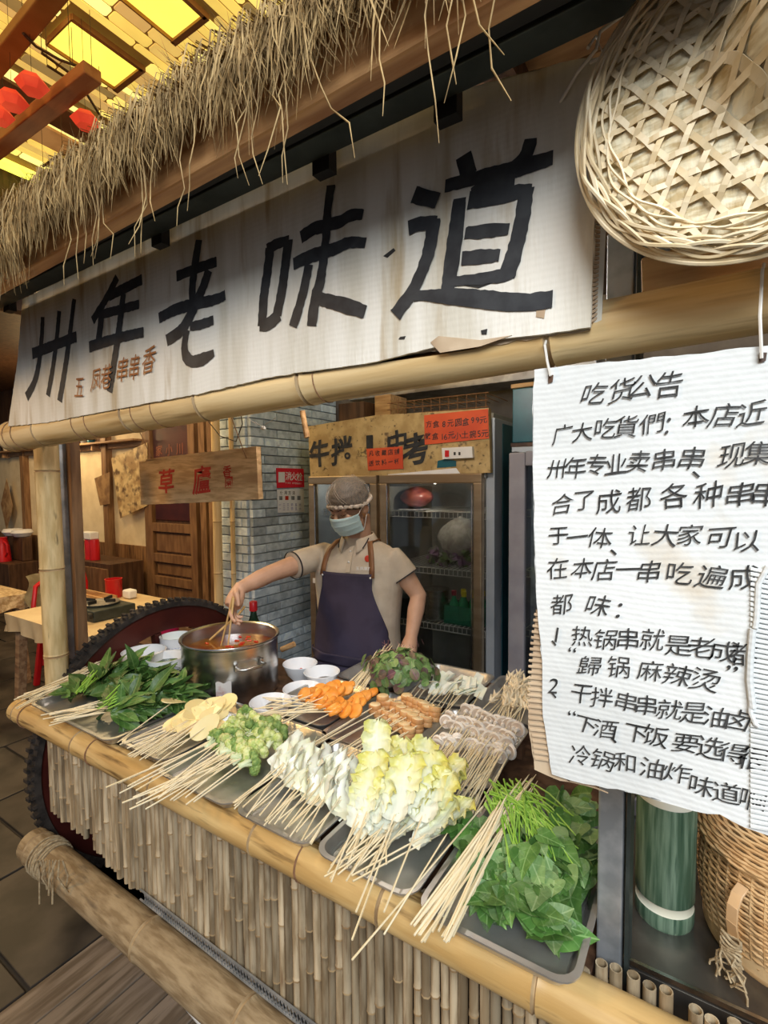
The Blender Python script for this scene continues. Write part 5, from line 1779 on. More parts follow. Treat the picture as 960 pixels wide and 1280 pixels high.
for k in range(16):
    p = base + outv * (.026 + rk.uniform(-.004, .008)) + side * rk.uniform(-.014, .014) + Vector((0, 0, .826 + .045 + rk.uniform(-.01, .01)))
    pts = [p]
    for i in range(4):
        p = p + side * rk.gauss(0, .008) + outv * rk.uniform(0, .004) + Vector((0, 0, -rk.uniform(.003, .014)))
        pts.append(p)
    rp.tube(pts, .0018, 5)
rp.build('rope_knot', M['rope'], bk)

# ================================================================ WOVEN HAT
hat = thing('woven_hat', 'round woven bamboo hat with an open hexagonal weave hanging at the top right', 'hat', (.03, .61, 2.01))
HC = Vector((.030, .640, 2.012))
HR = .158
M['hatstrip'] = tone(pm('pale_bamboo_strip', (0.66, 0.52, 0.30), (0.82, 0.70, 0.48), scale=20, stretch=(1, 1, 1), rough=.5), .8, 1.15)
M['hatleaf'] = pm('dry_palm_leaf', (0.50, 0.38, 0.19), (0.84, 0.76, 0.54), scale=22, stretch=(1.2, 1, 5), rough=.6, bump=.7, bscale=14, bstretch=(8, 1, 3), spots=(.42, .32, .16), spot_scale=9, spot_at=.62)
CC = Vector((.045, 0, .030))     # crown centre offset in the hat's plane


def hh(u, v):
    """height of the hat's surface towards the street (-y) over its plane"""
    r = math.hypot(u, v)
    rc = math.hypot(u - CC.x, v - CC.z)
    brim = .020 * max(0, 1 - r / HR)
    t = min(1, max(0, 1 - rc / .098) * 1.25)
    crown = .085 * (t * t * (3 - 2 * t))
    # soft shoulder
    return brim + crown


def HP(u, v, off=0.0):
    return HC + Vector((u, -hh(u, v) - off, v))


def palm(uu, vv):
    r = HR * .99 * vv
    a = 2 * pi * uu
    return HP(r * cos(a), r * sin(a), -.003 + .0016 * sin(a * 34 + vv * 9) * min(1, vv * 1.5))


MB().grid(palm, 120, 30).build('palm_leaf_lining', M['hatleaf'], hat)
nstrip = 0
for fam in range(3):
    ang = radians(8 + 60 * fam)
    du = Vector((cos(ang), sin(ang)))
    dn = Vector((-sin(ang), cos(ang)))
    off = -HR + .012
    while off < HR - .005:
        half = math.sqrt(max(0, (HR - .012) ** 2 - off * off))
        if half > .03:
            m = MB()
            n_ = int(half * 2 / .006)
            prevL = None
            L_, R_ = [], []
            for i in range(n_ + 1):
                s = -half + 2 * half * i / n_
                p2 = du * s + dn * off
                w2 = .0030
                a = p2 + dn * w2
                b = p2 - dn * w2
                lift = .0022 + .0016 * sin(s * 2 * pi / .034 + fam * 2.1 + off * 90)
                L_.append(HP(a.x, a.y, lift))
                R_.append(HP(b.x, b.y, lift))
            vs = []
            for a, b in zip(L_, R_):
                vs += [a, b]
            fs = [(2 * i, 2 * i + 1, 2 * i + 3, 2 * i + 2) for i in range(n_)]
            m.add(vs, fs)
            o = m.build('bamboo_strip', M['hatstrip'], hat, smooth=False)
            sol = o.modifiers.new('thick', 'SOLIDIFY')
            sol.thickness = .0008
        off += .0265 + .002 * sin(off * 300)
# rim: bundle of bound splints
for k in range(9):
    m = MB()
    pts = []
    for i in range(121):
        a = 2 * pi * i / 120
        r = HR - .003 + .006 * sin(k * 2.1) + .0035 * sin(a * 9 + k * 1.3)
        pts.append(HC + Vector((r * cos(a) * (1 + .01 * sin(k)), -.004 - .005 * cos(a * 9 + k * 1.7) - .0005 * k, r * sin(a))))
    m.tube(pts, .0022, 5, caps=False)
    m.build('rim_splint', M['hatstrip'], hat)
for k in range(2):
    m = MB()
    m.tube([HC + Vector(((HR + .008 + .003 * k) * cos(2 * pi * i / 120), .002, (HR + .008 + .003 * k) * sin(2 * pi * i / 120))) for i in range(121)], .0024, 6, caps=False)
    m.build('rim_hoop', M['hatstrip'], hat)
for k in range(3):      # inner ring of bound splints where the weave ends
    m = MB()
    pts = []
    for i in range(121):
        a = 2 * pi * i / 120
        r = HR - .020 - .004 * k + .003 * sin(a * 11 + k * 2)
        pts.append(HP(r * cos(a), r * sin(a), .0035 + .0015 * sin(a * 11 + k)))
    m.tube(pts, .0015, 5, caps=False)
    m.build('rim_splint', M['hatstrip'], hat)
tag(MB().tube([HC + Vector((0, .02, HR - .01)), HC + Vector((0, .03, HR + .10))], .002, 5).build('hat_string', M['wire']), 'thin cord the woven hat hangs by', 'cord')

# ================================================================ TRAYS
RF = random.Random(99)


def rrect(hw, hd, r, z, n=5):
    pts = []
    for cx, cy, a0 in ((hw - r, hd - r, 0), (-hw + r, hd - r, pi / 2), (-hw + r, -hd + r, pi), (hw - r, -hd + r, 1.5 * pi)):
        for i in range(n + 1):
            a = a0 + (pi / 2) * i / n
            pts.append((cx + r * cos(a), cy + r * sin(a), z))
    return pts


def tray(x0, x1, y0, y1, label, ztop=.889, h=.027, mat='tray', rot=0.0):
    hw, hd = (x1 - x0) / 2, (y1 - y0) / 2
    c = Vector(((x0 + x1) / 2, (y0 + y1) / 2, ztop - h))
    loops = [rrect(hw - .022, hd - .022, .022, .0), rrect(hw - .014, hd - .014, .028, h * .5), rrect(hw - .010, hd - .010, .030, h - .004), rrect(hw - .003, hd - .003, .034, h - .005),
             rrect(hw, hd, .036, h - .003), rrect(hw, hd, .036, h), rrect(hw - .010, hd - .010, .030, h), rrect(hw - .013, hd - .013, .028, h - .004), rrect(hw - .018, hd - .018, .024, h * .45),
             rrect(hw - .026, hd - .026, .018, .003)]
    m = MB()
    n = len(loops[0])
    for lp in loops:
        m.v += lp
    for i in range(len(loops) - 1):
        for k in range(n):
            a, b = i * n + k, i * n + (k + 1) % n
            m.f.append((a, b, b + n, a + n))
            m.m.append(0)
    m.f.append(tuple(reversed(range(n))))
    m.f.append(tuple((len(loops) - 1) * n + k for k in range(n)))
    m.m += [0, 0]
    o = m.build('tray', M[mat], angle=35)
    o.location = c
    o.rotation_euler = (0, 0, rot)
    tag(o, label, 'tray')
    o['wl'] = tuple(c)
    return o


M['water'] = pm('tray_water', (0.86, 0.90, 0.86), rough=.04, trans=.92, ior=1.33)


def water(tr, x0, x1, y0, y1, z):
    m = MB()
    m.v = rrect((x1 - x0) / 2, (y1 - y0) / 2, .02, z)
    m.v = [(p[0] + (x0 + x1) / 2, p[1] + (y0 + y1) / 2, p[2]) for p in m.v]
    m.f = [tuple(range(len(m.v)))]
    m.m = [0]
    m.build('water', M['water'], tr)


FR = .735
tray(-1.925, -1.425, FR + .01, 1.11, 'steel tray at the left end of the counter under the dark green leaf skewers')
tray(-1.415, -1.195, FR + .03, 1.12, 'narrow steel tray under the pale potato slices')
tray(-1.185, -.900, FR - .005, 1.12, 'steel tray under the broccoli skewers')
tray(-.888, -.662, FR - .005, 1.10, 'steel tray under the folded white cabbage skewers')
tn = tray(-.650, -.420, FR - .005, 1.08, 'steel tray with water under the yellow-edged napa cabbage skewers')
water(tn, -.632, -.438, FR + .015, 1.06, .872)
tb_ = tray(-.408, -.140, FR - .02, 1.12, 'large steel tray with water under the heart-shaped leaves at the right', h=.031, ztop=.893)
water(tb_, -.385, -.163, FR + .005, 1.09, .872)
to_ = tray(-1.22, -.955, 1.135, 1.46, 'steel tray under the orange slice skewers')
tray(-.945, -.705, 1.095, 1.46, 'steel tray under the brown disc skewers')
tray(-.695, -.425, 1.09, 1.46, 'dark steel tray under the mushroom skewers')
tray(-.925, -.655, 1.475, 1.80, 'dark steel tray of white radish strips at the back')
tray(-.645, -.405, 1.475, 1.82, 'steel tray of pale brown bamboo shoot skewers behind the mushrooms')
tray(-1.18, -.935, 1.475, 1.74, 'steel tray under the purple-green leaf bunch')

# ================================================================ SKEWERS
_stk = {}


def stick_mesh(L, r=.0019):
    k = (round(L, 2), r)
    if k not in _stk:
        _stk[k] = MB().tube([(0, 0, 0), (0, 0, k[0] * .93), (0, 0, k[0])], [r, r, r * .25], 5).mesh('stick')
        _stk[k].materials.append(M['stick'])
    return _stk[k]


def skewer(name, label, grp, A, B, foods, r=.0019, spin=None, cat='skewer'):
    """A = food end, B = handle end. foods: [(name, mesh, mat, distance from the tip, local matrix)]"""
    A, B = Vector(A), Vector(B)
    L = round((A - B).length, 2)
    t = bpy.data.objects.new(name, None)
    COL.objects.link(t)
    t.matrix_world = zframe(B, A - B) @ Matrix.Rotation(RF.uniform(0, 6.28) if spin is None else spin, 4, 'Z')
    t['label'], t['category'], t['group'] = label, cat, grp
    o = bpy.data.objects.new('stick', stick_mesh(L, r))
    COL.objects.link(o)
    o.parent = t
    for (nm, me, d, lm) in foods:
        f = bpy.data.objects.new(nm, me)
        COL.objects.link(f)
        f.parent = t
        f.matrix_local = Matrix.Translation((0, 0, L - d)) @ lm
    return t


def quad(q, u, v):
    """bilinear point in a pixel quad (4 corners)"""
    a = Vector((*q[0], 0)).lerp(Vector((*q[1], 0)), u)
    b = Vector((*q[3], 0)).lerp(Vector((*q[2], 0)), u)
    return a.lerp(b, v)


def rotm(x=0, y=0, z=0):
    return Euler((x, y, z)).to_matrix().to_4x4()


def upspin(A, B):
    """spin so that local X of the skewer frame is horizontal (faces look up)"""
    m = zframe(B, Vector(A) - Vector(B))
    # find angle so rotated X has z = 0 and Y points up
    best, ba = -9, 0
    for i in range(72):
        a = 2 * pi * i / 72
        y = (m.to_3x3() @ Vector((-sin(a), cos(a), 0)))
        if y.z > best:
            best, ba = y.z, a
    return ba


# --- food meshes -------------------------------------------------
M['potato'] = tone(pm('potato_flesh', (0.88, 0.72, 0.33), (0.93, 0.80, 0.44), scale=10, rough=.4, sss=.1, coat=.2), .88, 1.08)
M['cabbage'] = tone(pm('white_cabbage', (0.86, 0.86, 0.64), (0.93, 0.92, 0.80), scale=14, stretch=(1, 1, 1), rough=.35, sss=.1, bump=.3, bscale=30), .88, 1.08)
M['orange'] = tone(pm('orange_sweet_potato', (0.85, 0.30, 0.035), (0.92, 0.40, 0.08), scale=20, rough=.4, sss=.1, bump=.2), .85, 1.1)
M['sausage'] = pm('brown_fried_side', (0.52, 0.25, 0.09), (0.64, 0.36, 0.15), scale=25, rough=.5, bump=.3)
M['tofu'] = pm('cream_disc_face', (0.82, 0.66, 0.40), (0.74, 0.54, 0.28), scale=25, rough=.5)
M['mushroom'] = tone(pm('mushroom_white', (0.76, 0.70, 0.62), (0.88, 0.84, 0.78), scale=30, rough=.5, spots=(.52, .42, .34), spot_scale=40, spot_at=.6), .85, 1.08)
M['gill'] = pm('mushroom_gill', (0.58, 0.47, 0.38), (0.70, 0.60, 0.50), scale=50, rough=.6)
M['radish'] = tone(pm('white_radish', (0.82, 0.86, 0.70), (0.90, 0.92, 0.82), scale=10, rough=.3, sss=.1), .9, 1.08)
M['shoot'] = tone(pm('bamboo_shoot', (0.72, 0.60, 0.40), (0.82, 0.73, 0.54), scale=20, rough=.5), .8, 1.1)
M['flor_dark'] = tone(pm('broccoli_dark', (0.12, 0.22, 0.05), (0.30, 0.42, 0.12), scale=90, rough=.6, bump=.9, bscale=200), .8, 1.2)
M['flor_light'] = tone(pm('broccoli_pale', (0.46, 0.56, 0.16), (0.68, 0.72, 0.34), scale=90, rough=.6, bump=.9, bscale=200), .85, 1.15)
M['flor_stem'] = pm('broccoli_stalk', (0.62, 0.70, 0.42), (0.74, 0.80, 0.56), scale=20, rough=.4)


def withmat(me, m):
    me.materials.append(m)
    return me


def potato_mesh(seed):
    r = random.Random(seed)
    a, b = .046 + r.uniform(-.004, .006), .026 + r.uniform(-.002, .004)
    m = MB()
    bend = r.uniform(-.006, .006)
    n = 20
    for z in (-.0015, .0015):
        for k in range(n):
            an = 2 * pi * k / n
            x, y = b * cos(an), a * sin(an) * (1 + .05 * sin(3 * an + seed))
            m.v.append((x, z + bend * (y / a) ** 2 + .003 * sin(x * 90), y))
    m.f = [tuple(range(n)), tuple(range(2 * n - 1, n - 1, -1))] + [(k, (k + 1) % n, (k + 1) % n + n, k + n) for k in range(n)]
    m.m = [0] * len(m.f)
    return withmat(m.mesh('potato'), M['potato'])


PM = [potato_mesh(s) for s in range(5)]


def fold_mesh(seed, Lx=.066, Lz=.090, mat='cabbage', amp=.008, frill=.002):
    """a wavy folded sheet threaded on the stick (stick along Z)"""
    r = random.Random(seed)
    ph = r.uniform(0, 6)

    def fn(u, v):
        x = (u - .5) * Lx * (1 - .25 * abs(v - .5))
        z = (v - .5) * Lz + .006 * sin(u * 5 + ph)
        y = amp * sin(v * 9 + ph + 1.5 * sin(u * 4)) * (.4 + u) + .016 * (u - .5) ** 2 * 4 + frill * sin(v * 40 + u * 9) * u
        return (x, y, z)
    m = MB().grid(fn, 12, 16)
    me = m.mesh('leaf', angle=80)
    return withmat(me, M[mat])


CM = [fold_mesh(s) for s in range(6)]


def disc_mesh(r, h, m1, m2, seed=0, squash=1.0, bev=.002):
    rr_ = random.Random(seed)
    m = MB()
    n = 18
    prof = [(r - bev, -h / 2), (r, -h / 2 + bev), (r, h / 2 - bev), (r - bev, h / 2)]
    for (q, z) in prof:
        for k in range(n):
            a = 2 * pi * k / n
            w = 1 + .04 * sin(2 * a + seed) + .02 * sin(5 * a + seed * 2)
            m.v.append((q * cos(a) * w, q * sin(a) * w * squash, z))
    for i in range(3):
        for k in range(n):
            m.f.append((i * n + k, i * n + (k + 1) % n, (i + 1) * n + (k + 1) % n, (i + 1) * n + k))
            m.m.append(0)
    m.f += [tuple(reversed(range(n))), tuple(3 * n + k for k in range(n))]
    m.m += [1, 1]
    me = m.mesh('disc', angle=50)
    me.materials.append(M[m1])
    me.materials.append(M[m2])
    return me


OM = [disc_mesh(.027, .010, 'orange', 'orange', s, .9) for s in range(4)]
SM = [disc_mesh(.0185, .014, 'sausage', 'tofu', s) for s in range(3)]


def mushroom_mesh(seed):
    m = MB()
    r = .0195
    m.lathe([(0, .012), (.006, .0115), (.012, .008), (r, .001), (r * .98, -.003), (r * .8, -.005)], 18)
    m.cur = 1
    m.lathe([(r * .8, -.005), (.010, -.0035), (.005, -.004)], 18)
    m.cur = 0
    m.lathe([(.0055, -.004), (.005, -.010), (.0045, -.014), (0, -.014)], 12)
    me = m.mesh('mushroom', angle=50)
    me.materials.append(M['mushroom'])
    me.materials.append(M['gill'])
    return me


MM = [mushroom_mesh(0)]


def floret_mesh(seed, dark):
    r = random.Random(seed)
    m = MB()
    bm = bmesh.new()
    for k in range(17):
        a = r.uniform(0, 6.28)
        q = r.uniform(0, 1) ** .5 * .023
        c = Vector((q * cos(a), q * sin(a), .016 - q * .35 + r.uniform(-.002, .003)))
        mt = Matrix.Translation(c) @ Matrix.Scale(r.uniform(.0085, .013), 4)
        bmesh.ops.create_icosphere(bm, subdivisions=3, radius=1, matrix=mt)
    bm.normal_update()
    for v in bm.verts:
        n_ = noise.noise(v.co * 330 + Vector((seed, 0, 0))) * .0032 + noise.noise(v.co * 900 + Vector((seed, 0, 0))) * .0014
        v.co += v.normal * n_
    base = len(m.v)
    bm.verts.index_update()
    m.add([v.co[:] for v in bm.verts], [tuple(v.index for v in f.verts) for f in bm.faces])
    bm.free()
    m.cur = 1
    for k in range(5):
        a = 2 * pi * k / 5
        m.tube([(0, 0, -.028), (0.002 * cos(a), .002 * sin(a), -.012), (.012 * cos(a), .012 * sin(a), .008)], [.007, .0055, .004], 7)
    me = m.mesh('floret', angle=180)
    me.materials.append(M['flor_dark' if dark else 'flor_light'])
    me.materials.append(M['flor_stem'])
    return me


FM = [floret_mesh(s, s % 5 in (0, 3)) for s in range(10)]

# napa leaves: white rib blade with yellow frilled edge
M['napa'] = bpy.data.materials.new('napa_cabbage_leaf')


def napa_material(m):
    m.use_nodes = True
    t = m.node_tree
    b = t.nodes['Principled BSDF']
    b.inputs['Roughness'].default_value = .38
    tc = _n(t, 'ShaderNodeTexCoord')
    sp = _n(t, 'ShaderNodeSeparateXYZ')
    t.links.new(tc.outputs['Object'], sp.inputs[0])
    ab = _n(t, 'ShaderNodeMath', operation='ABSOLUTE')
    t.links.new(sp.outputs['X'], ab.inputs[0])
    # distance towards tip and edges
    ma = _n(t, 'ShaderNodeMath', operation='MULTIPLY_ADD')
    t.links.new(ab.outputs[0], ma.inputs[0])
    ma.inputs[1].default_value = 2.4
    t.links.new(sp.outputs['Z'], ma.inputs[2])
    nz = _n(t, 'ShaderNodeTexNoise')
    nz.inputs['Scale'].default_value = 60
    t.links.new(tc.outputs['Object'], nz.inputs['Vector'])
    m2 = _n(t, 'ShaderNodeMath', operation='MULTIPLY_ADD')
    t.links.new(nz.outputs['Fac'], m2.inputs[0])
    m2.inputs[1].default_value = .10
    t.links.new(ma.outputs[0], m2.inputs[2])
    cr = _n(t, 'ShaderNodeValToRGB')
    cr.color_ramp.elements[0].position = .11
    cr.color_ramp.elements[0].color = (.78, .80, .68, 1)
    cr.color_ramp.elements[1].position = .225
    cr.color_ramp.elements[1].color = (.70, .66, .16, 1)
    e = cr.color_ramp.elements.new(.16)
    e.color = (.76, .77, .46, 1)
    t.links.new(m2.outputs[0], cr.inputs['Fac'])
    t.links.new(cr.outputs['Color'], b.inputs['Base Color'])
    bp = _n(t, 'ShaderNodeBump')
    bp.inputs['Strength'].default_value = .6
    bp.inputs['Distance'].default_value = .003
    wv_ = _n(t, 'ShaderNodeTexNoise')
    wv_.inputs['Scale'].default_value = 45
    mp = _n(t, 'ShaderNodeMapping')
    mp.inputs['Scale'].default_value = (3, 1, .5)
    t.links.new(tc.outputs['Object'], mp.inputs[0])
    t.links.new(mp.outputs[0], wv_.inputs['Vector'])
    t.links.new(wv_.outputs['Fac'], bp.inputs['Height'])
    t.links.new(bp.outputs['Normal'], b.inputs['Normal'])


napa_material(M['napa'])


def napa_mesh(seed, L=.105, Wd=.050):
    r = random.Random(seed)
    ph = r.uniform(0, 6)
    bend = r.uniform(.008, .022)

    def fn(u, v):
        w = Wd * (.62 + .42 * sin(min(1, v * 1.05) * pi * .62)) * (1 if v < .86 else math.sqrt(max(0, 1 - ((v - .86) / .145) ** 2)))
        x = (u - .5) * w * (1 + .07 * sin(v * 23 + ph) + .05 * sin(v * 51 + ph * 2))
        e = abs(u - .5) * 2
        z = v * L - .015 + .004 * sin(u * 16 + ph) * v - .006 * e * e * v
        y = bend * (v ** 2) + .010 * e ** 2 + (.0065 * sin(v * 34 + ph + u * 3) + .0045 * sin(v * 61 + ph)) * e ** 2 * (.3 + v) + .0018 * cos(u * 12) * (1 - v)
        return (x, y, z)
    return withmat(MB().grid(fn, 14, 30).mesh('napa', angle=80), M['napa'])


NM = [napa_mesh(s, .125 + .008 * (s % 4), .062 + .006 * (s % 3)) for s in range(6)]

# --- potato --------------------------------------------------------
qa = [(232, 905), (262, 862), (292, 872), (272, 918)]
qb = [(140, 936), (170, 915), (205, 938), (172, 962)]
for k in range(17):
    u = RF.random()
    v = (k + .5) / 17
    a = quad(qa, u, v)
    b = quad(qb, RF.random() * .7 + .15, v)
    A = W(a.x, a.y, z=.905 + .018 * u + .004 * (k % 3))
    B = W(b.x, b.y, z=.892 + .006 * (k % 4))
    sp_ = upspin(A, B)
    foods = [('potato_slice', PM[(k + i) % 5], .030 + .016 * i, rotm(RF.uniform(-.45, .45), RF.uniform(-.3, .3), RF.uniform(-.3, .3)) @ Matrix.Translation((0, .003 * i, 0))) for i in range(2 if k % 2 else 1)]
    skewer('potato_skewer', 'thin skewer of pale yellow potato slices in the tray between dark leaves and broccoli', 'potato slice skewers', A, B, foods, spin=sp_)
for k, (px, py, an) in enumerate(((222, 873, .5), (284, 878, -.2), (272, 890, .2), (250, 880, .3), (262, 905, -.3))):   # slices standing proud at the top of the heap
    A = W(px, py, z=.93)
    B = W(px - 75, py + 55, z=.895)
    skewer('potato_skewer', 'thin skewer of pale yellow potato slices in the tray between dark leaves and broccoli', 'potato slice skewers', A, B,
           [('potato_slice', PM[k % 5], .012, rotm(an, 0, .15 * k) @ Matrix.Scale(1.05, 4))], spin=upspin(A, B))

# --- broccoli ------------------------------------------------------
qa = [(262, 928), (312, 888), (358, 905), (318, 960)]
qb = [(118, 968), (190, 985), (270, 1005), (165, 1022)]
k = 0
for i in range(6):
    for j in range(4):
        u, v = (j + RF.uniform(.15, .85)) / 4, (i + RF.uniform(.2, .8)) / 6
        a = quad(qa, u, v)
        b = quad(qb, RF.uniform(0, 1), .1 + .8 * v)
        A = W(a.x, a.y, z=.918 + .016 * u)
        B = W(b.x, b.y, z=.897 + .004 * (k % 4))
        f = FM[k % 10]
        foods = [('floret', f, .012, rotm(RF.uniform(-.5, .5), RF.uniform(-.5, .5), 0))]
        if k % 2:
            foods.append(('floret', FM[(k + 3) % 10], .045, rotm(RF.uniform(-.7, .7), RF.uniform(-.7, .7), 0) @ Matrix.Scale(.85, 4)))
        skewer('broccoli_skewer', 'long bamboo skewer tipped with broccoli florets, its handle over the front rail', 'broccoli skewers', A, B, foods)
        k += 1

# --- white cabbage ---------------------------------------------------
qa = [(352, 945), (378, 920), (458, 945), (440, 992)]
qb = [(285, 1000), (300, 1020), (400, 1062), (380, 1035)]
for k in range(26):
    u = (k % 13 + .5) / 13
    a = quad(qa, .65 - .5 * (k // 13) + RF.uniform(-.1, .1), u)
    b = quad(qb, RF.random(), min(1, max(0, u + RF.uniform(-.12, .12))))
    A = W(a.x, a.y, z=.925 if k < 13 else .907)
    B = W(b.x, b.y, z=.893 + .005 * (k % 4))
    sp_ = upspin(A, B)
    skewer('cabbage_skewer', 'skewer with a wavy folded piece of white cabbage in the middle front tray', 'white cabbage skewers', A, B,
           [('cabbage_piece', CM[k % 6], .035, rotm(RF.uniform(-.2, .2), RF.uniform(-.2, .2), RF.uniform(.7, 1.3)))], spin=sp_)

# --- napa leaves -------------------------------------------------------
qa = [(448, 1012), (475, 945), (572, 965), (568, 1050)]
qb = [(395, 1100), (420, 1065), (500, 1065), (450, 1110)]
pos = []
for k in range(24):
    u = (k % 6 + .5) / 6
    v = (k // 6 + .5) / 4
    pos.append((u + RF.uniform(-.08, .08), v + RF.uniform(-.1, .1)))
for k, (u, v) in enumerate(pos):
    a = quad(qa, u, v)
    b = quad(qb, u, RF.random())
    A = W(a.x, a.y, z=.905 + .012 * (1 - v) + .010 * (k % 3))
    B = W(b.x, b.y, z=.895 + .006 * (k % 4))
    sp_ = upspin(A, B)
    skewer('napa_skewer', 'skewer with a white-ribbed yellow-edged napa cabbage leaf in the tray left of the heart-shaped leaves', 'napa cabbage skewers', A, B,
           [('napa_leaf', NM[k % 6], .070, rotm(-RF.uniform(.0, .28), RF.uniform(-.25, .25), RF.uniform(-.25, .25)))], spin=sp_)
for k, (px, py) in enumerate(((474, 952), (505, 990), (540, 990))):
    A = W(px, py, z=.945)
    B = W(px - 60, py + 150, z=.90)
    skewer('napa_skewer', ('skewer with the tallest yellow napa cabbage leaf standing upright at the back of its tray', 'skewer with a broad napa cabbage leaf lying on top of the pile, left of centre',
                           'skewer with a broad napa cabbage leaf lying on top of the pile, right of centre')[k], 'napa cabbage skewers', A, B,
           [('napa_leaf', NM[k], .065 if k else .05, rotm((-.55, -.2, -.15)[k], (.1, 0, .15)[k], 0) @ Matrix.Scale(1.12, 4))], spin=upspin(A, B))

# --- orange slices -----------------------------------------------------
qa = [(385, 862), (400, 848), (468, 868), (440, 905)]
qb = [(310, 876), (300, 895), (345, 925), (380, 930)]
for k in range(20):
    u = (k + .5) / 20
    a = quad(qa, u, RF.uniform(.1, .9))
    A = W(a.x + 8, a.y - 2, z=.918 + .006 * (k % 3))
    b = quad([(280, 885), (335, 868), (352, 925), (300, 915)], RF.random(), u)
    B = W(b.x, b.y, z=.897 + .005 * (k % 3))
    sp_ = upspin(A, B)
    foods = [('orange_slice', OM[(k + i) % 4], .010 + .030 * i, rotm(RF.uniform(.9, 1.4), RF.uniform(-.2, .2), RF.uniform(-.4, .4)) @ Matrix.Translation((0, 0, 0))) for i in range(3)]
    skewer('sweet_potato_skewer', 'skewer of three orange sweet potato slices in front of the small bowls', 'orange slice skewers', A, B, foods, spin=sp_)

# --- brown discs -------------------------------------------------------
qa = [(468, 876), (500, 872), (548, 892), (520, 912)]
for k in range(14):
    u = (k % 7 + .5) / 7
    a = quad(qa, .15 + .7 * (k // 8), u)
    A = W(a.x + 4, a.y - 2, z=.925 if k >= 7 else .912)
    B = W(a.x - 95 + 12 * u, a.y + 52 + RF.uniform(-6, 10), z=.896 + .004 * (k % 4))
    sp_ = upspin(A, B)
    tl_ = rotm(-1.35 + RF.uniform(-.2, .2), RF.uniform(-.2, .2), 0)
    foods = [('fried_disc', SM[(k + i) % 3], .008, tl_ @ Matrix.Translation((0, 0, .0135 * (i - 1)))) for i in range(3)] + [('fried_disc', SM[k % 3], .046, tl_ @ Matrix.Translation((0, 0, .0135 * (i - 1)))) for i in range(2)]
    skewer('disc_skewer', 'skewer stacked with four brown-sided cream discs beside the orange slices', 'brown disc skewers', A, B, foods, spin=sp_)

# --- mushrooms ----------------------------------------------------------
qa = [(555, 896), (588, 882), (655, 908), (640, 925)]
for k in range(22):
    row = k // 11
    u = (k % 11 + .5) / 11
    a = quad(qa, .8 - .65 * row, u)
    A = W(a.x, a.y, z=.945 - .012 * row)
    B = W(a.x - 62 + RF.uniform(-14, 14), a.y + 92 + RF.uniform(-16, 22), z=.897 + .003 * (k % 4))
    sp_ = upspin(A, B)
    d = (Vector(A) - Vector(B)).normalized()
    foods = [('mushroom', MM[0], .004, rotm(RF.uniform(-.3, .3), RF.uniform(-.3, .3), 0) @ Matrix.Scale(RF.uniform(.95, 1.15), 4)),
             ('mushroom', MM[0], .035, rotm(RF.uniform(-.3, .3), RF.uniform(-.3, .3), 0))]
    skewer('mushroom_skewer', 'skewer with round white mushrooms at its tip in the dark tray left of the notice', 'mushroom skewers', A, B, foods[:1] if row == 0 else foods, spin=sp_, r=.0017)
for k in range(26):
    px = 545 + 100 * RF.random()
    A = W(px, 925 + .15 * (px - 545) + RF.uniform(-6, 6), z=.915)
    B = W(px - 48 + RF.uniform(-14, 14), 1000 + .2 * (px - 545) + RF.uniform(-15, 12), z=.894)
    skewer('mushroom_skewer', 'skewer whose mushroom lies under the front rows in the dark tray left of the notice', 'lower mushroom skewers', A, B,
           [('mushroom', MM[0], .006, rotm(RF.uniform(-.5, .5), RF.uniform(-.5, .5), 0))], r=.0017)

# --- white radish -----------------------------------------------------
RDM = [withmat(MB().box((0, 0, 0), (.030, .004, .06)).grid(lambda u, v: ((u - .5) * .030, .004 + .003 * sin(u * 6 + v * 3), (v - .5) * .062), 4, 6).mesh('radish', angle=60), M['radish'])]
for k in range(20):
    u = (k % 10 + .5) / 10
    px, py = 528 + 72 * u + RF.uniform(-4, 4), 846 + 8 * u + 12 * (k // 10) + RF.uniform(-3, 3)
    A = W(px + 6, py - 6, z=.925 - .012 * (k // 10))
    B = W(px - 22 + RF.uniform(-12, 8), py + 30 + RF.uniform(-4, 6), z=.895)
    skewer('radish_skewer', 'short skewer with flat white radish strips in the dark back tray', 'white radish skewers', A, B,
           [('radish_strip', RDM[0], .030, rotm(RF.uniform(-.3, .3), RF.uniform(-.5, .5), RF.uniform(-.4, .4)))], spin=upspin(A, B), r=.0015)
A, B = W(492, 850, z=.93), W(545, 852, z=.93)
skewer('plain_skewer', 'single bare skewer lying across the radish and the purple leaves', 'bare skewers', B, A, [], r=.0016)
A, B = W(545, 828, z=.95), W(510, 846, z=.92)
# --- bamboo shoots ------------------------------------------------------
SHM = []
for s in range(3):
    r_ = random.Random(s)
    m = MB()
    for k in range(5):
        a = 2 * pi * k / 5 + r_.uniform(-.3, .3)
        m.tube([(0, 0, -.012), (.006 * cos(a), .006 * sin(a), .0), (.017 * cos(a), .017 * sin(a), .014)], [.005, .006, .0012], 6)
    SHM.append(withmat(m.mesh('shoot', angle=60), M['shoot']))
for k in range(30):
    u, v = RF.random(), RF.random()
    a = quad([(618, 868), (640, 838), (668, 850), (664, 882)], u, v)
    A = W(a.x, a.y, z=.935)
    B = W(a.x - 10 + RF.uniform(-28, 14), a.y + 36 + RF.uniform(-8, 14), z=.896)
    skewer('bamboo_shoot_skewer', 'skewer of small pale brown split bamboo shoots between the mushrooms and the notice', 'bamboo shoot skewers', A, B,
           [('bamboo_shoot', SHM[k % 3], .004, rotm(RF.uniform(-.5, .5), RF.uniform(-.5, .5), 0)), ('bamboo_shoot', SHM[(k + 1) % 3], .028, rotm(RF.uniform(-.5, .5), 0, 0) @ Matrix.Scale(.9, 4))], r=.0014)

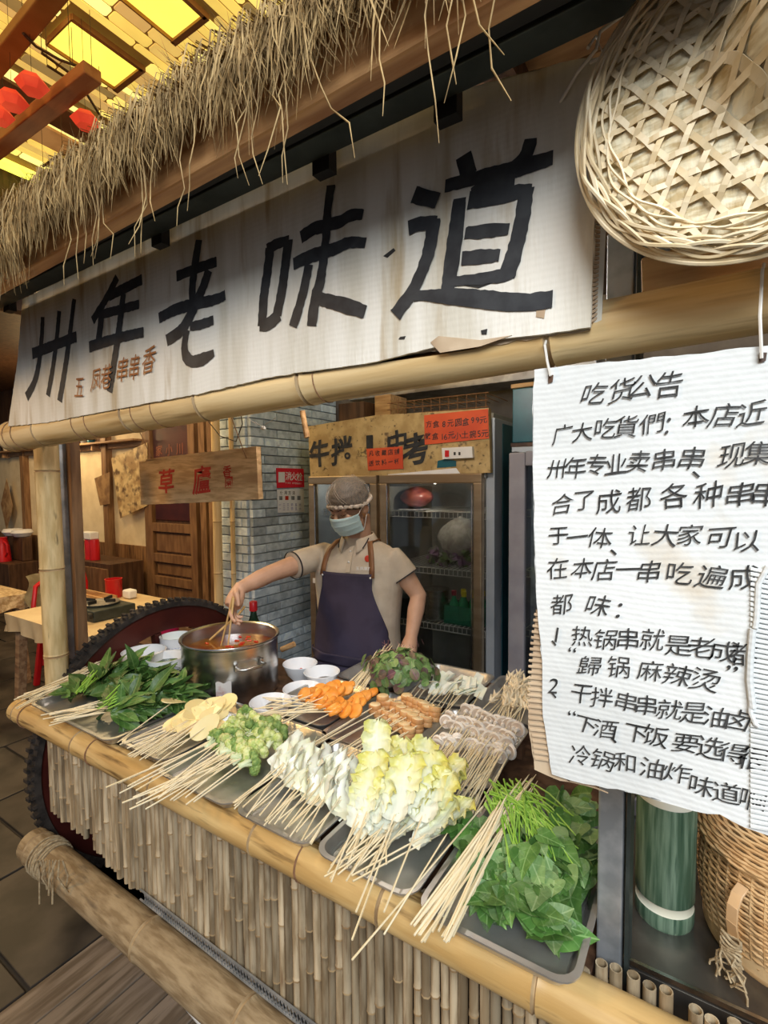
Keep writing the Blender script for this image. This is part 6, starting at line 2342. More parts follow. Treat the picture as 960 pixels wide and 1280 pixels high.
# ================================================================ LEAF BUNCHES
M['lance'] = leaf_mat('dark_lance_leaf', (0.040, 0.105, 0.020), (0.085, 0.18, 0.04), (0.17, 0.27, 0.09), .0009, .42)
M['heart'] = leaf_mat('heart_leaf', (0.050, 0.135, 0.025), (0.095, 0.21, 0.045), (0.20, 0.34, 0.12), .0008, .40, 45)
M['heart_pale'] = leaf_mat('heart_leaf_underside', (0.13, 0.24, 0.08), (0.20, 0.32, 0.12), (0.30, 0.42, 0.20), .0008, .55, 45)
M['round_green'] = leaf_mat('small_round_leaf', (0.10, 0.20, 0.05), (0.18, 0.28, 0.09), (0.25, 0.30, 0.15), .0007, .45)
M['round_purple'] = leaf_mat('purple_round_leaf', (0.10, 0.045, 0.06), (0.15, 0.13, 0.06), (0.22, 0.10, 0.12), .0007, .45)
M['stem'] = pm('bright_green_stem', (0.24, 0.48, 0.05), (0.38, 0.62, 0.12), scale=20, rough=.35)


def leaf_mesh(L, Wd, shape, curl, fold, mat, seed=0, nx=6, ny=10):
    r = random.Random(seed)
    ph = r.uniform(0, 6)

    def fn(u, v):
        e = (u - .5) * 2
        if shape == 'lance':
            w = sin(pi * v ** .8) ** .9
        elif shape == 'heart':
            w = (math.sqrt(max(0, 1 - ((v - .22) / .24) ** 2)) if v < .22 else (1 - ((v - .22) / .78) ** 1.5)) if v < 1 else 0
            w = max(.02, w)
        else:
            w = math.sqrt(max(0, 1 - (2 * v - 1) ** 2)) ** .9
        x = e * w * Wd / 2
        back = (-.10 * L * abs(e) * max(0, 1 - v * 3.5) if shape == 'heart' else 0)
        y = v * L + back
        z = fold * abs(e) * w * Wd * .5 - curl * L * v * v + .02 * L * sin(v * 9 + ph + 2 * e) * abs(e)
        return (x, y, z)
    return withmat(MB().grid(fn, nx, ny).mesh('leaf', angle=180), M[mat])


def leaf(par, me, P, d, up, s=1.0, name='leaf'):
    o = bpy.data.objects.new(name, me)
    COL.objects.link(o)
    o.parent = par
    o.matrix_local = Matrix.Translation(-Vector(par['wl'])) @ frame(P, d, up) @ Matrix.Scale(s, 4)
    return o


def sticks(par, qa_, qb_, n, za, zb, r=.0019):
    for k in range(n):
        a = quad(qa_, RF.random(), RF.random())
        b = quad(qb_, RF.random(), RF.random())
        A, B = W(a.x, a.y, z=za + RF.uniform(-.008, .008)), W(b.x, b.y, z=zb + RF.uniform(-.006, .01))
        L = round((A - B).length, 2)
        o = bpy.data.objects.new('stick', stick_mesh(L, r))
        COL.objects.link(o)
        o.parent = par
        o.matrix_local = Matrix.Translation(-Vector(par['wl'])) @ zframe(B, A - B)


LM = [leaf_mesh(.072 + .012 * (s % 3), .030 + .006 * (s % 2), 'lance', .22 * ((s % 3) - .4), .35, 'lance', s) for s in range(6)]


def lance_bunch(label, cpts, n, qa_, qb_, ns, za, zb, spread, main):
    """cpts: px points along the bunch axis (stalk -> tip)"""
    ax = [W(px, py, z=zz) for px, py, zz in cpts]
    t = thing('leafy_bunch', label, 'leaves', ax[0], 'dark green leaf bunches')
    for k in range(n):
        u = RF.random() ** .8
        f = u * (len(ax) - 1)
        i = min(int(f), len(ax) - 2)
        c = ax[i].lerp(ax[i + 1], f - i)
        ang = RF.uniform(-.25, pi + .25)
        rad = spread * RF.uniform(.35, 1) * (.55 + .6 * sin(pi * min(1, .15 + u)))
        dmain = (ax[i + 1] - ax[i]).normalized()
        sd = dmain.cross(Vector((0, 0, 1))).normalized()
        off = sd * cos(ang) * rad + Vector((0, 0, 1)) * max(0, sin(ang)) * rad * .32
        d = (dmain * RF.uniform(.1, .9) + off.normalized() * RF.uniform(.3, .9) + Vector((RF.gauss(0, .3), RF.gauss(0, .3), RF.uniform(-.45, .15)))).normalized()
        upv = (off.normalized() + Vector((0, -.25, .9)) + Vector((RF.gauss(0, .3), RF.gauss(0, .3), 0))).normalized()
        P = c + off
        P.z = max(P.z, .905)
        leaf(t, LM[k % 6], P, d, upv, RF.uniform(.8, 1.35))
    for k in range(10):
        a = ax[0] + Vector((RF.gauss(0, .012), RF.gauss(0, .012), .012 + RF.uniform(0, .03)))
        MB().tube([a, a + (ax[1] - ax[0]) * .6 + Vector((0, 0, RF.uniform(.0, .03)))], [.0022, .0018], 6).build('stem', M['stem'], t)
    sticks(t, qa_, qb_, ns, za, zb)
    return t


lance_bunch('rear bunch of dark lance-shaped leaves on skewers at the left end of the counter', [(100, 872, .915), (125, 855, .915), (160, 838, .918), (205, 848, .912)], 150,
            [(100, 840), (140, 815), (145, 825), (110, 850)], [(12, 872), (45, 858), (45, 872), (18, 890)], 20, .935, .905, .050, None)
lance_bunch('front bunch of dark lance-shaped leaves on skewers beside the potato slices', [(130, 893, .912), (160, 880, .918), (195, 868, .922), (235, 872, .912)], 160,
            [(125, 885), (145, 868), (150, 875), (130, 895)], [(48, 895), (70, 888), (80, 898), (60, 908)], 15, .915, .900, .048, None)

# heart-shaped sweet potato leaves
HM = [leaf_mesh(.052 + .010 * (s % 3), .044 + .008 * (s % 2), 'heart', .18 * ((s % 3) - .6), .18, 'heart' if s % 3 else 'heart_pale', s, 8, 12) for s in range(8)]
hb_ = thing('leafy_bunch', 'big bunch of heart-shaped green leaves with bright stems in the right front tray', 'leaves', W(650, 1050, z=.9))
LFT = [(575, 1010), (600, 1050), (588, 1030), (612, 1090), (640, 1120), (600, 1120), (620, 1060), (665, 1165), (640, 1075), (655, 1100), (680, 1130), (700, 1100), (715, 1070),
       (690, 1060), (672, 1040), (700, 1030), (728, 1040), (735, 1080), (720, 1120), (735, 1140), (705, 1150), (690, 1180), (660, 1140), (615, 1130), (600, 1075), (575, 1035), (730, 1010), (712, 1000),
       (740, 1000), (655, 1065), (675, 1085), (635, 1100), (610, 1105), (650, 1125), (705, 1010), (725, 1060), (630, 1040), (665, 1025), (685, 1110), (720, 1095), (742, 1050), (742, 1100)]
for k in range(190):
    px, py = LFT[k % len(LFT)]
    px += RF.uniform(-14, 14)
    py += RF.uniform(-14, 14)
    hgt = .896 + .045 * math.exp(-((px - 680) / 60) ** 2 - ((py - 1040) / 80) ** 2) + RF.uniform(-.006, .016)
    P = W(min(px, 745), py, z=hgt)
    P.x = min(P.x, -.160)
    P.y = max(P.y, .79)
    if P.y < .90:
        P.x = min(P.x, -.20)
    d = Vector((RF.uniform(-.35, .9), RF.uniform(-1.0, .15), RF.uniform(-.35, .05)))
    upv = Vector((RF.gauss(.05, .35), RF.gauss(-.35, .3), 1))
    dn = d.normalized()
    tip = P + dn * .06
    if tip.x > -.158:
        d.x = -abs(d.x) * .4
    if tip.y < .74 or P.y < .80:
        d.y = abs(d.y) * .3 - .1
        d.z = abs(d.z) * .3
    leaf(hb_, HM[k % 8], P, d, upv, RF.uniform(.7, 1.1))
for k in range(64):      # bright stems
    a = W(610 + RF.uniform(0, 55), 985 + RF.uniform(-12, 22), z=.945 + RF.uniform(-.01, .012))
    b = W(650 + RF.uniform(-15, 75), 1040 + RF.uniform(-18, 45), z=.935)
    mid = a.lerp(b, .5) + Vector((0, 0, .012))
    MB().tube([a, a.lerp(mid, .5) + Vector((0, 0, .003)), mid, b], [.0021, .002, .0018, .0014], 6).build('stem', M['stem'], hb_)
for k in range(10):
    a = W(605 + RF.uniform(0, 15), 995 + RF.uniform(-5, 12), z=.94)
    b = W(630 + RF.uniform(-8, 14), 1055 + RF.uniform(-10, 10), z=.92)
    MB().tube([a, a.lerp(b, .5) + Vector((0, 0, .006)), b], [.0025, .0022, .0018], 6).build('stem', M['stem'], hb_)
LB = 'bare handle of a leaf skewer leaning over the front rail, left of the heart-shaped leaves'
for k in range(24):
    u = RF.random()
    a = (612 + 50 * u + RF.uniform(-6, 6), 1010 - 42 * u + RF.uniform(-8, 14) + 14)
    b = (508 + 60 * RF.random(), 1165 + RF.uniform(-14, 14))
    A, B = W(a[0] + 8, a[1] - 18, z=.950 + .004 * (k % 4)), W(b[0], b[1], z=.897 + .004 * (k % 3))
    skewer('leaf_skewer', 'bare handle of a leaf skewer leaning over the front rail beside the heart-shaped leaves', 'heart-leaf skewer handles', A, B, [], r=.0020)
for k, (a, b) in enumerate((((610, 1000), (440, 1200)), ((560, 1040), (480, 1168)), ((500, 1010), (440, 1175)))):
    skewer('leaf_skewer', ('long single skewer slanting across the napa tray and the rail', 'single skewer crossing the corner of the napa tray', 'single skewer hanging lowest over the slats')[k], 'single skewers', W(*a, z=.93), W(*b, z=.885), [], r=.0018)

# purple-green bunch at the back
RM = [leaf_mesh(.034 + .005 * (s % 3), .026 + .004 * (s % 2), 'round', .15, .2, 'round_green' if s % 3 else 'round_purple', s, 4, 6) for s in range(8)]
pb = thing('leafy_bunch', 'bunch of small round green and purple leaves at the back by the worker', 'leaves', W(500, 830, z=.93))
PC = W(500, 838, z=.945)
for k in range(210):
    a = RF.uniform(0, 2 * pi)
    el = RF.uniform(-.1, 1.4)
    rx, ry_, rz = .155, .13, .085
    n_ = Vector((cos(a) * cos(el), sin(a) * cos(el), sin(el)))
    rr2 = RF.uniform(.72, 1.0)
    P = PC + Vector((n_.x * rx * rr2, n_.y * ry_ * rr2, n_.z * rz * rr2 - .01))
    P.z = max(P.z, .90)
    d = (n_.cross(Vector((RF.gauss(0, 1), RF.gauss(0, 1), RF.gauss(0, 1)))) + Vector((0, 0, -.3))).normalized()
    leaf(pb, RM[k % 8], P, d, n_ + Vector((0, -.3, .2)), RF.uniform(.8, 1.25))
for k in range(40):
    a = W(500 + RF.uniform(-22, 30), 812 + RF.uniform(-8, 18), z=.985)
    dd = Vector((RF.gauss(0, .5), RF.gauss(0, .4), .8)).normalized() * RF.uniform(.01, .03)
    MB().tube([a, a + dd], [.0010, .0007], 4).build('stem', pm('purple_stem', (.28, .12, .12)) if k == 0 else bpy.data.materials['purple_stem'], pb)
sticks(pb, [(470, 812), (490, 800), (492, 806), (476, 822)], [(425, 852), (440, 862), (455, 866), (440, 858)], 22, .965, .915, .0018)
sticks(pb, [(495, 800), (520, 810), (520, 815), (500, 806)], [(478, 822), (490, 828), (490, 830), (480, 826)], 7, 1.0, .985, .0012)
# dark leaves lining the rear left of the bunch
# ================================================================ POT, CUPS, BOWLS
PO = Vector((-1.535, 1.283, .826))
pot = thing('stock_pot', 'large dented steel pot of red oily broth', 'pot', PO)
MB().lathe([(0, .0), (.168, .0), (.176, .006), (.178, .02), (.178, .205), (.184, .209), (.186, .214), (.184, .219), (.178, .217), (.173, .213), (.172, .02), (.165, .010), (0, .010)], 64, PO).build('body', M['steel'], pot, angle=50)
M['broth'] = pm('red_oil_broth', (0.16, 0.018, 0.004), (0.34, 0.15, 0.012), scale=9, rough=.06, coat=.6, contrast=(.4, .62), spots=(.10, .01, .004), spot_scale=22, spot_at=.6)
MB().disc(PO, .1725, 48, z=.168).build('broth', M['broth'], pot)
for k in range(18):
    a, q = RF.uniform(0, 6.28), RF.random() ** .5 * .155
    MB().box(PO + Vector((q * cos(a), q * sin(a), .170)), (.018, .007, .004), rotm(0, 0, RF.random() * 3)).build('floating_chili', M['chili'], pot, smooth=False, bevel=.001)
for (an, nm) in ((-.35, 1), (2.8, 2)):
    d = Vector((cos(an), sin(an), 0))
    s_ = Vector((-d.y, d.x, 0))
    c = PO + d * .180 + Vector((0, 0, .150))
    MB().tube([c - s_ * .045, c - s_ * .050 + d * .028, c - s_ * .03 + d * .042, c + s_ * .03 + d * .042, c + s_ * .050 + d * .028, c + s_ * .045], .0055, 10).build('handle', M['steel'], pot)
    for s in (-1, 1):
        MB().box(c + s_ * s * .048, (.014, .014, .03), rotm(0, 0, an)).build('handle_bracket', M['steel'], pot, smooth=False, bevel=.003)
an = -.85
d = Vector((cos(an), sin(an), 0))
lb2 = MB()
lb2.grid(lambda u, v: PO + Vector((.1792 * cos(an + (u - .5) * .30), .1792 * sin(an + (u - .5) * .30), .045 + .055 * v + .004 * sin(u * 9))), 10, 3)
lb2.build('worn_label', pm('worn_white_label', (.62, .60, .58), (.45, .20, .16), scale=30, contrast=(.5, .7)), pot, label='worn white and red label')
# bottle behind the pot
bt = thing('sauce_bottle', 'small dark bottle with red cap and red label behind the steel pot', 'bottle', (-1.665, 1.50, .825))
p = Vector((-1.69, 1.545, .825))
MB().lathe([(0, 0), (.030, 0), (.032, .01), (.032, .16), (.014, .215), (.013, .235), (0, .235)], 18, p).build('body', pm('dark_green_glass', (.01, .03, .015), rough=.1), bt)
MB().lathe([(0, .233), (.0175, .233), (.0175, .272), (.015, .275), (0, .275)], 16, p).build('cap', M['redplastic'], bt)
MB().lathe([(.0326, .10), (.0326, .16)], 24, p).build('label', pm('red_white_label', (.75, .08, .04), (.8, .75, .7), scale=40, contrast=(.5, .55)), bt)
# chopsticks in the pot and in the hand
HAND = W(286, 752, y=1.30)
ch = thing('chopsticks', 'pair of long wooden chopsticks dipping into the broth under the worker\'s hand', 'chopsticks', HAND)
for k, (a, b) in enumerate((((289, 755), (276, 808)), ((291, 757), (285, 808)))):
    A, B = W(*a, y=1.31), W(*b, z=.990)
    up_ = (A - B).normalized()
    MB().tube([B, A + up_ * .03], [.0028, .0042], 8).build('chopstick', M['bamboo'], ch)
sp2 = MB().tube([W(262, 800, z=1.0), W(298, 768, y=1.36), W(306, 758, y=1.38)], [.004, .005, .005], 8)
tag(sp2.build('wooden_stirrer', M['bamboo']), 'single thick wooden stick leaning in the pot beside the chopsticks', 'stick')

M['blueware'] = bpy.data.materials.new('blue_white_porcelain')
_m = M['blueware']
_m.use_nodes = True
_t = _m.node_tree
_b = _t.nodes['Principled BSDF']
_b.inputs['Roughness'].default_value = .12
_tc = _n(_t, 'ShaderNodeTexCoord')
_mp = _n(_t, 'ShaderNodeMapping')
_t.links.new(_tc.outputs['Object'], _mp.inputs[0])
_vo = _n(_t, 'ShaderNodeTexVoronoi')
_vo.feature = 'DISTANCE_TO_EDGE'
_vo.inputs['Scale'].default_value = 75
_t.links.new(_mp.outputs[0], _vo.inputs['Vector'])
_v2 = _n(_t, 'ShaderNodeTexVoronoi')
_v2.inputs['Scale'].default_value = 120
_t.links.new(_mp.outputs[0], _v2.inputs['Vector'])
_c1 = _n(_t, 'ShaderNodeValToRGB')
_c1.color_ramp.elements[0].position = .12
_c1.color_ramp.elements[1].position = .17
_c1.color_ramp.elements[0].color = (.80, .84, .92, 1)
_c1.color_ramp.elements[1].color = (.07, .15, .48, 1)
_c2 = _n(_t, 'ShaderNodeValToRGB')
_c2.color_ramp.elements[0].position = .25
_c2.color_ramp.elements[1].position = .32
_c2.color_ramp.elements[0].color = (.75, .8, .9, 1)
_c2.color_ramp.elements[1].color = (1, 1, 1, 1)
_t.links.new(_vo.outputs['Distance'], _c1.inputs[0])
_t.links.new(_v2.outputs['Distance'], _c2.inputs[0])
_mx = _n(_t, 'ShaderNodeMix', data_type='RGBA')
_mx.inputs['Factor'].default_value = .45
_t.links.new(_c1.outputs[0], _mx.inputs['A'])
_t.links.new(_c2.outputs[0], _mx.inputs['B'])
_t.links.new(_mx.outputs['Result'], _b.inputs['Base Color'])


def cup(p, label, r, h, fill):
    t = thing('porcelain_cup', label, 'cup', p)
    MB().lathe([(0, 0), (r * .72, 0), (r * .78, .008), (r * .97, h * .5), (r, h * .72)], 40, p).build('body', M['blueware'], t)
    MB().lathe([(r, h * .72), (r * 1.01, h * .93), (r * 1.04, h), (r * .98, h), (r * .95, h * .9), (r * .9, h * .4), (r * .7, .012), (0, .012)], 40, p).build('rim', M['porcelain'], t, label='plain white rim')
    if fill:
        MB().disc(p, r * .93, 32, z=h * .74).build('filling', fill, t)
    return t


M['scallion'] = pm('chopped_scallion', (.16, .32, .07), (.60, .72, .45), scale=180, rough=.5, bump=.8, bscale=150)
p1 = W(180, 813, z=.951)
cup(Vector((p1.x, p1.y, .826)), 'white and blue cup, empty, rearmost left of the three by the pot', .082, .125, None)
p2 = W(207, 820, z=.951)
cup(Vector((p2.x, p2.y, .826)), 'blue patterned cup of dark sauce nearest the leaves', .072, .125, pm('dark_dip', (.02, .03, .02), (.10, .14, .06), scale=80, rough=.2))
p3 = W(220, 794, z=.961)
cup(Vector((p3.x, p3.y, .826)), 'blue patterned cup of chopped green onion behind the other two', .066, .135, M['scallion'])


def bowl(px, py, label, r=.070, fill=True, z=.872):
    c = W(px, py, z=z + .058)
    p = Vector((c.x, c.y, .826 if z < .85 else .826))
    base = .826
    H = .075
    t = thing('bowl', label, 'bowl', (c.x, c.y, base), 'white bowls beside the pot')
    p = Vector((c.x, c.y, base))
    MB().lathe([(0, 0), (r * .42, 0), (r * .42, .008), (r * .75, H * .45), (r * 1.0, H), (r * .98, H + .0015), (r * .94, H - .002), (r * .70, H * .5), (r * .36, .016), (0, .013)], 44, p).build('body', M['porcelain'], t, angle=60)
    if fill:
        for k in range(24):
            a, q = RF.uniform(0, 6.28), RF.random() ** .6 * r * .34
            MB().box(p + Vector((q * cos(a), q * sin(a), .026 + .022 * (1 - q / r / .4) + RF.uniform(0, .004))), (.012, .007, .007), rotm(RF.random() * 3, RF.random() * 3, RF.random() * 3)).build('chili_piece', M['chili'], t, smooth=False, bevel=.0015)


bowl(375, 820, 'white bowl of chopped red chili, rearmost, nearest the pot handle')
bowl(402, 830, 'empty white bowl nearest the worker\'s apron', fill=False)
bowl(378, 850, 'white bowl of chopped red chili directly behind the orange slices')
bowl(338, 866, 'white bowl of chopped red chili nearest the steel pot, in front of its label')
# wooden handle leaning by the pot
tag(MB().tube([W(352, 812, z=.90), W(368, 805, z=.93)], .012, 10).build('ladle_handle', M['rawwood']), 'short wooden ladle handle between the pot and the rear bowl', 'ladle')

# ================================================================ THE WORKER
RW = random.Random(8)
wk = thing('person', 'person in beige polo shirt, dark apron, mask and hairnet, stirring the pot with chopsticks', 'person', (-1.37, 1.90, 0))
M['skin'] = pm('skin', (0.52, 0.30, 0.19), (0.60, 0.36, 0.24), scale=12, rough=.5, sss=.08, bump=.05)
M['shirt'] = pm('beige_polo_cloth', (0.50, 0.42, 0.32), (0.58, 0.50, 0.39), scale=14, rough=.85, bump=.35, bscale=14)
M['apron'] = pm('dark_plum_apron', (0.028, 0.022, 0.045), (0.045, 0.036, 0.068), scale=7, rough=.75, bump=.5, bscale=7)
M['strap'] = pm('brown_leather_strap', (0.20, 0.085, 0.035), (0.26, 0.12, 0.05), rough=.5)
M['mask'] = pm('pale_blue_mask', (0.55, 0.76, 0.80), (0.62, 0.82, 0.85), scale=12, rough=.8)
M['hair'] = pm('dark_hair', (0.035, 0.024, 0.016), (0.11, 0.078, 0.052), scale=60, stretch=(4, 1, 1), rough=.6)
M['net'] = pm('hairnet', (0.72, 0.66, 0.58), (0.60, 0.54, 0.47), scale=60, rough=.6, alpha=.20, bump=.5, bscale=60)
M['netband'] = pm('hairnet_band', (0.66, 0.58, 0.50), (0.50, 0.43, 0.36), scale=90, rough=.8, bump=.9, bscale=90, alpha=.92)
M['trousers'] = pm('dark_trousers', (0.03, 0.03, 0.035), rough=.8)
M['darktrim'] = pm('dark_trim', (0.03, 0.025, 0.03), rough=.8)

TY = radians(9)          # body yaw
TC = Vector((-1.365, 1.895, 0))


def TB(x, y, z):         # body frame: x to the picture's right, y forward is negative
    return TC + Vector((x * cos(TY) - y * sin(TY), x * sin(TY) + y * cos(TY), z))


RINGS = [(.78, .200, .130, 0), (.86, .202, .132, 0), (.95, .198, .128, 0), (1.05, .206, .126, 0), (1.15, .216, .124, 0), (1.23, .218, .116, .0), (1.29, .202, .100, .005), (1.325, .160, .085, .010),
         (1.350, .100, .072, .015), (1.372, .066, .064, .018)]


def ringat(z):
    if z <= RINGS[0][0]:
        return RINGS[0][1:]
    for a, b in zip(RINGS[:-1], RINGS[1:]):
        if z <= b[0]:
            t = (z - a[0]) / (b[0] - a[0])
            return tuple(a[i] * (1 - t) + b[i] * t for i in (1, 2, 3))
    return RINGS[-1][1:]


def torso(theta, z, off=0.0):
    """theta 0 = straight ahead (towards -y), + = picture's right"""
    hw, hd, cy = ringat(z)
    e = .85
    sx, cx = sin(theta), cos(theta)
    x = (hw + off) * math.copysign(abs(sx) ** e, sx)
    y = -(hd + off) * math.copysign(abs(cx) ** e, cx) + cy
    return TB(x, y, z)


def torso_mb(scale=0.0):
    m = MB()
    zs = [.78 + (1.372 - .78) * k / 26 for k in range(27)]
    n = 32
    for z in zs:
        for k in range(n):
            m.v.append(tuple(torso(2 * pi * k / n, z, scale)))
    for i in range(len(zs) - 1):
        for k in range(n):
            a, b = i * n + k, i * n + (k + 1) % n
            m.f.append((a, b, b + n, a + n))
            m.m.append(0)
    m.f.append(tuple(reversed(range(n))))
    m.f.append(tuple((len(zs) - 1) * n + k for k in range(n)))
    m.m += [0, 0]
    return m


# joints
SR, SL = TB(-.178, .0, 1.282), TB(.176, .005, 1.276)
HR_ = W(287, 750, y=1.315)
ER = W(338, 717, y=1.56)
WRr = W(299, 736, y=1.385)
EL = W(523, 745, y=1.96)
WL = W(514, 796, y=1.86)
HL = WL + Vector((.0, -.035, -.07))


def remesh(o, vox, sm=4):
    r = o.modifiers.new('remesh', 'REMESH')
    r.mode = 'VOXEL'
    r.voxel_size = vox
    r.use_smooth_shade = True
    s = o.modifiers.new('smooth', 'SMOOTH')
    s.factor = .5
    s.iterations = sm
    return o


def ell(m, c, rad, Mx=None, n=20):
    """ellipsoid"""
    prof = []
    for i in range(n // 2 + 1):
        a = -pi / 2 + pi * i / (n // 2)
        prof.append((cos(a), sin(a)))
    S = Matrix.Diagonal((rad[0], rad[1], rad[2])).to_4x4()
    T = S if Mx is None else Mx.to_3x3().to_4x4() @ S
    base = len(m.v)
    for (r, z) in prof:
        for k in range(n):
            a = 2 * pi * k / n
            m.v.append(tuple(Vector(c) + T @ Vector((max(r, 1e-4) * cos(a), max(r, 1e-4) * sin(a), z))))
    for i in range(len(prof) - 1):
        for k in range(n):
            a, b = base + i * n + k, base + i * n + (k + 1) % n
            m.f.append((a, b, b + n, a + n))
            m.m.append(0)


# head frame
HF = Vector((-.10, -.90, -.40)).normalized()
HX = HF.cross(Vector((0, 0, 1))).normalized()       # its own right... picture's left
HZ = HX.cross(HF)
HO = W(437, 633, y=1.835)
HM_ = Matrix((HX, HF, HZ)).transposed().to_4x4()
HM_.translation = HO
HR3 = HM_.to_3x3().to_4x4()


def hp(x, y, z):
    return HM_ @ Vector((x, y, z))


body = torso_mb(-.012)
body.tube([TB(0, .02, 1.30), TB(0, .012, 1.37), hp(0, -.035, -.06)], [.070, .058, .056], 18)      # neck
ell(body, hp(0, -.012, .032), (.074, .092, .088), HR3)
ell(body, hp(0, .022, -.030), (.060, .066, .085), HR3)
ell(body, hp(0, .058, -.090), (.030, .028, .026), HR3)
for s in (-1, 1):
    ell(body, hp(s * .040, .030, -.066), (.026, .045, .034), HR3)
    ell(body, hp(s * .038, .066, -.022), (.022, .020, .020), HR3)       # cheek
    ell(body, hp(s * .030, .078, .022), (.026, .012, .009), HR3)       # brow
    ell(body, hp(s * .076, -.012, -.012), (.010, .022, .032), HR3 @ Matrix.Rotation(s * .3, 4, 'Z'))   # ear
    ell(body, hp(s * .030, .074, .003), (.015, .012, .011), HR3)       # eyelid
body.tube([hp(0, .086, .012), hp(0, .100, -.012), hp(0, .108, -.026)], [.009, .011, .013], 10)      # nose
ell(body, hp(0, .090, -.062), (.026, .010, .012), HR3)      # mouth
# arms
body.tube([SR, SR.lerp(ER, .5), ER, ER.lerp(WRr, .35), WRr], [.052, .046, .038, .038, .026], 16)
body.tube([SL, SL.lerp(EL, .5), EL, EL.lerp(WL, .35), WL], [.052, .046, .038, .038, .026], 16)


def hand(m, wrist, fdir, pnorm, thumb_side, curl, pinch=0.0, s=1.0):
    """palm, four bent fingers of unequal length and a thumb leaving the side of the palm"""
    f = Vector(fdir).normalized()
    n = (Vector(pnorm) - f * Vector(pnorm).dot(f)).normalized()
    t = f.cross(n).normalized() * thumb_side
    pl = .085 * s
    m.tube([wrist - f * .02, wrist + f * pl * .35, wrist + f * pl * .75, wrist + f * pl * 1.0], [.023 * s, .036 * s, .040 * s, .036 * s], 16)
    # flatten: the palm is added as four bones side by side
    for k in range(4):
        o_ = (1.5 - k) * .0185 * s
        a = wrist + f * .01 + t * o_ * .5
        kn = wrist + f * (pl + .004 * (1 - abs(k - 1))) + t * o_
        m.tube([a, kn], [.013 * s, .012 * s], 10)
        Ls = (.043, .048, .044, .034)[k]
        c = curl[k]
        p = kn
        ang = c * .5
        pts = [p]
        for j, q in enumerate((1.0, .62, .50)):
            ang_d = f * cos(ang) + n * sin(ang)
            p = p + ang_d * Ls * q * s
            pts.append(p)
            ang += c * .75
        m.tube(pts, [.0098 * s, .0092 * s, .0083 * s, .0068 * s], 10)
    # thumb
    b = wrist + f * .022 * s + t * .022 * s
    p1 = b + (t * .75 + f * .55 + n * .35).normalized() * .040 * s
    p2 = p1 + (f * .85 + t * (.15 - pinch * .5) + n * .5).normalized() * .032 * s
    p3 = p2 + (f * .9 + n * .35 - t * pinch * .4).normalized() * .024 * s
    m.tube([b, p1, p2, p3], [.016 * s, .0125 * s, .0105 * s, .008 * s], 10)


fd = (HR_ - WRr).normalized()
hand(body, WRr, fd * .6 + Vector((.0, -.2, -.75)), Vector((.75, .25, -.35)), 1, (.55, .7, .85, 1.0), pinch=.6, s=.92)
hand(body, WL, (HL - WL), Vector((-.9, -.2, 0)), 1, (.3, .35, .4, .45), s=.95)
# legs
for s in (-1, 1):
    body.tube([TB(s * .09, 0, .82), TB(s * .10, -.01, .46), TB(s * .10, .01, .08)], [.080, .052, .040], 16)
    body.tube([TB(s * .10, .03, .035), TB(s * .105, -.17, .03)], [.038, .032], 12)
bo = body.build('body', M['skin'], wk)
remesh(bo, .0042, 3)

# shirt: torso and two short sleeves in one garment
sh_ = torso_mb(0.0)
for S_, E_, k in ((SR, ER, .62), (SL, EL, .50)):
    d_ = (E_ - S_)
    c_ = S_ + (TB(0, 0, 1.25) - S_) * .35
    sh_.tube([c_, S_, S_.lerp(E_, k * .5), S_.lerp(E_, k)], [.050, .058, .061, .063], 20)
so = sh_.build('shirt', M['shirt'], wk)
remesh(so, .006, 5)
for S_, E_, k in ((SR, ER, .62), (SL, EL, .50)):
    a, b = S_.lerp(E_, k - .055), S_.lerp(E_, k - .005)
    MB().tube([S_.lerp(E_, k - .03), S_.lerp(E_, k - .005)], [.0655, .0655], 28, caps=False).build('sleeve_stripe', M['darktrim'], wk, label='dark stripe on the sleeve hem')
# collar: band with two pointed flaps
cm = MB()


def collar(u, v):
    a = (u - .5) * 2 * 2.75
    th_ = a + pi
    open_ = abs(u - .5) * 2
    r0 = .066 + .022 * v + .004 * open_
    z = 1.392 - .036 * v - .030 * open_ ** 3 - (.022 * v * open_ ** 4)
    return TB(sin(th_) * r0 * 1.02, -cos(th_) * r0 * .98 + .008 - .018 * open_ ** 3, z)


cm.grid(collar, 40, 4)
co = cm.build('collar', M['shirt'], wk)
s_ = co.modifiers.new('t', 'SOLIDIFY')
s_.thickness = .003
for s in (-1, 1):
    pts = [collar(.5 + s * (.36 + .02 * k), .28 + .16 * k) + Vector((0, -.003, .001)) for k in range(5)]
    MB().tube(pts, .0035, 6).build('collar_stripe', M['darktrim'], wk)
# placket with buttons
pts = [torso(0.02, z, .004) for z in (1.335, 1.31, 1.28, 1.25, 1.225)]
pm_ = MB()
for i in range(len(pts) - 1):
    pm_.bar(pts[i], pts[i + 1], .026, .003, up=(0, -1, 0))
pm_.build('placket', M['shirt'], wk)
for z in (1.315, 1.27):
    ell_ = MB()
    ell(ell_, torso(.02, z, .008), (.005, .003, .005), None, 10)
    ell_.build('button', M['white'], wk)
# apron


def apr(u, v):
    z = 1.222 - v * .80
    half = .52 + (1.05 - .52) * min(1, max(0, (1.16 - z) / .20)) ** 1.3 if z > .94 else 1.05 + .25 * min(1, (.94 - z) / .1)
    th_ = (u - .5) * 2 * half
    f_ = .010 + (.012 * sin(th_ * 7 + z * 3) * min(1, max(0, (1.1 - z) * 2)))
    if z < .80:
        q = torso(th_, .80, f_ + .01)
        return Vector((q.x, q.y, z))
    return torso(th_, z, f_)


ao = MB().grid(apr, 40, 60).build('apron', M['apron'], wk, angle=180)
s_ = ao.modifiers.new('t', 'SOLIDIFY')
s_.thickness = .002
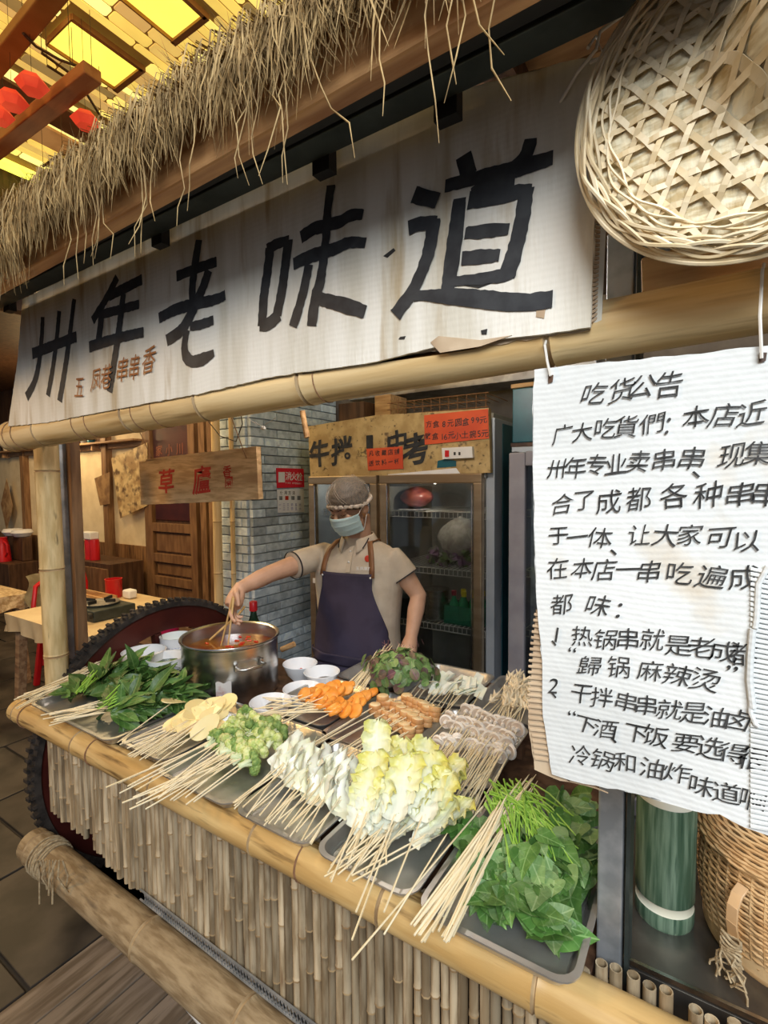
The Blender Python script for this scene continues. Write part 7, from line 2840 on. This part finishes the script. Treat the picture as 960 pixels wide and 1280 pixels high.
# folded waist band of the apron
wb = MB().grid(lambda u, v: torso((u - .5) * 2.5, .855 - .045 * v, .021 + .004 * sin(u * 23 + v * 3)), 40, 5)
wo = wb.build('apron_band', M['apron'], wk, angle=180)
s_ = wo.modifiers.new('t', 'SOLIDIFY')
s_.thickness = .004
# straps
for s in (-1, 1):
    top = TB(s * .088, .03, 1.362)
    pts = [torso(s * .50, 1.205, .014), torso(s * .50, 1.245, .012), torso(s * .49, 1.285, .014), torso(s * .54, 1.320, .018), TB(s * .083, -.045, 1.358), top, TB(s * .085, .09, 1.31), TB(s * .07, .125, 1.20),
           TB(s * .05, .132, 1.02)]
    b_ = MB()
    L_, R_ = [], []
    for i, p in enumerate(pts):
        d = (pts[min(i + 1, len(pts) - 1)] - pts[max(i - 1, 0)]).normalized()
        sd = TB(1, 0, 0) - TB(0, 0, 0)
        sd = (sd - d * sd.dot(d)).normalized() * .0125
        L_.append(p - sd)
        R_.append(p + sd)
    vs = []
    for a, b in zip(L_, R_):
        vs += [a, b]
    b_.add(vs, [(2 * i, 2 * i + 1, 2 * i + 3, 2 * i + 2) for i in range(len(pts) - 1)])
    o = b_.build('strap', M['strap'], wk)
    s_ = o.modifiers.new('t', 'SOLIDIFY')
    s_.thickness = .003
    r_ = MB()
    ell(r_, torso(s * .47, 1.207, .018), (.005, .003, .005), None, 10)
    r_.build('rivet', M['white'], wk)
# emblem and small lettering on the chest
pc = torso(.40, 1.287, .006)
nrm = (torso(.40, 1.287, .05) - torso(.40, 1.287, 0)).normalized()
em = MB()
ell(em, pc, (.0125, .002, .015), nrm.to_track_quat('-Y', 'Z').to_matrix().to_4x4(), 14)
em.build('emblem', M['redpaint'], wk, label='red round emblem on the shirt')
glyphs([(c, torso(.20 + .085 * k, 1.245, .008)) for k, c in enumerate('五凤草廬')], wk, 'lettering', M['white'], nrm, (0, 0, 1), .017, bold=.02)

# mask: pleated panel over nose, mouth and chin


def mk(u, v):
    a = (u - .5) * 2 * 1.18
    z = -.016 - .088 * v
    bulge = sin(pi * min(1, v * .85 + .1))
    r = .106 + .020 * bulge * cos(a)
    return hp(sin(a) * .086 * (1 - .10 * v), cos(a) * r - .004 + .010 * (1 - v) * (cos(a) ** 4) - .012 * v + .0018 * (1 if int(v * 14) % 4 == 1 else 0), z + .010 * cos(a) ** 3 * (1 - v))


mo = MB().grid(mk, 28, 28).build('face_mask', M['mask'], wk, angle=180)
s_ = mo.modifiers.new('t', 'SOLIDIFY')
s_.thickness = .0015
for s in (-1, 1):
    MB().tube([mk(.5 + s * .5, .02), hp(s * .084, -.002, .010), hp(s * .086, -.028, .002)], .0016, 6).build('ear_loop', M['white'], wk)
    MB().tube([mk(.5 + s * .5, .95), hp(s * .078, -.005, -.050), hp(s * .086, -.028, -.016)], .0016, 6).build('ear_loop', M['white'], wk)
    # downcast eyes and brows
    MB().tube([hp(s * (.017), .0855, .000), hp(s * .030, .0885, -.004), hp(s * .044, .0800, .000)], [.0012, .0018, .0012], 6).build('eyelashes', M['hair'], wk)
    MB().tube([hp(s * .015, .091, .020), hp(s * .030, .090, .025), hp(s * .048, .078, .019)], [.0022, .003, .0016], 6).build('eyebrow', M['hair'], wk)
# hair and hairnet
hm = MB()


def cap(off, lo, bump):
    def fn(u, v):
        a = 2 * pi * u
        el = pi / 2 - v * (pi / 2 + lo)
        d = Vector((cos(el) * cos(a), cos(el) * sin(a), sin(el)))
        # lower at the back than at the brow
        p = Vector((d.x * (.078 + off), d.y * (.096 + off) - .012, d.z * (.094 + off) + .032))
        p.z += .062 * max(0, p.y / .1) * v * v * .6
        nn = noise.noise(Vector((d.x * 5, d.y * 5, d.z * 5))) * bump
        return hp(p.x * (1 + nn), p.y * (1 + nn), p.z)
    return fn


hm.grid(cap(.004, .45, .03), 40, 22)
hm.build('hair', M['hair'], wk, angle=180)
MB().grid(cap(.013, .30, .09), 60, 30).build('hairnet', M['net'], wk, angle=180)
nb = MB()
f_ = cap(.012, .30, .05)
pts = []
rads = []
for i in range(73):
    p = Vector(f_(i / 72, .965 + .012 * sin(i * 1.9)))
    pts.append(p)
    rads.append(.0085 + .0025 * sin(i * 2.3))
nb.tube(pts, rads, 8, caps=False)
nb.build('hairnet_band', M['netband'], wk, label='gathered edge of the hairnet')
# strands of net fabric
for k in range(7):
    u = RW.random()
    p2_ = [Vector(cap(.015, .30, .09)(u + .02 * j, .25 + .10 * j)) for j in range(7)]
    MB().tube(p2_, .0008, 4).build('net_crease', M['netband'], wk)
# trousers and shoes
tr2_ = MB()
for s in (-1, 1):
    tr2_.tube([TB(s * .075, 0, .86), TB(s * .088, 0, .60), TB(s * .10, -.01, .40), TB(s * .10, .01, .10)], [.100, .090, .072, .062], 18)
remesh(tr2_.build('trousers', M['trousers'], wk), .010, 3)
for s in (-1, 1):
    sm = MB()
    sm.tube([TB(s * .10, .06, .045), TB(s * .10, -.02, .05), TB(s * .105, -.14, .040), TB(s * .105, -.20, .035)], [.040, .046, .042, .026], 14)
    sm.build('shoe', M['black'], wk)

# ================================================================ one label per look-alike: its place in the row it lies in
ORD = ['first', 'second', 'third', 'fourth', 'fifth', 'sixth', 'seventh', 'eighth', 'ninth', 'tenth', 'eleventh', 'twelfth', 'thirteenth', 'fourteenth', 'fifteenth',
       'sixteenth', 'seventeenth', 'eighteenth', 'nineteenth', 'twentieth', 'twenty-first', 'twenty-second', 'twenty-third', 'twenty-fourth', 'twenty-fifth', 'twenty-sixth',
       'twenty-seventh', 'twenty-eighth', 'twenty-ninth', 'thirtieth']
SHORT = {'potato slice skewers': 'skewer of pale yellow potato slices, %s from the left in its tray',
         'broccoli skewers': 'skewer tipped with broccoli florets, %s from the left in its tray',
         'white cabbage skewers': 'skewer of wavy white cabbage, %s from the left in its tray',
         'napa cabbage skewers': 'skewer with yellow-edged napa cabbage leaf, %s from the left in its tray',
         'orange slice skewers': 'skewer of orange sweet potato slices, %s from the left in its tray',
         'brown disc skewers': 'skewer of brown-sided cream discs, %s from the left in its tray',
         'mushroom skewers': 'skewer with white mushroom on top of the pile, %s from the left',
         'lower mushroom skewers': 'skewer low in the mushroom tray, %s mushroom from the left',
         'white radish skewers': 'skewer of flat white radish strips, %s from the left in the back tray',
         'bamboo shoot skewers': 'skewer of pale brown split bamboo shoots, %s from the left',
         'heart-leaf skewer handles': 'bare skewer handle beside the heart-shaped leaves, %s from the left',
         'green bottles in the fridge tub': 'green bottle with coloured cap in the fridge tub, %s from the left',
         'jars on the high ledge': 'small jar on the high wooden ledge, %s from the left'}


def img_x(o):
    vl = bpy.context.view_layer
    pts = [c.matrix_world.translation for c in o.children if c.name.split('.')[0] not in ('stick',)] or [o.matrix_world.translation]
    if not o.children and o.type == 'MESH':
        pts = [o.matrix_world @ (sum((Vector(b) for b in o.bound_box), Vector()) / 8)]
    if o.children and all(c.name.split('.')[0] == 'stick' for c in o.children):
        pts = [o.matrix_world.translation]
    p = pts[0]
    c = R.transposed() @ (p - CAM)
    return c.x / -c.z


bpy.context.view_layer.update()
_g = {}
for o in SC.objects:
    if o.parent is None and o.get('group') in SHORT:
        _g.setdefault(o['group'], []).append(o)
for gname, os_ in _g.items():
    lab0 = max(set(o['label'] for o in os_), key=[o['label'] for o in os_].count)
    os_ = [o for o in os_ if o['label'] == lab0]
    os_.sort(key=img_x)
    for k, o in enumerate(os_):
        o['label'] = SHORT[gname] % ORD[k]
